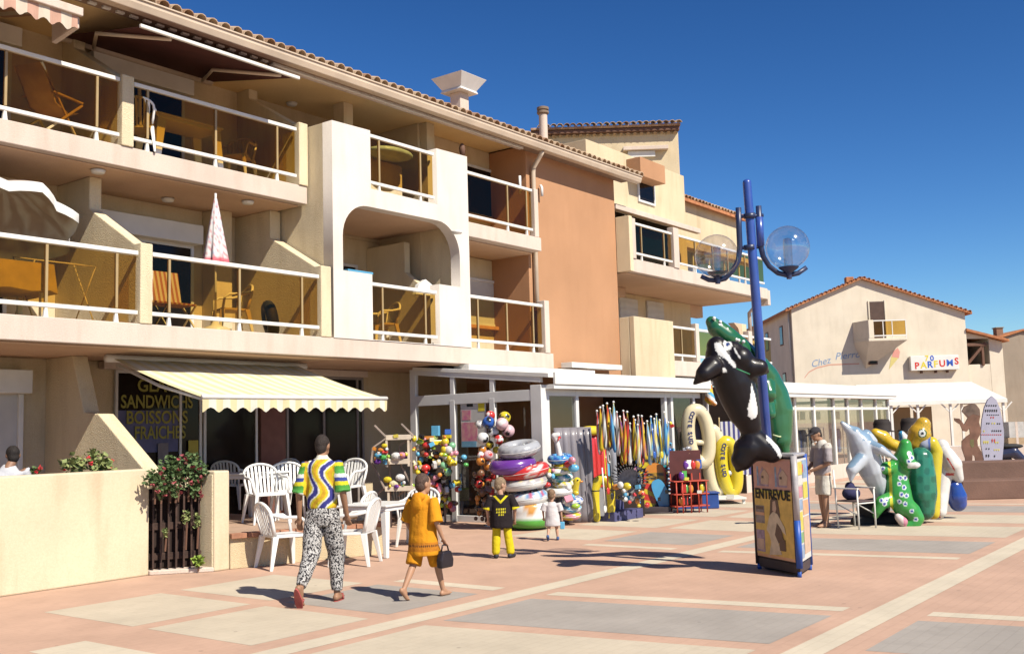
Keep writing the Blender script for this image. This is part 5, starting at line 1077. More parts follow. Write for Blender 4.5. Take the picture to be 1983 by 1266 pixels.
# ================================================================== BROWN BENCH, SURFBOARD SIGN, CUT-OUT FIGURE
BENM = mat('brown_stone', (.20,.115,.085), .8, .12, 2, .2, 30)
bb = GP(1866,968); be = thing('stone_bench', 'long low brown bench wall at the edge of the square', 'bench', (bb.x, bb.y, 0))
dv = (GP(1983,965)-bb); dv.z = 0; dv.normalize(); nv = Vector((-dv.y, dv.x, 0)); nv = nv if nv.x > 0 else -nv
def bpart(name, a, b, z0, z1, l0=0, l1=9):
    P_ = [bb+dv*l0+nv*a, bb+dv*l1+nv*a, bb+dv*l1+nv*b, bb+dv*l0+nv*b]; return part(name, BENM, lambda q: q.prism([tuple(p.xy) for p in P_], 'z', z0, z1), parent=be, bevel=.02)
bpart('seat', 0, .8, 0, .39); bpart('backrest', .8, 1.5, 0, .74, .12)
sfd = 27.5
def flat(poly, name, m, t, th=.03, z0=None, d=sfd, lift=0):
    q = MB(); f = [PD(x, y, d-lift) for x, y in poly]; n = len(f); bk = [p+_f*th for p in f]
    q.add(f+bk, [tuple(range(n))[::-1], tuple(range(n,2*n))]+[(i,(i+1)%n,n+(i+1)%n,n+i) for i in range(n)]); return q.build(name, m, t, False, 0)
gb_ = PD(1920, 893, sfd); sf = thing('surfboard_sign', 'pale grey surfboard shaped menu sign standing behind the brown bench', 'sign', (gb_.x, gb_.y, 0))
def zz(x, y): return rz_(x, y)
SURF = [(1665,30),(1700,60),(1730,130),(1752,230),(1765,330),(1765,420),(1752,560),(1745,700),(1600,700),(1595,560),(1572,440),(1570,340),(1580,230),(1600,130),(1630,60)]
flat([zz(*p) for p in SURF], 'board', mat('lilac_grey_board', (.46,.45,.56), .4, .05, 3), sf, .06)
random.seed(11)
for (x0, x1, y, h, c) in ((1615,1710,105,14,'k'),(1605,1715,145,22,'k'),(1620,1730,185,8,'k'),(1650,1690,205,14,'r'),(1615,1650,255,14,'k'),(1660,1700,255,14,'y'),(1705,1740,258,12,'k'),(1590,1620,320,16,'y'),(1660,1750,318,14,'k'),(1575,1750,352,8,'r'),(1590,1640,410,24,'y'),(1660,1700,395,30,'r'),(1690,1725,415,16,'y'),(1610,1655,470,12,'k'),(1680,1735,478,14,'y'),(1610,1650,525,24,'k'),(1680,1710,530,18,'k')):
    m_ = {'k': BLK, 'r': PRE, 'y': PYE}[c]; n = max(1, int((x1-x0)/16))
    for i in range(n): a = x0+(x1-x0)*i/n; flat([zz(a, y), zz(a+10, y-h*.2), zz(a+12, y+h*.5), zz(a+4, y+h)], 'print', m_, sf, .004, lift=.008)
gb_ = PD(1870, 893, sfd); cf = thing('cutout_figure', 'brown cut-out silhouette of a standing figure beside the surfboard sign', 'sign', (gb_.x, gb_.y, 0))
FIG = [(1490,90),(1530,100),(1560,140),(1565,200),(1555,250),(1575,330),(1540,400),(1545,450),(1575,500),(1590,570),(1580,720),(1545,720),(1520,540),(1500,520),(1495,600),(1470,720),(1440,720),(1440,560),(1410,470),(1410,410),(1450,370),(1480,350),(1475,300),(1450,330),(1420,325),(1395,270),(1350,240),(1345,215),(1390,220),(1430,270),(1460,215),(1430,180),(1410,160),(1430,120)]
flat([zz(*p) for p in FIG], 'panel', mat('brown_print', (.24,.125,.085), .6, .25, 2.5), cf, .04)
flat([zz(*p) for p in ((1490,92),(1530,102),(1558,140),(1560,195),(1500,180),(1470,205),(1435,180),(1412,158),(1432,122))], 'hair_print', mat('taupe_print', (.19,.13,.10), .6, .3, 4), cf, .003, lift=.004)
flat([zz(*p) for p in ((1480,395),(1510,395),(1512,455),(1495,465),(1478,440))], 'print', mat('olive_print', (.18,.16,.07), .6), cf, .003, lift=.004)
wt = PD(1870, 880, 33)
ct_ = thing('trestle_table', 'white tables under the canopy tent behind the cut-out figure', 'table', (wt.x, wt.y, 0), R(-53)); lp('table_top', WHITE, ct_, lambda q: q.box(-2.5,1.8,-.3,.5,.72,.78)); lp('cloth_front', PALE, ct_, lambda q: q.box(-2.5,1.8,-.32,-.3,.15,.78), bevel=0)
for sx in (-2.3,1.6): lp('leg', WHITE, ct_, lambda q: q.box(sx,sx+.06,0,.06,0,.72))
bx_ = PD(1962, 870, 33); 
for i, (z_, w_, c_) in enumerate(((0,.62,(.42,.30,.18)),(.5,.6,(.46,.33,.2)),(1.0,.5,(.52,.5,.47)))):
    t_ = thing('cardboard_box', ('brown cardboard box at the bottom of the pile by the scooter','brown cardboard box in the middle of the pile by the scooter','pale box on top of the pile by the scooter')[i], 'box', (bx_.x, bx_.y, z_), R(-50)); lp('carton', mat('carton_%d' % i, c_, .8), t_, lambda q: q.box(-w_/2,w_/2,-.3,.3,.0,.5)); lp('tape', PALE, t_, lambda q: q.box(-.04,.04,-.305,.305,.0,.503), bevel=0)
sb_ = PD(1983, 885, 31); so = thing('motor_scooter', 'dark motor scooter parked by the boxes', 'scooter', (sb_.x, sb_.y, 0), R(-60))
for x_ in (-.55,.6): lp('wheel', RUB, so, lambda q: q.torus((x_,0,.25), .18, .07, 20, 8, rot3(R(90),0,0)), True, 0)
sq = MB(); chain(sq, [(-.65,0,.55),(-.3,0,.6),(0,0,.35),(.35,0,.4),(.5,0,.85),(.5,0,1.0)], [.15,.18,.1,.12,.12,.1]); blob(sq, 'body', mat('scooter_navy', (.03,.035,.08), .3, coat=.4), so, .025, 5)
lp('handlebar', RUB, so, lambda q: q.tube([(.42,-.32,1.08),(.5,0,1.03),(.42,.32,1.08)], .02, 6), True, 0); lp('seat', RUB, so, lambda q: q.ball((-.35,0,.78), (.36,.14,.08), 12, 8), True, 0)
for s_ in (-.3,.3): lp('mirror', RUB, so, lambda q: q.ball((.42,s_,1.24), (.02,.07,.05), 8, 6), True, 0)
# ================================================================== TOY SHOP DISPLAY
FR = YAW-math.pi/2
def z1(x, y): return (660+x/4.87, 760+y/4.87)
def z2(x, y): return (1020+x/4.507, 740+y/4.507)
TOYC = {'red': (.60,.04,.035), 'yellow': (.70,.55,.03), 'blue': (.03,.12,.48), 'green': (.10,.42,.10), 'mint': (.22,.50,.28), 'pink': (.66,.28,.36), 'white': (.78,.77,.75), 'orange': (.66,.25,.04), 'black': (.02,.02,.022), 'teal': (.03,.33,.40), 'purple': (.15,.04,.30), 'grey': (.30,.30,.33), 'cream': (.74,.64,.42), 'sky': (.12,.42,.66), 'lime': (.36,.56,.06), 'brown': (.22,.11,.06)}
TM_ = {k: vin('vinyl_'+k, c) for k, c in TOYC.items()}
random.seed(5)
def CN(c): return {'sky': 'sky blue'}.get(c, c)
CLEARV = mat('valve_plastic', (.6,.62,.6), .3)
# ---- zigzag wooden bin rack
WGR = mat('weathered_board', (.34,.27,.23), .8, .15, 5); WLT = mat('pale_rack_wood', (.66,.56,.44), .6, .1, 6)
b_ = GP(752, 1022); rk = thing('bin_rack', 'zigzag wooden bin rack of cheap toys outside the snack bar door', 'rack', b_, FR); k1 = depth(b_)/FPX
def r1(x, y, dy=0): return ((660+x/4.87-752)*k1, dy, (1022-(760+y/4.87))*k1)
def board(t, m, pts, y0, y1, w=.03, name='board'):
    for a, b in zip(pts[:-1], pts[1:]): lp(name, m, t, lambda q: q.beam((a[0], (y0+y1)/2, a[2]), (b[0], (y0+y1)/2, b[2]), y1-y0, w))
zg = [r1(335,310), r1(450,430), r1(315,520), r1(300,650), r1(420,900), r1(290,1000)]
board(rk, WGR, zg, -.06, 0.02); board(rk, WGR, [(p[0]+.46, 0, p[2]+.02) for p in zg], .2, .28)
for (xa, ya, xb, yb) in ((455,415,690,415),(470,640,660,640),(440,890,700,900)):
    a, b = r1(xa, ya), r1(xb, yb); lp('shelf', WLT, rk, lambda q: q.box(a[0], b[0], -.25, .2, a[2]-.05, a[2]-.02)); lp('lip', WLT, rk, lambda q: q.box(a[0], b[0], -.28, -.25, a[2]-.07, a[2]+.02))
for xa in (460, 665): a = r1(xa, 415); c = r1(xa, 700); lp('upright', WLT, rk, lambda q: q.box(a[0]-.02, a[0]+.02, -.27, -.23, c[2], a[2])); lp('upright', WGR, rk, lambda q: q.box(a[0]-.02, a[0]+.02, .16, .2, 0, a[2]))
for xa in (470, 660): a = r1(xa, 900); lp('leg', WLT, rk, lambda q: q.box(a[0]-.02, a[0]+.02, -.26, -.22, 0, a[2]))
def lit(name, label, cat, px_, d, r, m, group=None, sq=(1,1,1), shape='ball'):
    p = PD(*px_, d); t = thing(name, label, cat, p, FR+random.uniform(-.4,.4), group)
    if shape == 'ball': lp('shell', m, t, lambda q: q.ball((0,0,0), tuple(r*s for s in sq), 16, 11), True, 0)
    elif shape == 'box': lp('carton', m, t, lambda q: q.box(-r*sq[0], r*sq[0], -r*sq[1], r*sq[1], -r*sq[2], r*sq[2]), bevel=.006)
    return t
d1_ = depth(b_)
for i, (x, y, r, c) in enumerate(((375,540,.05,'orange'),(410,500,.05,'yellow'),(350,590,.06,'sky'),(400,610,.06,'green'),(345,650,.06,'purple'),(420,560,.045,'red'),(520,600,.09,'white'),(575,590,.07,'pink'),(500,860,.08,'cream'),(440,820,.07,'yellow'),(560,800,.08,'white'))):
    lit('plush_toy', 'soft %s toy in the %s bin of the zigzag rack' % (CN(c), 'top' if y < 700 else 'lower'), 'toy', z1(x, y), d1_-.15, r, mat('plush_'+c, tuple(k*.9 for k in TOYC[c]), .95, .2, 30, .5, 60), 'toys in the zigzag rack', (1.1,.8,.8))
# wire basket on the rack
wb = GP(792, 1015); bs = thing('wire_basket', 'white wire basket of green toys in front of the zigzag rack', 'basket', PD(*z1(560,960), depth(wb)-.2), FR)
for i in range(9): x_ = -.22+i*.055; lp('wire', WHITE, bs, lambda q: q.tube([(x_*.8,-.12,-.12),(x_,-.15,.1)], .006, 5), True, 0)
for z_, w_ in ((.1,.23),(-.12,.18)): lp('rim', WHITE, bs, lambda q: q.tube([(-w_,-.15,z_),(w_,-.15,z_),(w_,.15,z_),(-w_,.15,z_)], .009, 6, closed=True), True, 0)
lp('bottom', WHITE, bs, lambda q: q.box(-.18,.18,-.12,.12,-.13,-.12)); lp('leg', WHITE, bs, lambda q: q.tube([(0,0,-.12),(0,0,-PD(*z1(560,960), depth(wb)-.2).z)], .015, 6), True, 0)
for i, (x, c) in enumerate(((500,'black'),(540,'red'),(590,'lime'),(640,'green'),(670,'lime'))): lit('small_toy', 'little %s toy heaped in the white wire basket' % c, 'toy', z1(x, 875+i % 2*14), depth(wb)-.22, .055, TM_[c], 'toys in the wire basket', (1,.8,.7))
# ---- table of toys and hanging balls by the glazed side
tq = GP(872, 1012); dd = depth(tq); ts = thing('toy_shelf', 'loaded toy shelf standing against the glazed side of the shop', 'shelf', tq, FR)
def r3(x, y): return ((660+x/4.87-872)*dd/FPX, (1012-(760+y/4.87))*dd/FPX)
for yy in (600, 800, 1000): a = r3(740, yy); c = r3(990, yy); lp('board', WGR, ts, lambda q: q.box(a[0], c[0], 0, .3, a[1]-.02, a[1]+.01))
for xx in (740, 985): a = r3(xx, 480); lp('upright', WGR, ts, lambda q: q.box(a[0]-.02, a[0]+.02, 0, .03, 0, a[1])); 
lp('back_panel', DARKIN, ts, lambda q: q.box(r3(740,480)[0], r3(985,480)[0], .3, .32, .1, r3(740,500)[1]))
for i, (x, y, r, c, s) in enumerate(((895,360,.075,'sky',(1,.5,1.25)),(760,440,.07,'yellow',(1,.7,.9)),(830,425,.06,'orange',(1.6,.7,.5)),(900,470,.06,'yellow',(1.8,.6,.7)),(800,500,.07,'orange',(1,.8,.9)),(860,520,.05,'lime',(1.4,.6,.6)),(900,570,.06,'black',(1.3,.7,.6)),(790,570,.08,'brown',(1.2,.8,1)),(1010,370,.06,'blue',(1,.5,.8)),(1000,415,.06,'yellow',(1.4,.6,.5)),(720,520,.05,'cream',(.9,.7,1.1)),(800,710,.09,'red',(1,.8,.8)),(890,680,.05,'white',(.8,.6,1.5)),(930,660,.05,'sky',(.5,.5,1.6)),(690,700,.07,'cream',(.7,.7,1.8)),(930,900,.06,'pink',(.8,.6,1.6)),(1160,610,.06,'sky',(1,.9,.9)),(1130,650,.06,'black',(1.1,.9,.8)),(1180,680,.05,'green',(1,.9,.8)),(890,800,.06,'pink',(1,.8,1)))):
    lit('boxed_toy' if i in (0,3,8,9) else 'plastic_toy', '%s toy on the loaded toy shelf' % ('bright '+CN(c) if i % 2 else CN(c)), 'toy', z1(x, y), dd-.18-.02*(i % 4), r, TM_[c], 'toys on the loaded shelf', s, 'box' if i in (0,2,3,5,8,9,12,13) else 'ball')
for i, (x, y, r, c) in enumerate(((985,462,36,'yellow'),(980,535,38,'yellow'),(1050,500,34,'mint'),(1040,575,28,'pink'),(1085,570,26,'pink'),(1000,610,30,'white'),(970,685,34,'mint'),(1035,655,36,'yellow'),(1075,665,26,'yellow'),(1010,748,38,'mint'))):
    lit('net_ball', 'small %s ball in the net beside the toy shelf' % c, 'ball', z1(x, y), dd-.35, r/4.87*dd/FPX, TM_[c], '%s balls in the net' % c)
gb2 = GP(884, 1005); bn = thing('grey_bin', 'grey plastic bin holding rolled mats by the shop door', 'bin', GP(884,1003), FR); k2 = depth(bn.location)/FPX
lp('tub', mat('grey_bin_plastic', (.40,.37,.36), .5), bn, lambda q: q.lathe([(.13,0),(.16,.55),(.17,.57)], (0,0,0), 18)); lp('rim', WHITE, bn, lambda q: q.torus((0,0,.57), .17, .015, 20, 6), True, 0)
for i, c in enumerate(('blue','white','orange','cream','blue','sky')): lp('rolled_mat', TM_[c], bn, lambda q: q.tube([(-.1+.04*i,.02*(i % 3),.4),(-.12+.045*i,.02*(i % 3),.75+.06*(i % 3))], .022, 8), True, 0)
sbg = thing('straw_bag', 'square straw bag hanging on the grey bin', 'bag', PD(*z1(1145,960), depth(bn.location)-.25), FR+.2); lp('sack', mat('straw', (.60,.50,.25), .9, .2, 40, .6, 50), sbg, lambda q: q.box(-.13,.13,-.04,.04,-.12,.12), bevel=.02); lp('trim', mat('lime_trim', (.40,.52,.10), .9), sbg, lambda q: q.box(-.135,.135,-.045,.045,.10,.125)); lp('handle', MATS['straw'], sbg, lambda q: q.tube([(-.08,0,.12),(-.05,0,.2),(.05,0,.2),(.08,0,.12)], .008, 6), True, 0)
# ---- ball tree
bt = GP(952, 1018); db = depth(bt); btr = thing('ball_tree', 'white post stand hung with footballs before the shop window', 'stand', bt, FR)
lp('post', WHITE, btr, lambda q: q.tube([(.12,0,0),(.12,0,(1018-790)*db/FPX)], .018, 8), True, 0); lp('foot', WALU, btr, lambda q: q.lathe([(.25,0),(.25,.02),(.03,.05)], (.12,0,0), 16))
for i, (x, y, r, c, pc_) in enumerate(((1410,215,46,'red','white'),(1545,235,58,'yellow','black'),(1392,280,58,'blue','black'),(1520,295,60,'pink','white'),(1580,360,60,'pink','black'),(1440,372,52,'white','black'),(1340,430,58,'white','black'),(1490,442,45,'red','white'),(1405,490,40,'yellow','black'),(1335,538,40,'orange','white'),(1392,590,48,'pink','red'),(1318,645,42,'orange','black'),(1392,692,46,'orange','white'),(1300,858,40,'red','black'),(1330,940,42,'brown','black'),(1320,590,34,'white','red'),(1465,540,34,'yellow','orange'),(1310,300,40,'white','grey'),(1320,760,36,'brown','red'))):
    p = PD(*z1(x, y), db-.05*(i % 4)); t = thing('toy_football', '%s toy ball with %s patches hung on the ball tree' % (c, pc_) if i not in (7,8,12,6) else {7:'red toy ball with white patches halfway down the ball tree',8:'small yellow toy ball with black patches under the white footballs',12:'orange toy ball with white patches low on the ball tree',6:'larger white toy ball with black patches at the side of the ball tree'}[i], 'ball', p, random.uniform(0,6)); rr = r/4.87*db/FPX
    q = MB(); q.ball((0,0,0), rr, 22, 15); dirs = [Vector((random.gauss(0,1), random.gauss(0,1), random.gauss(0,1))).normalized() for _ in range(9)]
    q.c = (lambda cc, pp, dd_: (lambda co, n: pp if any(n.dot(v) > .93 for v in dd_) else cc))(tuple(k*.95 for k in ((.76,.50,.54) if c == 'pink' else TOYC[c])), TOYC[pc_], dirs); q.build('shell', VINYL, t, True, 0, False)
# ---- stack of big rings
rs = GP(1018, 1024); dr_ = depth(rs); kr = dr_/FPX
def ring(name, label, x, y, hw, r, m=None, colfn=None, tilt=(0,0), sq=1.0, zc=z1, base=rs, kd=None, hole=None, noring=False):
    d = depth(base); p = PD(*zc(x, y), d); s = d/FPX/(4.87 if zc is z1 else 4.507); t = thing(name, label, 'inflatable ring', p, FR); q = MB(); Rr = hw*s-r
    q.torus((0,0,0), Rr, r, 36, 16, rot3(tilt[0], tilt[1], 0), sq); 
    if colfn: q.c = colfn
    q.build('tube', m or VINYL, t, True, 0, False)
    sm_ = MB(); sm_.torus((0,0,0), Rr+r, .005, 36, 6, rot3(tilt[0], tilt[1], 0)); sm_.build('seam', TM_['white'] if m is None else m, t, True, 0, False)
    va = rot3(tilt[0], tilt[1], 0) @ Vector((Rr*.35, -Rr*.94, r*sq+.004)); lp('valve', CLEARV, t, lambda q: q.lathe([(.016,-.01),(.014,.012),(.006,.016),(.001,.016)], va, 8), True, 0)
    if hole: lp('floor', TM_[hole], t, lambda q: q.lathe([(Rr,-.02),(.001,-.02)], (0,0,0), 24, rot3(tilt[0], tilt[1], 0)), True, 0)
    return t
def tyre_c(co, n):
    a = math.atan2(co.y, co.x); return (.42,.43,.46) if n.z > .25 else ((.33,.33,.36) if int(a*40) % 2 else (.48,.48,.50))
ring('swim_ring', 'grey swim ring printed like a car tyre on top of the stack', 1680, 530, 205, .11, colfn=tyre_c, tilt=(.18,-.12), hole='white')
ring('swim_ring', 'purple swim ring second in the tall stack', 1620, 680, 225, .125, TM_['purple'], tilt=(.1,-.1))
ring('swim_ring', 'red swim ring with white print in the tall stack', 1745, 740, 225, .11, colfn=lambda co, n: (.74,.70,.66) if (n.y < -.3 and .0 < co.x < .3 and math.sin(co.x*95)*math.sin(co.z*70+1) > .1) else TOYC['red'], tilt=(.05,-.16))
ring('swim_ring', 'pale grey swim ring below the red one', 1735, 850, 215, .10, colfn=lambda co, n: (.74,.73,.71) if co.z < .02 else ((.38,.35,.36) if math.sin(co.x*70) < .8 else (.7,.6,.3)), tilt=(.05,-.12))
ring('swim_ring', 'white and blue printed swim ring near the bottom of the stack', 1760, 990, 200, .11, colfn=lambda co, n: ((.75,.74,.72) if co.z < .0 else ((.2,.38,.6) if math.sin(co.x*55+co.z*40) > .3 else ((.5,.08,.15) if math.sin(co.x*31) > .8 else (.72,.71,.7)))), tilt=(.04,-.1))
pl = PD(*z1(1775,1180), dr_); pool = thing('paddling_pool', 'white paddling pool with orange disc print and green base under the rings', 'inflatable pool', (pl.x, pl.y, 0), FR)
hp = pl.z
lp('wall', VINYL, pool, lambda q: (q.lathe([(.02,.03),(.30,.03),(.37,.08),(.385,.16),(.36,.22),(.375,.3),(.375,.40),(.33,.46),(.28,.44),(.27,.1),(.02,.08)], (0,0,0), 40), setattr(q, 'c', lambda co, n: (.10,.36,.05) if co.z < .2 else ((.66,.32,.08) if (co.x-.02)**2/.011+(co.z-.41)**2/.016 < 1 and co.y < 0 else (.77,.76,.73)))), True, 0)
# ---- stack of small rings
s2 = GP(1092, 1016)
def r2(name, label, x, y, hw, r, c1, c2=None, f=9, tilt=(.12,-.06), **k):
    c2 = c2 or c1; return ring(name, label, x, y, hw, r, colfn=lambda co, n: TOYC[c1] if math.sin(math.atan2(co.y, co.x)*f+co.z*40) > -.2 else TOYC[c2], tilt=tilt, zc=z2, base=s2, **k)
sw = r2('swim_ring', 'blue swim ring with white swan neck on the small stack', 290, 665, 112, .075, 'blue', 'sky')
sq_ = MB(); s_ = depth(s2)/FPX/4.507; chain(sq_, [(0,-.1,.02),(-.02,-.12,.16),(-.05,-.12,.3),(-.09,-.14,.40),(-.03,-.16,.42)], [.055,.045,.045,.06,.045]); blob(sq_, 'swan_neck', TM_['white'], sw, .012, 4); lp('beak', TM_['red'], sw, lambda q: q.lathe([(.028,0),(.001,.1)], (0.0,-.17,.38), 10, rot3(R(150),R(30),0)), True, 0)
r2('swim_ring', 'yellow swim ring under the swan', 330, 725, 98, .07, 'yellow'); r2('swim_ring', 'green and white swim ring in the small stack', 275, 770, 110, .06, 'white', 'lime', 3); r2('swim_ring', 'teal swim ring in the small stack', 305, 830, 100, .07, 'teal', 'white', 5); r2('swim_ring', 'yellow printed swim ring in the small stack', 330, 880, 108, .06, 'yellow', 'white', 11)
dk_ = r2('swim_ring', 'white swim ring with yellow duck head in the small stack', 290, 945, 130, .075, 'white'); dq = MB(); chain(dq, [(.26,-.1,0),(.28,-.14,.1),(.30,-.15,.17)], [.07,.06,.07]); blob(dq, 'duck_head', TM_['yellow'], dk_, .012, 4); lp('eye', TM_['black'], dk_, lambda q: q.ball((.31,-.215,.19), .018, 8, 6), True, 0); lp('beak', TM_['orange'], dk_, lambda q: q.ball((.36,-.18,.16), (.05,.03,.02), 8, 6), True, 0)
r2('swim_ring', 'blue striped swim ring low in the small stack', 395, 1035, 100, .075, 'white', 'blue', 7); r2('swim_ring', 'lime and blue swim ring low in the small stack', 385, 1095, 95, .07, 'white', 'sky', 4); r2('swim_ring', 'pink swim ring at the bottom of the small stack', 385, 1160, 90, .065, 'pink', 'yellow', 3)
# ---- air beds
def airbed(name, label, px_, w, h, m, tubes=5, lean=.12, rz=0, d=None, pil=None, vert=True, z=0):
    p = GP(*px_) if d is None else PD(*px_, d); t = thing(name, label, 'air bed', (p.x, p.y, z), FR+rz); t.rotation_euler = (lean*-1, 0, FR+rz)
    q = MB(); n = tubes*8; k = 10; v = []; f = []
    for i in range(n+1):
        x_ = -w/2+w*i/n; th = .045*abs(math.sin(math.pi*i/8))**.6+.018
        if i in (0, n): th = .004
        for j in range(k+1):
            e_ = min(1, 4*min(j/k, 1-j/k)+.15); v.append((x_, -th*e_, h*j/k))
        for j in range(k+1):
            e_ = min(1, 4*min(j/k, 1-j/k)+.15); v.append((x_, th*e_, h*j/k))
    K = 2*(k+1)
    for i in range(n):
        for j in range(k): a = i*K+j; f.append((a, a+K, a+K+1, a+1)); a += k+1; f.append((a+1, a+K+1, a+K, a))
        f.append((i*K, i*K+k+1, (i+1)*K+k+1, (i+1)*K)); f.append((i*K+k, (i+1)*K+k, (i+1)*K+2*k+1, i*K+2*k+1))
    f.append(tuple(range(0, k+1))+tuple(range(2*k+1, k, -1))); o = n*K; f.append(tuple(o+j for j in range(k, -1, -1))+tuple(o+j for j in range(k+1, 2*k+2)))
    q.add(v, f); q.build('mattress', m, t, True, 0, False)
    if pil: lp('pillow', TM_[pil], t, lambda q: q.ball((0,-.04,h+.02), (w*.58,.09,.10), 18, 10), True, 0)
    return t
airbed('air_bed', 'large grey air bed leaning at the shop corner', (1118,1012), .72, 1.72, vin('grey_flock', (.20,.18,.20), .5), 5, .06, .25)
airbed('air_bed', 'red air bed with a fat yellow pillow', z2(600,1150), .56, 1.62, TM_['red'], 5, .05, .5, pil='yellow'); airbed('air_bed', 'blue and white striped air bed edge behind the red one', z2(590,1130), .12, 1.35, stripes('blue_white_vinyl', (.74,.74,.74), (.05,.2,.5), 9, 'Z', .3), 1, .03, .2)
airbed('air_bed', 'yellow air bed next to the red one', z2(690,1120), .17, 1.45, TM_['yellow'], 1, .05, .2); airbed('air_bed', 'sky blue air bed next to the yellow one', z2(715,1100), .14, 1.4, TM_['sky'], 1, .05, .2); airbed('air_bed', 'dark grey air bed before the rolled parasols', z2(752,1090), .26, 1.32, TM_['grey'], 2, .05, .1)
ya_ = GP(*z2(665,1215)); yl = thing('inflatable_lounger', 'yellow arched inflatable lounger standing by the blue steps', 'inflatable', ya_, FR); ky = depth(ya_)/FPX/4.507
yq = MB(); chain(yq, [((x-665)*ky, 0, (1200-y)*ky+.02) for x, y in ((610,1180),(605,1050),(605,930),(630,860),(680,835),(725,860),(740,930),(745,1050),(738,1180))], [.075,.08,.085,.09,.09,.09,.085,.08,.075]); blob(yq, 'tube', TM_['yellow'], yl, .014, 4)
lp('mat', TM_['grey'], yl, lambda q: q.box(-.09,.1,-.0,.04,.1,.62)); [lp('band', TM_['black'], yl, lambda q: q.torus(((x-665)*ky,0,(1200-940)*ky+.02), .085, .01, 16, 6)) for x in (605,740)]
# ---- blue steps
sp0 = GP(1192,1010); st_ = thing('blue_steps', 'blue painted wooden steps at the shop entrance', 'steps', (sp0.x, sp0.y, 0))
BST = mat('blue_step_paint', (.085,.085,.19), .6, .1, 4)
for i in range(3): lp('step', BST, st_, lambda q: q.box(-.02-.0*i, 1.0-.22*i, .0+.28*i, .28+.28*i+(.2 if i == 2 else 0), 0, .17*(i+1)), bevel=.01)
# ---- rolled parasols and windbreaks
rp_ = GP(1225,1000); bq_ = thing('parasol_bin', 'dark bin holding a sheaf of rolled beach parasols', 'bin', rp_, FR); lp('tub', DARKIN, bq_, lambda q: q.box(-.35,.25,.1,.4,0,.55)); lp('rim', KD, bq_, lambda q: q.box(-.38,.28,.08,.42,.55,.6))
dpr = depth(rp_)
schemes = [('black','white','red'),('yellow','red','black'),('white','black','white'),('black','yellow','red'),('blue','yellow','sky'),('white','sky','yellow'),('red','black','white'),('purple','yellow','orange')]
tops = [(612,250),(640,220),(665,205),(700,185),(725,230),(757,172),(785,260),(812,300),(842,250),(876,258),(900,360),(932,300),(945,330),(968,370),(972,290),(1003,295),(1022,360),(1050,340),(1083,300),(1112,320),(1130,280),(1160,330),(1198,262),(1210,340),(1235,350),(808,480),(690,330),(860,330)]
drq = depth(GP(1225,1012))+.15
for i, (x, y) in enumerate(tops):
    c = schemes[i % 8] if x < 1030 else schemes[4+i % 2]; tp = PD(*z2(x, y), drq+random.uniform(-.05,.3)); bt_ = PD(*z2(x+random.uniform(-15,35)+(25 if x < 850 else 0), min(y+380, 720)), drq+.05); t = thing('rolled_parasol', 'rolled %s, %s and %s beach parasol in the sheaf' % tuple(CN(k) for k in c), 'parasol', bt_, 0, 'rolled parasols in the sheaf'); ax_ = tp-bt_; L = ax_.length
    q = MB(); q.tube([ax_*k for k in (0,.08,.3,.6,.85,.93,1)], [.022,.038,.042,.035,.022,.012,.01], 8); q.c = (lambda cc, LL, ph: (lambda co, n: TOYC[cc[int((co.length/LL*5+math.atan2(n.y, n.x)*.8+ph)) % 3]]))(c, L, i); q.build('cloth', MATS['printed_cloth'], t, True, 0, False); lp('tip', TM_['white'], t, lambda q: q.ball(ax_*1.0, .022, 8, 6), True, 0)
# ---- windmill fan
wf = GP(1225,1008); wfn = thing('windmill_fan', 'fan of black and white striped toy windmills above the blue steps', 'toy', PD(*z2(900,850), depth(wf)+.1), FR); kw = depth(wf)/FPX/4.507
for i in range(19):
    a = R(-10+200*i/18); q = MB(); ppts = [Vector((math.cos(a)*r, -.02, math.sin(a)*r))*kw for r in range(60, 185, 8)]; q.tube(ppts, .011, 6); q.c = lambda co, n: TOYC['white'] if int(co.length*26) % 2 else TOYC['black']; q.build('stick', MATS['printed_cloth'], wfn, True, 0, False)
lp('disc', mat('grey_card', (.30,.28,.29), .7, .2, 20), wfn, lambda q: q.lathe([(.001,-.02),(.2,-.01),(.22,.01),(.001,.02)], (0,0,-.02), 24, rot3(R(90),0,0))); lp('stem', KD, wfn, lambda q: q.tube([(0,.02,-.1),(0,.05,-(PD(*z2(900,850), depth(wf)+.1).z)+.35)], .03, 8), True, 0)
for (x, y0, y1, nm) in ((985,740,1085,0),(1245,560,980,1)):
    pp3 = PD(*z2(x, y1), depth(wf)-.05*nm); t = thing('bead_string', ('black and white bead string hanging by the windmill fan','tall bead string beside the body boards')[nm], 'beads', pp3); q = MB(); hh = (y1-y0)*kw; n = 14
    for i in range(n): q.ball((.01*(i % 2),0,hh*(i+.5)/n), .022, 8, 6)
    q.c = lambda co, n_: [(.74,.73,.7),(.03,.03,.03),(.1,.25,.5)][int(abs(co.z)*31) % 3]; o = q.build('beads', MATS['printed_cloth'], t, True, 0, False); o['kind'] = 'stuff'
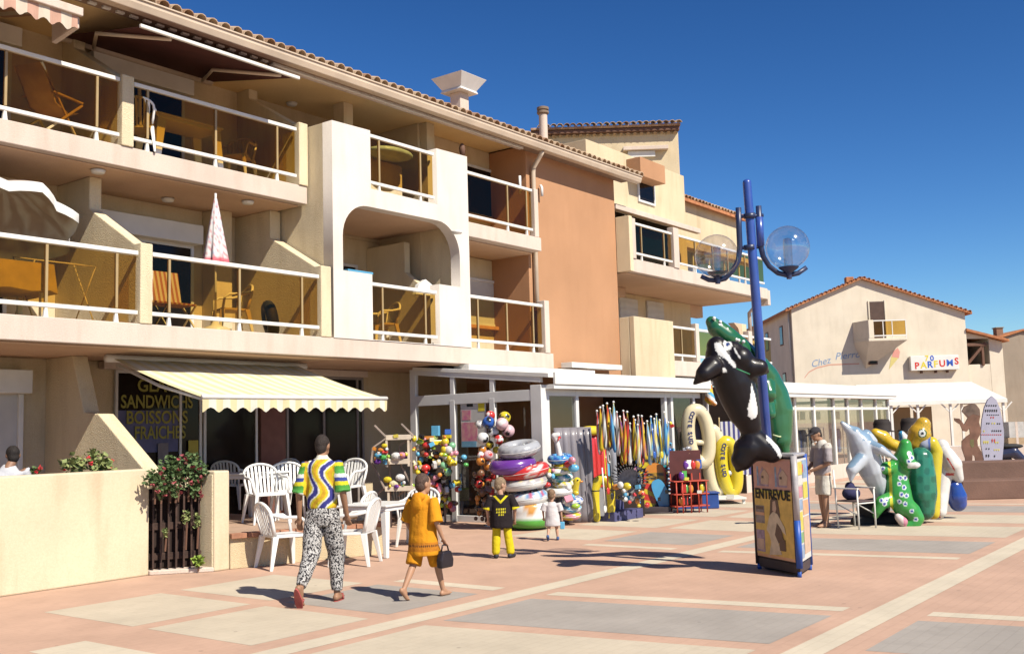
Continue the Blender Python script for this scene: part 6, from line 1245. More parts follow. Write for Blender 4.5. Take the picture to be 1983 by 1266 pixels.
# ---- body boards
def bodyboard(label, cx, cy, w, h, tilt, colfn, d, y1):
    p = PD(*z2(cx, cy), d); t = thing('body_board', label, 'body board', p, FR); k = d/FPX/4.507; n = 28; pts = []
    for i in range(n):
        a = 2*math.pi*i/n; s, c = math.sin(a), math.cos(a); pts.append((w*k*.5*math.copysign(abs(c)**.6, c), h*k*.5*math.copysign(abs(s)**(.75 if s > 0 else .35), s)))
    M_ = Matrix.Rotation(tilt, 3, 'Y'); q = MB(); q.prism(pts, 'y', -.025, .025); q.v = [tuple(M_ @ Vector(v)) for v in q.v]; q.c = colfn
    if colfn:      # subdivide for the print
        me = q.mesh('board'); bm = bmesh.new(); bm.from_mesh(me); bmesh.ops.triangulate(bm, faces=bm.faces[:]); bmesh.ops.subdivide_edges(bm, edges=bm.edges[:], cuts=5, use_grid_fill=True); bm.to_mesh(me); bm.free(); me.materials.append(VINYL); setcol(me, colfn); o = bpy.data.objects.new('board', me); COL.objects.link(o); o.parent = t
    return t
dbd = depth(GP(*z2(1130,1130)))
bodyboard('brown patterned body board standing behind the others', 1120, 760, 200, 380, .05, lambda co, n: TOYC['brown'] if math.sin(co.x*40)*math.sin(co.z*33) < .6 else TOYC['red'], dbd+.25, 0)
bodyboard('body board with red, orange and navy print', 1115, 910, 200, 410, .1, lambda co, n: (TOYC['orange'] if co.z > .28 else (TOYC['black'] if math.sin(co.x*60)*math.sin(co.z*45) > .2 and co.z > 0 else ((.45,.25,.03) if co.z > -.05 else (.05,.05,.16)))) if abs(co.x) < .17 else TOYC['red'], dbd+.05, 0)
bb_ = bodyboard('plain light blue body board tilted in front', 1180, 985, 125, 290, -.38, lambda co, n: (.08,.36,.66), dbd-.1, 0)
for (x_, z_) in ((-.06,-.07),(.09,.07)): lp('strap_hole', TM_['black'], bb_, lambda q: q.box(x_-.025,x_+.025,-.032,-.024,z_-.035,z_+.035), bevel=0)
fr0 = GP(*z2(1130,1145)); bk = thing('board_rack', 'low black rack at the foot of the body boards', 'rack', fr0, FR); [lp('tube', KD, bk, lambda q: q.tube([(a, b, .02),(c, e, .02)], .015, 6), True, 0) for a, b, c, e in ((-.3,-.1,.3,-.1),(-.3,.2,.3,.2),(-.3,-.1,-.3,.2),(.3,-.1,.3,.2))]; lp('support', KD, bk, lambda q: q.box(-.28,.28,.0,.3,.03,.12))
# ---- red wire rack
rw = GP(*z2(1430,1135)); rr_ = thing('red_wire_rack', 'red wire rack of small toys beside the inflatable boats', 'rack', rw, FR+.2); kk = depth(rw)/FPX/4.507; RW = mat('red_wire', (.50,.06,.03), .4, .05, 5)
for x_ in (1290,1345,1420,1490,1565): lp('wire', RW, rr_, lambda q: q.tube([((x_-1430)*kk,-.12,0),((x_-1430)*kk,-.12,(1135-870)*kk)], .014, 6), True, 0); lp('wire', RW, rr_, lambda q: q.tube([((x_-1430)*kk,.2,0),((x_-1430)*kk,.2,(1135-800)*kk)], .012, 6), True, 0)
for z_ in (.12,.35,.6): lp('shelf', RW, rr_, lambda q: q.box(-.36,.36,-.12,.2,z_,z_+.02))
lp('back_panel', mat('rack_dark', (.10,.03,.03), .8), rr_, lambda q: q.box(-.35,.34,.2,.22,.1,1.2))
for i in range(16):
    c = random.choice(['red','orange','blue','green','yellow','white','black','brown','purple']); x_ = -.3+.6*random.random(); t = thing('packet_toy', 'small %s packet on the red wire rack' % CN(c), 'toy', rw+Vector((math.cos(FR+.2)*x_-math.sin(FR+.2)*-.05, math.sin(FR+.2)*x_+math.cos(FR+.2)*-.05, random.choice((.16,.39,.64,.85)))), FR+random.uniform(-.3,.5), '%s packets on the red wire rack' % c); lp('packet', TM_[c], t, lambda q: q.ball((0,0,.07), (.06,.035,.09), 10, 7) if i % 3 else q.box(-.05,.05,-.02,.02,0,.17), i % 3 > 0, 0)
# ---- inflatable boats
def boat(label, x, y, hw, hh, r, c, d, letters=True):
    p = PD(*z2(x, y), d); k = d/FPX/4.507; t = thing('inflatable_boat', label, 'inflatable boat', p, FR+.15); q = MB(); n = 40; pts = []
    for i in range(n):
        a = 2*math.pi*i/n; pts.append(((hw*k-r)*math.copysign(abs(math.cos(a))**.8, math.cos(a))+.10*math.sin(a)*(-.6), 0.05*math.sin(a)*-1, (hh*k-r)*math.sin(a)))
    q.tube(pts, r, 16, closed=True); q.build('tube', vin('vinyl_'+c, TOYC[c]), t, True, 0, False)
    lp('floor', mat('boat_floor', (.07,.06,.10), .5), t, lambda q: q.prism([(a, b) for a, _, b in pts], 'y', .08, .1), bevel=0)
    lp('bench', TM_['white'] if c == 'yellow' else TM_[c], t, lambda q: q.tube([(-hw*k+r, .0, -.12), (hw*k-r, .0, -.15)], .06, 10), True, 0)
    if letters:
        ink = mat('navy_ink', (.02,.03,.14), .5)
        fx = lambda a: Vector(((hw*k-r)*math.copysign(abs(math.cos(a))**.8, math.cos(a))-.06*math.sin(a), 0, (hh*k-r)*math.sin(a)))
        a = R(112)
        for chx in 'COTE SUD':
            p0 = fx(a); tg = fx(a+.04)-p0
            if chx != ' ':
                me = text_mesh(chx, .12, bold=.005, align='CENTER'); me.materials.append(ink)
                inst('lettering', me, t, (p0.x-.045, -r-.004-.05*math.sin(a), p0.z), (R(90), math.atan2(-tg.z, tg.x), 0))
            st = a
            while (fx(a)-p0).length < (.1 if chx != ' ' else .06): a += .01
        lp('valve', TM_['black'], t, lambda q: q.ball((hw*k*.35,-r*.95,hh*k-r*1.1), (.04,.02,.03), 8, 6), True, 0)
    return t
dbt = depth(GP(*z2(1750,1020)))
boat('cream inflatable boat hung highest at the shop corner', 1500, 470, 150, 285, .15, 'cream', depth(PY(1353,850,10.45))); boat('cream inflatable boat between the high one and the yellow one', 1640, 680, 120, 320, .145, 'cream', depth(PY(1384,880,10.3))); boat('yellow inflatable boat standing in front of the cream ones', 1762, 735, 125, 272, .15, 'yellow', depth(PY(1411,900,10.05)))
bs_ = GP(*z2(1720,1060)); pb_ = thing('boat_stand', 'low white stand under the inflatable boats', 'stand', bs_, FR); lp('plank', WHITE, pb_, lambda q: q.box(-.45,.45,-.2,.9,.1,.14)); [lp('leg', WHITE, pb_, lambda q: q.box(a-.03,a+.03,-.15,-.1,0,.1)) for a in (-.4,.4)]; lp('back_leg', WHITE, pb_, lambda q: q.box(-.4,-.34,.75,.8,0,.1))
bt2 = GP(*z2(1510,1105)); tbx = thing('blue_box', 'flat blue box behind the red wire rack', 'box', bt2, FR); lp('crate', mat('blue_box', (.03,.08,.30), .5), tbx, lambda q: q.box(-.45,.4,-.0,.4,0,.3), bevel=.02); lp('lid', MATS['blue_box'], tbx, lambda q: q.box(-.47,.42,-.02,.42,.3,.33))
hi_ = PD(*z2(1590,110), dbt+.3); hg = thing('hanging_inflatable', 'small blue and yellow inflatable figure hung under the veranda corner', 'inflatable', hi_, FR); hq = MB(); chain(hq, [(0,0,.2),(0,0,.05),(.03,0,-.12)], [.09,.1,.11]); chain(hq, [(-.05,0,-.1),(.12,0,-.2)], [.06,.06]); blob(hq, 'body', VINYL, hg, .014, 4, lambda co, n: [TOYC['sky'],TOYC['yellow'],TOYC['orange'],TOYC['white']][int((co.z*11+co.x*9+20)) % 4])
wnb = PD(*z2(1820,470), dbt+.9); wn = thing('rolled_windbreak', 'white and navy striped windbreak behind the boats', 'windbreak', wnb, FR); lp('cloth', stripes('navy_white_stripe', (.74,.73,.72), (.08,.08,.25), 9, 'X'), wn, lambda q: q.box(-.35,.35,0,.03,-.9,.35)); lp('pole', WOODL, wn, lambda q: q.tube([(-.36,.015,-.95),(-.36,.015,.45)], .015, 6), True, 0)
lc = PD(*z2(1320,520), dbt-.6); lt = thing('rolled_mats', 'pale rolled straw mats standing by the shop post', 'mats', (lc.x, lc.y, 0), FR)
for i in range(6): lp('rolled_mat', mat('pale_straw', (.62,.56,.38), .9, .15, 30), lt, lambda q: q.tube([(-.18+.07*i,.03*(i % 2),.45),(-.2+.075*i,.03*(i % 2),lc.z+.28-.03*abs(i-2))], .036, 8), True, 0)
lp('tub', KD, lt, lambda q: q.lathe([(.2,0),(.24,.5)], (0,0,0), 14))
# ---- inside the long veranda
random.seed(3)
for i, p_ in enumerate((1512, 1560, 1590, 1628)):
    c = PY(p_, 880, 11.6); t = thing('clothes_rail', ('clothes rail with dark towels inside the long veranda','clothes rail with blue shirts inside the long veranda','clothes rail with mixed towels inside the long veranda','clothes rail with navy shirts inside the long veranda')[i], 'clothes rail', (c.x, 11.7, 0))
    lp('rail', WALU, t, lambda q: q.tube([(-.6,0,0),(-.6,0,1.5),(.6,0,1.5),(.6,0,0)], .015, 6), True, 0)
    for j in range(6): cc = random.choice([(.05,.09,.25),(.10,.16,.38),(.3,.3,.34),(.08,.08,.10),(.35,.33,.30)]); lp('garment', mat('cloth_%d%d%d' % tuple(int(k*100) for k in cc), cc, .9, .2, 12), t, lambda q: q.prism([(-.5+j*.19,1.46),(-.58+j*.19,1.3),(-.56+j*.19,.7),(-.4+j*.19,.7),(-.38+j*.19,1.3)], 'y', -.06+.02*j, .02+.02*j))
    for j in range(2): c2 = random.choice(['yellow','white','pink','sky','cream']); lp('price_card', TM_[c2], t, lambda q: q.box(-.5+.5*j, -.15+.5*j, -.02, 0, 1.75, 2.0), bevel=0)

# ---- more stock crowding the shop front
random.seed(21)
def heap(label, name, cat, group, pts, d, rr, cols, box=.35):
    for i, (x, y) in enumerate(pts):
        c = cols[i % len(cols)]; r = rr*random.uniform(.7,1.25); p = PD(x, y, d+random.uniform(-.12,.12)); t = thing(name, label % CN(c), cat, p, random.uniform(0,3), (group % CN(c)))
        if random.random() < box: lp('packet', TM_[c], t, lambda q: q.obox((0,0,0), (r*2,r*1.0,r*1.6), rot3(random.uniform(-.5,.5),random.uniform(-.5,.5),0)), bevel=.004)
        else: lp('shell', TM_[c], t, lambda q: q.ball((0,0,0), (r*random.uniform(.8,1.5),r*.8,r*random.uniform(.7,1.2)), 12, 8), True, 0)
heap('small %s toy hung at the side of the loaded shelf', 'hanging_toy', 'toy', '%s toys hung by the loaded shelf', [(800+random.uniform(0,72), 842+random.uniform(0,78)) for _ in range(52)], dd-.3, .05, ['yellow','orange','cream','white','sky','yellow','lime','red','black','pink'])
heap('little %s bucket toy piled under the loaded shelf', 'bucket_toy', 'toy', '%s toys piled under the loaded shelf', [(805+random.uniform(0,85), 920+random.uniform(0,72)) for _ in range(44)], dd-.12, .06, ['brown','orange','red','yellow','pink','lime','white','sky','black'])
heap('small %s doll hung below the footballs', 'hanging_doll', 'toy', '%s dolls hung below the footballs', [(918+random.uniform(0,40), 900+random.uniform(0,108)) for _ in range(46)], db+.05, .06, ['brown','red','brown','black','orange','brown'])
heap('small %s toy in the bins of the zigzag rack', 'bin_toy', 'toy', '%s toys in the zigzag rack bins', [(722+random.uniform(0,30), 862+random.uniform(0,38)) for _ in range(12)]+[(750+random.uniform(0,40), 930+random.uniform(0,12)) for _ in range(8)]+[(758+random.uniform(0,34), 876+random.uniform(0,10)) for _ in range(6)], d1_-.15, .035, ['cream','orange','white','sky','lime','red','purple','yellow'])
heap('small %s bag on the body board stand', 'beach_bag', 'bag', '%s bags by the body boards', [(1250+random.uniform(0,36), 858+random.uniform(0,40)) for _ in range(10)]+[(1290+random.uniform(0,45), 868+random.uniform(0,36)) for _ in range(14)], dbd+.15, .055, ['brown','black','blue','red','brown','white','grey'])
heap('small %s goggles packet on the shop post', 'goggles_packet', 'toy', '%s packets on the shop post', [(1288+random.uniform(0,16), 800+random.uniform(0,160)) for _ in range(16)], dbd+.05, .035, ['yellow','sky','red','white','blue'], .7)
for i, (x, y0, y1, c) in enumerate(((1172,905,985,'white'),(1178,870,950,'red'),(1186,880,960,'black'),(1268,820,880,'blue'),(1282,815,880,'yellow'))):
    a = PD(x, y1, drq-.05); b = PD(x-6, y0, drq-.05); t = thing('toy_spade', 'long handled %s spade standing by the parasol sheaf' % c, 'toy', a); lp('handle', TM_[c], t, lambda q: q.tube([(0,0,0), b-a], .014, 6), True, 0); lp('blade', TM_[c], t, lambda q: q.ball((0,0,0), (.05,.02,.07), 10, 7), True, 0)

TAG = mat('price_card_white', (.76,.74,.68), .7); TAGY = mat('price_card_yellow', (.74,.62,.10), .7)
def price(t, x, y, z, w=.09, h=.06, m=TAG): o = lp('price_card', m, t, lambda q: q.obox((x,y,z), (w,.004,h), rot3(.15,random.uniform(-.15,.15),random.uniform(-.2,.2))), bevel=0); return o
price(rk, .05, -.3, r1(500,640)[2]); price(rk, .2, -.3, r1(500,415)[2], m=TAGY); price(ts, -.1, -.03, r3(800,800)[1]); price(ts, .1, -.03, r3(800,600)[1], m=TAGY); price(rr_, -.1, -.14, .66, m=TAGY); price(rr_, .15, -.14, .4); price(bq_, -.05, .07, .45, .14, .1); price(bn, 0, -.18, .45, .1, .08, TAGY); price(pb_, .1, -.22, .16, .16, .1)

for i, (cx, cy, w, h, tl, c1, c2) in enumerate(((1040,800,130,330,-.12,'yellow','black'),(1200,790,120,330,.12,'teal','white'),(1075,990,120,260,.25,'red','yellow'),(985,900,110,330,-.05,'purple','pink'),(1275,830,100,420,.06,'lime','blue'))):
    bodyboard('%s body board with %s bands propped among the boards' % (CN(c1), CN(c2)), cx, cy, w, h, tl, (lambda a, b: (lambda co, n: TOYC[a] if math.sin(co.z*28+co.x*12) < .35 else TOYC[b]))(c1, c2), dbd+(.16 if cy < 950 else -.02), 0)
heap('rolled %s beach towel stacked by the blue steps', 'rolled_towel', 'towel', '%s towels stacked by the steps', [(1190+random.uniform(0,64), 935+random.uniform(0,44)) for _ in range(22)], drq+.12, .055, ['white','red','sky','yellow','black','orange'], .1)
heap('small %s float packed between the ring stacks', 'small_float', 'float', '%s floats between the ring stacks', [(1040+random.uniform(0,34), 900+random.uniform(0,100)) for _ in range(18)]+[(1100+random.uniform(0,16), 880+random.uniform(0,100)) for _ in range(8)], dr_+.3, .06, ['pink','sky','white','yellow','lime','red'], .1)
# ================================================================== PEOPLE
SKIN = vcol_mat('skin', .55, .35); CLOTH = vcol_mat('cloth', .9, .15, bump=.35, bscale=28)
def hand(q, w, d, H, palm_n=(0,1,0), curl=.5):
    """palm and five separate fingers continuing the forearm direction d"""
    w = Vector(w); d = Vector(d).normalized(); n = Vector(palm_n); side = d.cross(n).normalized(); n = side.cross(d); s = H/1.72
    pc = w+d*.045*s; q.ball(pc, (.040*s,.018*s,.052*s), 10, 8, Matrix((side, n, d)).transposed())
    for i, (o, L) in enumerate(((-.030,.062),(-.010,.074),(.011,.070),(.030,.054))):
        a = w+d*.085*s+side*o*s; b = a+(d+n*.35*curl).normalized()*L*.5*s; c = b+(d*.6+n*.9*curl).normalized()*L*.5*s; chain(q, [a, b, c], [.0098*s,.0090*s,.0078*s], 8)
    a = w+d*.03*s-side*.03*s; b = a+(d*.6-side*.8+n*.3).normalized()*.035*s; c = b+(d+n*.3).normalized()*.03*s; chain(q, [a, b, c], [.0115*s,.0105*s,.0085*s], 8)
def foot(q, an, fw, H, pitch=0.0, w=1.0):
    an = Vector(an); fw = Vector(fw).normalized(); s = H/1.72; u = Vector((0,0,1)); M_ = Matrix.Rotation(pitch, 3, fw.cross(u)); f = M_ @ fw; dn = M_ @ Vector((0,0,-1)); sd = f.cross(u).normalized()
    heel = an+dn*.05*s-f*.03*s; ballp = an+dn*.058*s+f*.13*s; capsule(q, heel, ballp, .036*s*w, .032*s*w); capsule(q, an, an+dn*.03*s+f*.06*s, .036*s, .034*s)
    for i in range(5): o = (-.03+.015*i)*s; a = ballp+sd*o+f*.02*s; capsule(q, a, a+f*(.035-.004*i)*s, .0105*s, .009*s, 8)
    return heel, ballp, f, dn, sd
def face_col(hc, fwd, up_, s, skin, hairc, hairline=.2, stubble=None):
    fwd = Vector(fwd).normalized(); up_ = Vector(up_); side = fwd.cross(up_).normalized()
    def fn(co, n):
        r = co-hc
        if r.length < .16*s:
            a, b, c = r.dot(side)/s, r.dot(up_)/s, r.dot(fwd)/s
            if c > .05:
                if abs(abs(a)-.033) < .013 and abs(b-.005) < .007: return (.75,.74,.72) if abs(abs(a)-.033) > .005 else (.04,.03,.03)
                if abs(abs(a)-.033) < .02 and abs(b-.026) < .005: return hairc
                if abs(a) < .026 and abs(b+.062) < .007: return (skin[0]*.8, skin[1]*.45, skin[2]*.45)
        return skin
    return fn
def human(label, loc, rz, H, J, skin, hair, clothes, childish=0.0, hairfn=None, extra=None, vox=.009, cat='person', grip=None):
    """J: joints in fractions of H; clothes: list of (name, shapes(q, j), colour function or material)"""
    t = thing('person', label, cat, loc, rz); j = {k: Vector(v)*H for k, v in J.items() if isinstance(v, tuple)}; s = H/1.72; hs = s*(1+childish*.5)
    q = MB(); fw = Vector((0,1,0)); hf = Vector(J.get('look', (0,1,0))).normalized(); hu = Vector(J.get('hup', (0,0,1))).normalized(); hsd = hf.cross(hu).normalized(); hu = hsd.cross(hf)
    hc = j['head']; HM_ = Matrix((hsd, hf, hu)).transposed()
    q.ball(hc+hu*.012*hs, (.074*hs,.093*hs,.100*hs), 18, 14, HM_); q.ball(hc-hu*.05*hs+hf*.022*hs, (.058*hs,.066*hs,.066*hs), 14, 10, HM_)
    q.ball(hc-hu*.018*hs+hf*.098*hs, (.013*hs,.018*hs,.021*hs), 8, 6, HM_); q.ball(hc-hu*.062*hs+hf*.079*hs, (.026*hs,.014*hs,.012*hs), 8, 6, HM_); q.ball(hc-hu*.095*hs+hf*.066*hs, (.022*hs,.02*hs,.02*hs), 8, 6, HM_)
    for sg_ in (-1,1): q.ball(hc+hsd*sg_*.077*hs-hu*.005*hs-hf*.012*hs, (.011*hs,.022*hs,.033*hs), 8, 8, HM_)
    capsule(q, hc-hu*.06*hs-hf*.02*hs, j['chest']+Vector((0,0,.09*H)), .052*s*(1+childish*.2), .060*s)
    q.ball(j['chest'], (.150*s,.095*s,.165*s), 16, 12); q.ball((j['chest']+j['hip'])/2, (.125*s,.085*s,.16*s), 16, 12); q.ball(j['hip'], (.142*s,.100*s,.115*s), 16, 12)
    for L in 'lr':
        chain(q, [j['chest']+(j[L+'sh']-j['chest'])*.7, j[L+'sh'], j[L+'el'], j[L+'wr']], [.06*s,.055*s,.040*s,.027*s])
        chain(q, [j[L+'hip'], j[L+'hip']+(j[L+'kn']-j[L+'hip'])*.4, j[L+'kn'], j[L+'kn']+(j[L+'an']-j[L+'kn'])*.35, j[L+'an']], [.088*s,.080*s,.054*s,.053*s,.034*s])
        hand(q, j[L+'wr'], (j[L+'wr']-j[L+'el']), H, (0,1,0) if not grip else grip, .7)
        foot(q, j[L+'an'], Vector(J.get(L+'fw', (0,1,0))), H, J.get(L+'pt', 0.0))
    blob(q, 'body', SKIN, t, vox*max(s,.55), 3, face_col(hc, hf, hu, hs, skin, hair))
    hq = MB(); 
    if hairfn: hairfn(hq, hc, HM_, hs)
    else:
        hq.ball(hc+hu*.030*hs-hf*.014*hs, (.080*hs,.095*hs,.092*hs), 18, 14, HM_); hq.ball(hc-hu*.02*hs-hf*.045*hs, (.070*hs,.062*hs,.075*hs), 14, 10, HM_)
    ho = blob(hq, 'hair', mat('hair_%d' % int(hair[0]*1000), hair, .75, .25, 60, .5, 90), t, .008*max(s,.6), 1, noise=.007*s)
    for nm, shp, col in clothes:
        cq = MB(); shp(cq, j, s); cm = CLOTH if callable(col) else col; blob(cq, nm, cm, t, .010*max(s,.6), 3, col if callable(col) else None, noise=.010*max(s,.7))
    if extra: extra(t, j, s)
    return t
def base_pose(): return {'hip':(0,0,.53),'chest':(0,.0,.735),'head':(0,.015,.925),'lsh':(-.118,0,.80),'rsh':(.118,0,.80),'lel':(-.15,-.01,.635),'rel':(.15,-.01,.635),'lwr':(-.155,.03,.49),'rwr':(.155,.03,.49),'lhip':(-.052,0,.51),'rhip':(.052,0,.51),'lkn':(-.058,.01,.285),'rkn':(.058,.01,.285),'lan':(-.058,0,.052),'ran':(.058,0,.052)}
def vmix(a, b, t): return tuple(x*(1-t)+y*t for x, y in zip(a, b))
# -- man in the patterned shirt
J = base_pose(); J.update({'lkn':(-.055,-.06,.29),'lan':(-.075,-.20,.115),'lpt':-1.05,'rkn':(.065,.075,.285),'ran':(.07,.06,.052),'lsh':(-.108,0,.805),'rsh':(.108,0,.805),'lel':(-.145,-.03,.645),'lwr':(-.155,.0,.50),'rel':(.148,-.03,.65),'rwr':(.150,.04,.51),'look':(.12,1,-.03),'head':(.0,.02,.925)})
def man_shirt(q, j, s):
    loft(q, [(.945,0,0,.150,.115),(.965,0,0,.168,.130),(1.05,0,-.005,.176,.132),(1.2,0,-.005,.178,.126),(1.33,0,-.005,.180,.118),(1.40,0,-.005,.165,.105),(1.445,0,0,.118,.082),(1.475,0,0,.072,.066),(1.50,0,.005,.062,.060)])
    for L in 'lr': d = j[L+'el']-j[L+'sh']; q.tube([j['chest']+(j[L+'sh']-j['chest'])*.55+Vector((0,0,.02)), j[L+'sh'], j[L+'sh']+d*.5, j[L+'sh']+d*1.02], [.075,.072,.077,.086], 14)
def man_shirt_c(co, n):
    x, z = co.x, co.z
    if abs(x) > .172+.03*(1.4-z):
        k = int(z*26) % 5; return [(.08,.30,.05),(.66,.58,.03),(.05,.07,.28),(.74,.74,.66),(.10,.36,.08)][k]
    u = x+.025*math.sin(z*19+2); k = (u+.3)*36
    w = math.sin(k+1.3*math.sin(z*15+x*9))
    if z > 1.455: return (.74,.72,.60)
    if w > .62: return (.05,.05,.25)
    if w > .1: return (.76,.75,.68)
    if w > -.75: return (.68,.56,.03)
    return (.62,.36,.03)
LEAFP = bpy.data.materials.new('leaf_print_cloth'); LEAFP.use_nodes = True; nn = LEAFP.node_tree; nz = nn.nodes.new('ShaderNodeTexNoise'); nz.inputs['Scale'].default_value = 52; nz.inputs['Detail'].default_value = 3; tcn = nn.nodes.new('ShaderNodeTexCoord'); nn.links.new(tcn.outputs['Object'], nz.inputs[0]); cr_ = nn.nodes.new('ShaderNodeValToRGB'); cr_.color_ramp.interpolation = 'CONSTANT'; cr_.color_ramp.elements[0].color = (.02,.018,.02,1); cr_.color_ramp.elements[1].position = .5; cr_.color_ramp.elements[1].color = (.48,.46,.44,1); e_ = cr_.color_ramp.elements.new(.57); e_.color = (.22,.21,.2,1); nn.links.new(nz.outputs[0], cr_.inputs[0]); nn.links.new(cr_.outputs[0], nn.nodes['Principled BSDF'].inputs['Base Color']); nn.nodes['Principled BSDF'].inputs['Roughness'].default_value = .9
def man_trousers(q, j, s):
    loft(q, [(.78,0,0,.15,.12),(.86,0,-.01,.172,.135),(.93,0,-.005,.165,.13),(.985,0,0,.150,.118)])
    for L in 'lr': h, k, a = j[L+'hip'], j[L+'kn'], j[L+'an']; q.tube([h+Vector((0,0,.03)), h+(k-h)*.35, h+(k-h)*.7, k, k+(a-k)*.4, k+(a-k)*.78, k+(a-k)*.95], [.098,.108,.105,.095,.085,.068,.058], 16)
SND = mat('sandal_red', (.40,.09,.08), .6, .2, 10)
def sandals(t, j, s):
    for L in 'lr':
        an = j[L+'an']; pt = J.get(L+'pt', 0.0); fwv = Vector(J.get(L+'fw', (0,1,0))).normalized(); M_ = Matrix.Rotation(pt, 3, fwv.cross(Vector((0,0,1)))); f = M_ @ fwv; dn = M_ @ Vector((0,0,-1)); sd = f.cross(dn).normalized(); c = an+dn*(.090*s if pt == 0 else .105*s)+f*.06*s; MM = Matrix((sd, f, -dn)).transposed()
        pts = []
        for i in range(18): a = 2*math.pi*i/18; pts.append((.046*s*math.cos(a)*(1 if math.sin(a) > 0 else .85), .135*s*math.sin(a)))
        q = MB(); n = 18; q.add([c+MM @ Vector((x, y, z)) for z in (-.011*s,.008*s) for x, y in pts], [tuple(range(n))[::-1], tuple(range(n,2*n))]+[(i,(i+1)%n,n+(i+1)%n,n+i) for i in range(n)]); so_ = q.build('sandal', SND, t, False, .003, False)
        tb_ = MB(); tb_.tube([c+MM @ Vector((-.045*s,.03*s,.01*s)), c+MM @ Vector((-.03*s,.05*s,.06*s)), c+MM @ Vector((.03*s,.05*s,.06*s)), c+MM @ Vector((.045*s,.03*s,.01*s))], .012*s, 8); tb_.build('strap', SND, so_, True, 0, False)
J1 = J
pm_ = human('man in bright patterned shirt and black and white print trousers walking away', GP(626,1166), R(-62), 1.72, J, (.36,.19,.11), (.035,.024,.02), [('shirt', man_shirt, man_shirt_c), ('trousers', man_trousers, LEAFP)], extra=sandals)
# -- boy in orange
J = base_pose(); J.update({'head':(0,.015,.905),'chest':(0,0,.70),'hip':(0,0,.49),'lsh':(-.12,0,.765),'rsh':(.12,0,.765),'lhip':(-.055,0,.47),'rhip':(.055,0,.47),'lkn':(-.055,-.07,.275),'lan':(-.05,-.20,.10),'lpt':-.75,'rkn':(.06,.10,.275),'ran':(.065,.17,.052),'rel':(.165,-.02,.61),'rwr':(.175,.05,.475),'lel':(-.16,-.03,.61),'lwr':(-.15,.05,.48),'look':(.25,1,-.08)})
def hoodie(q, j, s):
    loft(q, [(.44,0,0,.178,.150),(.46,0,0,.185,.155),(.60,0,-.005,.172,.140),(.78,0,-.005,.160,.120),(.93,0,-.005,.155,.105),(1.0,0,-.005,.125,.088),(1.035,0,0,.075,.065),(1.06,0,0,.06,.055)])
    q.ball(j['chest']+Vector((0,-.075,.135)), (.088,.058,.052), 14, 10); q.ball(j['chest']+Vector((0,-.115,.07)), (.078,.03,.09), 14, 10)
    for L in 'lr': d = j[L+'el']-j[L+'sh']; q.tube([j['chest']+(j[L+'sh']-j['chest'])*.5, j[L+'sh'], j[L+'sh']+d*.55, j[L+'sh']+d*1.05], [.062,.064,.068,.078], 14)
def hood_c(co, n):
    if .535 < co.z < .555 and int((math.atan2(co.y, co.x)+9)*22) % 3: return (.12,.05,.02)
    if .49 < co.z < .58: return (.54,.20,.02)
    return vmix((.72,.30,.015), (.66,.26,.015), .5+.5*math.sin(co.x*40+co.z*9))
def oshorts(q, j, s):
    q.ball(j['hip']-Vector((0,0,.03)), (.125,.105,.10))
    for L in 'lr': h, k = j[L+'hip'], j[L+'kn']; q.tube([h, h+(k-h)*.5, h+(k-h)*1.02], [.082,.085,.09], 14)
def bagx(t, j, s):
    w = j['rwr']; lp('handbag', mat('black_leather', (.025,.02,.025), .4, .1, 6), t, lambda q: (q.prism([(-.10,-.30),(.10,-.30),(.11,-.22),(.075,-.13),(-.075,-.13),(-.11,-.22)], 'x', w.x-.03, w.x+.05), [setattr(q, 'v', [(x, y+w.y+.02, z+w.z) for x, y, z in q.v])]), bevel=.02); lp('bag_handle', MATS['black_leather'], t, lambda q: q.tube([(w.x+.01, w.y-.04, w.z-.13), (w.x+.01, w.y-.02, w.z-.07), (w.x+.01, w.y+.06, w.z-.07), (w.x+.01, w.y+.08, w.z-.13)], .009, 6), True, 0)
po_ = human('barefoot boy in orange hooded poncho and shorts carrying a black handbag', GP(822,1158), R(-88), 1.29, J, (.46,.25,.15), (.10,.06,.045), [('poncho', hoodie, hood_c), ('shorts', oshorts, lambda co, n: (.68,.28,.015))], childish=.5, extra=bagx)
# -- boy in black and yellow
J = base_pose(); J.update({'head':(0,.01,.89),'chest':(0,0,.67),'hip':(0,0,.455),'lsh':(-.125,0,.735),'rsh':(.125,0,.735),'lel':(-.17,.0,.59),'rel':(.17,.0,.59),'lwr':(-.165,.05,.46),'rwr':(.16,.06,.46),'lhip':(-.06,0,.44),'rhip':(.06,0,.44),'lkn':(-.07,.01,.25),'rkn':(.08,.01,.25),'lan':(-.075,0,.052),'ran':(.10,.0,.052),'look':(.75,.6,-.1),'rfw':(.5,1,0)})
def bshirt(q, j, s):
    loft(q, [(.40,0,0,.150,.120),(.42,0,0,.158,.125),(.56,0,0,.148,.112),(.68,0,0,.140,.1),(.77,0,0,.132,.088),(.815,0,0,.09,.07),(.84,0,0,.058,.055)])
    for L in 'lr': d = j[L+'el']-j[L+'sh']; q.tube([j['chest']+(j[L+'sh']-j['chest'])*.5, j[L+'sh'], j[L+'sh']+d*1.0], [.058,.058,.072], 14)
def bshirt_c(co, n):
    if co.z > .70 and abs(co.x) < .10 and n.y < .3 and abs((co.z-.745)-abs(co.x)*1.0) < .02: return (.68,.58,.02)
    if abs(co.x) > .155 and co.z < .675: return (.68,.58,.02)
    if n.y < -.2 and abs(co.x) < .065 and (abs(co.z-.655) < .013 or abs(co.z-.615) < .013 or (abs(co.z-.58) < .012 and abs(co.x) < .04)) and math.sin(co.x*210) > -.45: return (.62,.54,.03)
    return (.022,.016,.018)
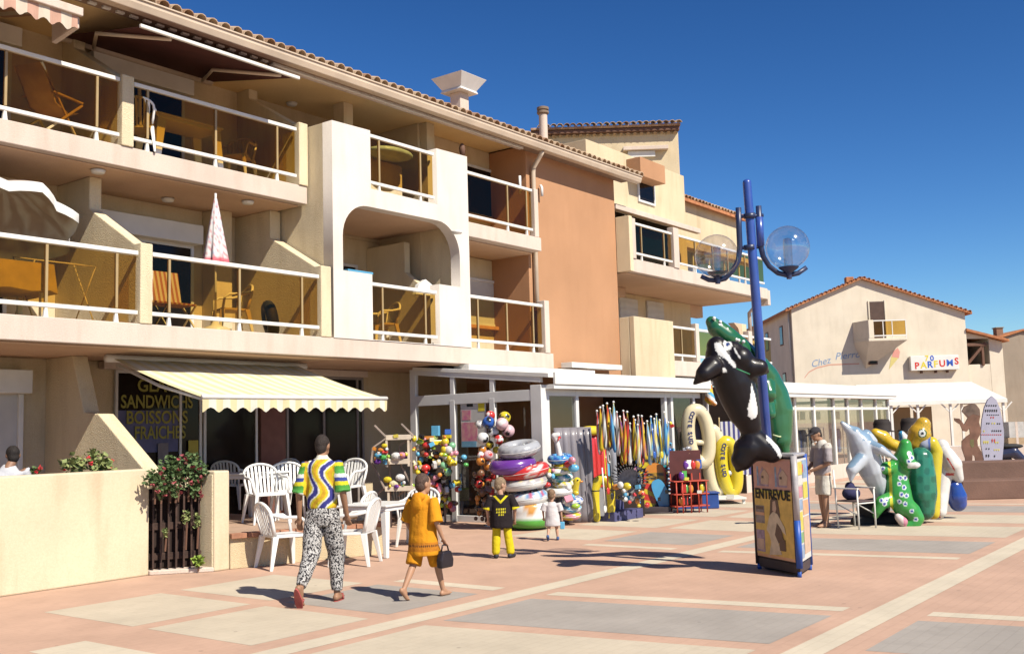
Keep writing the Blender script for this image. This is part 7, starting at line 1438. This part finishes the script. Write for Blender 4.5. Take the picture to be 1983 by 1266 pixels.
def btrs(q, j, s):
    q.ball(j['hip'], (.17*s,.14*s,.12*s))
    for L in 'lr': chain(q, [j[L+'hip'], j[L+'kn'], j[L+'an']+Vector((0,0,.03))], [.088*s,.092*s,.085*s])
def shoes(c):
    def f(t, j, s):
        for L in 'lr':
            an = j[L+'an']; fwv = Vector(J.get(L+'fw', (0,1,0))).normalized(); q = MB(); M_ = Matrix.Rotation(J.get(L+'pt', 0.0), 3, fwv.cross(Vector((0,0,1)))); f_ = M_ @ fwv; dn = M_ @ Vector((0,0,-1)); chain(q, [an+dn*.04*s-f_*.03*s, an+dn*.045*s+f_*.1*s, an+dn*.05*s+f_*.16*s], [.055*s,.052*s,.042*s]); capsule(q, an, an+dn*.03*s, .05*s, .05*s); blob(q, 'shoe', c, t, .009, 3)
    return f
human('fair haired boy in black shirt with yellow lettering and yellow trousers', GP(973,1080), R(-55), 1.09, J, (.56,.33,.22), (.30,.21,.13), [('shirt', bshirt, bshirt_c), ('trousers', btrs, lambda co, n: (.68,.55,.02))], childish=.75, extra=shoes(mat('dark_shoe', (.03,.03,.04), .6)))
# -- toddler
J = base_pose(); J.update({'head':(0,.01,.865),'chest':(0,0,.62),'hip':(0,0,.41),'lsh':(-.13,0,.68),'rsh':(.13,0,.68),'lel':(-.175,.0,.55),'rel':(.17,.0,.54),'lwr':(-.17,.06,.43),'rwr':(.18,.03,.41),'lhip':(-.06,0,.40),'rhip':(.06,0,.40),'lkn':(-.07,-.05,.23),'rkn':(.075,.04,.23),'lan':(-.09,-.14,.10),'ran':(.09,.04,.055),'lpt':-.6,'look':(.35,1,-.05)})
def tsh(q, j, s):
    loft(q, [(.22,0,0,.115,.095),(.235,0,0,.122,.1),(.35,0,0,.112,.09),(.46,0,0,.10,.078),(.53,0,0,.088,.065),(.565,0,0,.06,.05),(.585,0,0,.045,.042)])
    for L in 'lr': d = j[L+'el']-j[L+'sh']; q.tube([j['chest']+(j[L+'sh']-j['chest'])*.5, j[L+'sh'], j[L+'sh']+d*.9], [.042,.045,.054], 12)
def tpk(t, j, s):
    shoes(mat('blue_shoe', (.05,.10,.25), .6))(t, j, s); w = j['rwr']; lp('toy_packet', TM_['sky'], t, lambda q: q.box(w.x-.03,w.x+.04,w.y-.02,w.y+.05,w.z-.16,w.z-.05), bevel=.01)
human('toddler in long pale shirt walking to the swim rings', GP(1071,1046), R(-58), .80, J, (.58,.34,.23), (.24,.15,.09), [('shirt', tsh, lambda co, n: (.66,.62,.62))], childish=1.25, extra=tpk)
# -- man at the kiosk
J = base_pose(); J.update({'head':(.0,.055,.915),'chest':(0,.0,.735),'look':(-.15,1,-.35),'hup':(0,.25,1),'rel':(.15,.02,.63),'rwr':(.07,.14,.555),'lel':(-.15,.02,.63),'lwr':(-.05,.15,.56),'lkn':(-.055,.02,.285),'rkn':(.055,.0,.285),'lan':(-.055,.02,.052),'ran':(.055,-.02,.052)})
def polo(q, j, s):
    h, c = j['hip'], j['chest']; D = c-h
    loft(q, [((h+D*t).z, (h+D*t).x, (h+D*t).y+o, rx*s, ry*s) for t, o, rx, ry in ((-.12,.01,.15,.125),(-.06,.012,.165,.14),(.3,.015,.162,.140),(.7,.005,.17,.125),(1.1,0,.172,.115),(1.32,0,.15,.1),(1.48,0,.10,.08),(1.6,.01,.062,.062))])
    for L in 'lr': d = j[L+'el']-j[L+'sh']; q.tube([j['chest']+(j[L+'sh']-j['chest'])*.55, j[L+'sh'], j[L+'sh']+d*.5, j[L+'sh']+d*.95], [.07*s,.07*s,.072*s,.078*s], 14)
def bermuda(q, j, s):
    q.ball(j['hip'], (.165*s,.135*s,.12*s))
    for L in 'lr': q.tube([j[L+'hip'], j[L+'hip']+(j[L+'kn']-j[L+'hip'])*.5, j[L+'kn']+(j[L+'hip']-j[L+'kn'])*.15], [.095*s,.1*s,.098*s], 14)
def cap(t, j, s):
    hc = j['head']; q = MB(); hf = Vector((-.15,1,-.35)).normalized(); hu = Vector((0,.3,1)).normalized(); sd = hf.cross(hu).normalized(); hu = sd.cross(hf); M_ = Matrix((sd, hf, hu)).transposed()
    q.ball(hc+hu*.055*s, (.088*s,.104*s,.075*s), 16, 10, M_); q.ball(hc+hu*.04*s+hf*.12*s, (.07*s,.085*s,.014*s), 14, 8, M_); blob(q, 'cap', mat('dark_cap', (.04,.035,.04), .9), t, .01, 2)
    w = (j['lwr']+j['rwr'])/2+Vector((0,.06,-.02)); lp('paper', PWH, t, lambda q: q.box(w.x-.07,w.x+.07,w.y-.02,w.y+.1,w.z-.01,w.z+.005), bevel=0)
human('man in cap, grey polo shirt and white shorts standing behind the newspaper stand', GP(1600,1020), R(50), 1.63, J, (.42,.23,.14), (.05,.04,.035), [('polo_shirt', polo, lambda co, n: (.62,.58,.52) if co.z > 1.27 else (.36,.32,.33)), ('shorts', bermuda, lambda co, n: (.66,.62,.54))], extra=cap)
# -- seated guest behind the garden wall
J = base_pose(); J.update({'hip':(0,0,.27),'chest':(0,.03,.475),'head':(.02,.07,.665),'lsh':(-.118,.03,.54),'rsh':(.118,.03,.54),'lel':(-.15,.06,.38),'rel':(.15,.06,.38),'lwr':(-.08,.2,.36),'rwr':(.08,.2,.36),'lhip':(-.055,0,.26),'rhip':(.055,0,.26),'lkn':(-.07,.26,.27),'rkn':(.07,.26,.27),'lan':(-.07,.27,.052),'ran':(.07,.27,.052),'look':(-.4,1,0)})
sp_ = PY(14, 900, 12.75); sg2 = human('dark haired guest in white T-shirt seated behind the garden wall', (sp_.x, sp_.y, .42), R(-40), 1.72, J, (.30,.16,.10), (.022,.016,.014), [('t_shirt', polo, lambda co, n: (.60,.60,.64)), ('shorts', bermuda, lambda co, n: (.1,.12,.25))])
dup(ch0, (sp_.x, sp_.y, .4), R(-40), 'white plastic chair under the guest behind the garden wall')
gt = thing('garden_floor', 'paved garden floor behind the low cream wall', 'floor', (5,13,0)); gt['kind'] = 'structure'; del gt['category']
part('slab', MATS['terrace_tile'], lambda q: q.box(1.0, xg0-.17, 11.93, 15.2, 0.0, .4), bevel=0, parent=gt)

pm_.scale = (.93,.95,1.0); po_.scale = (.93,.95,1.0)
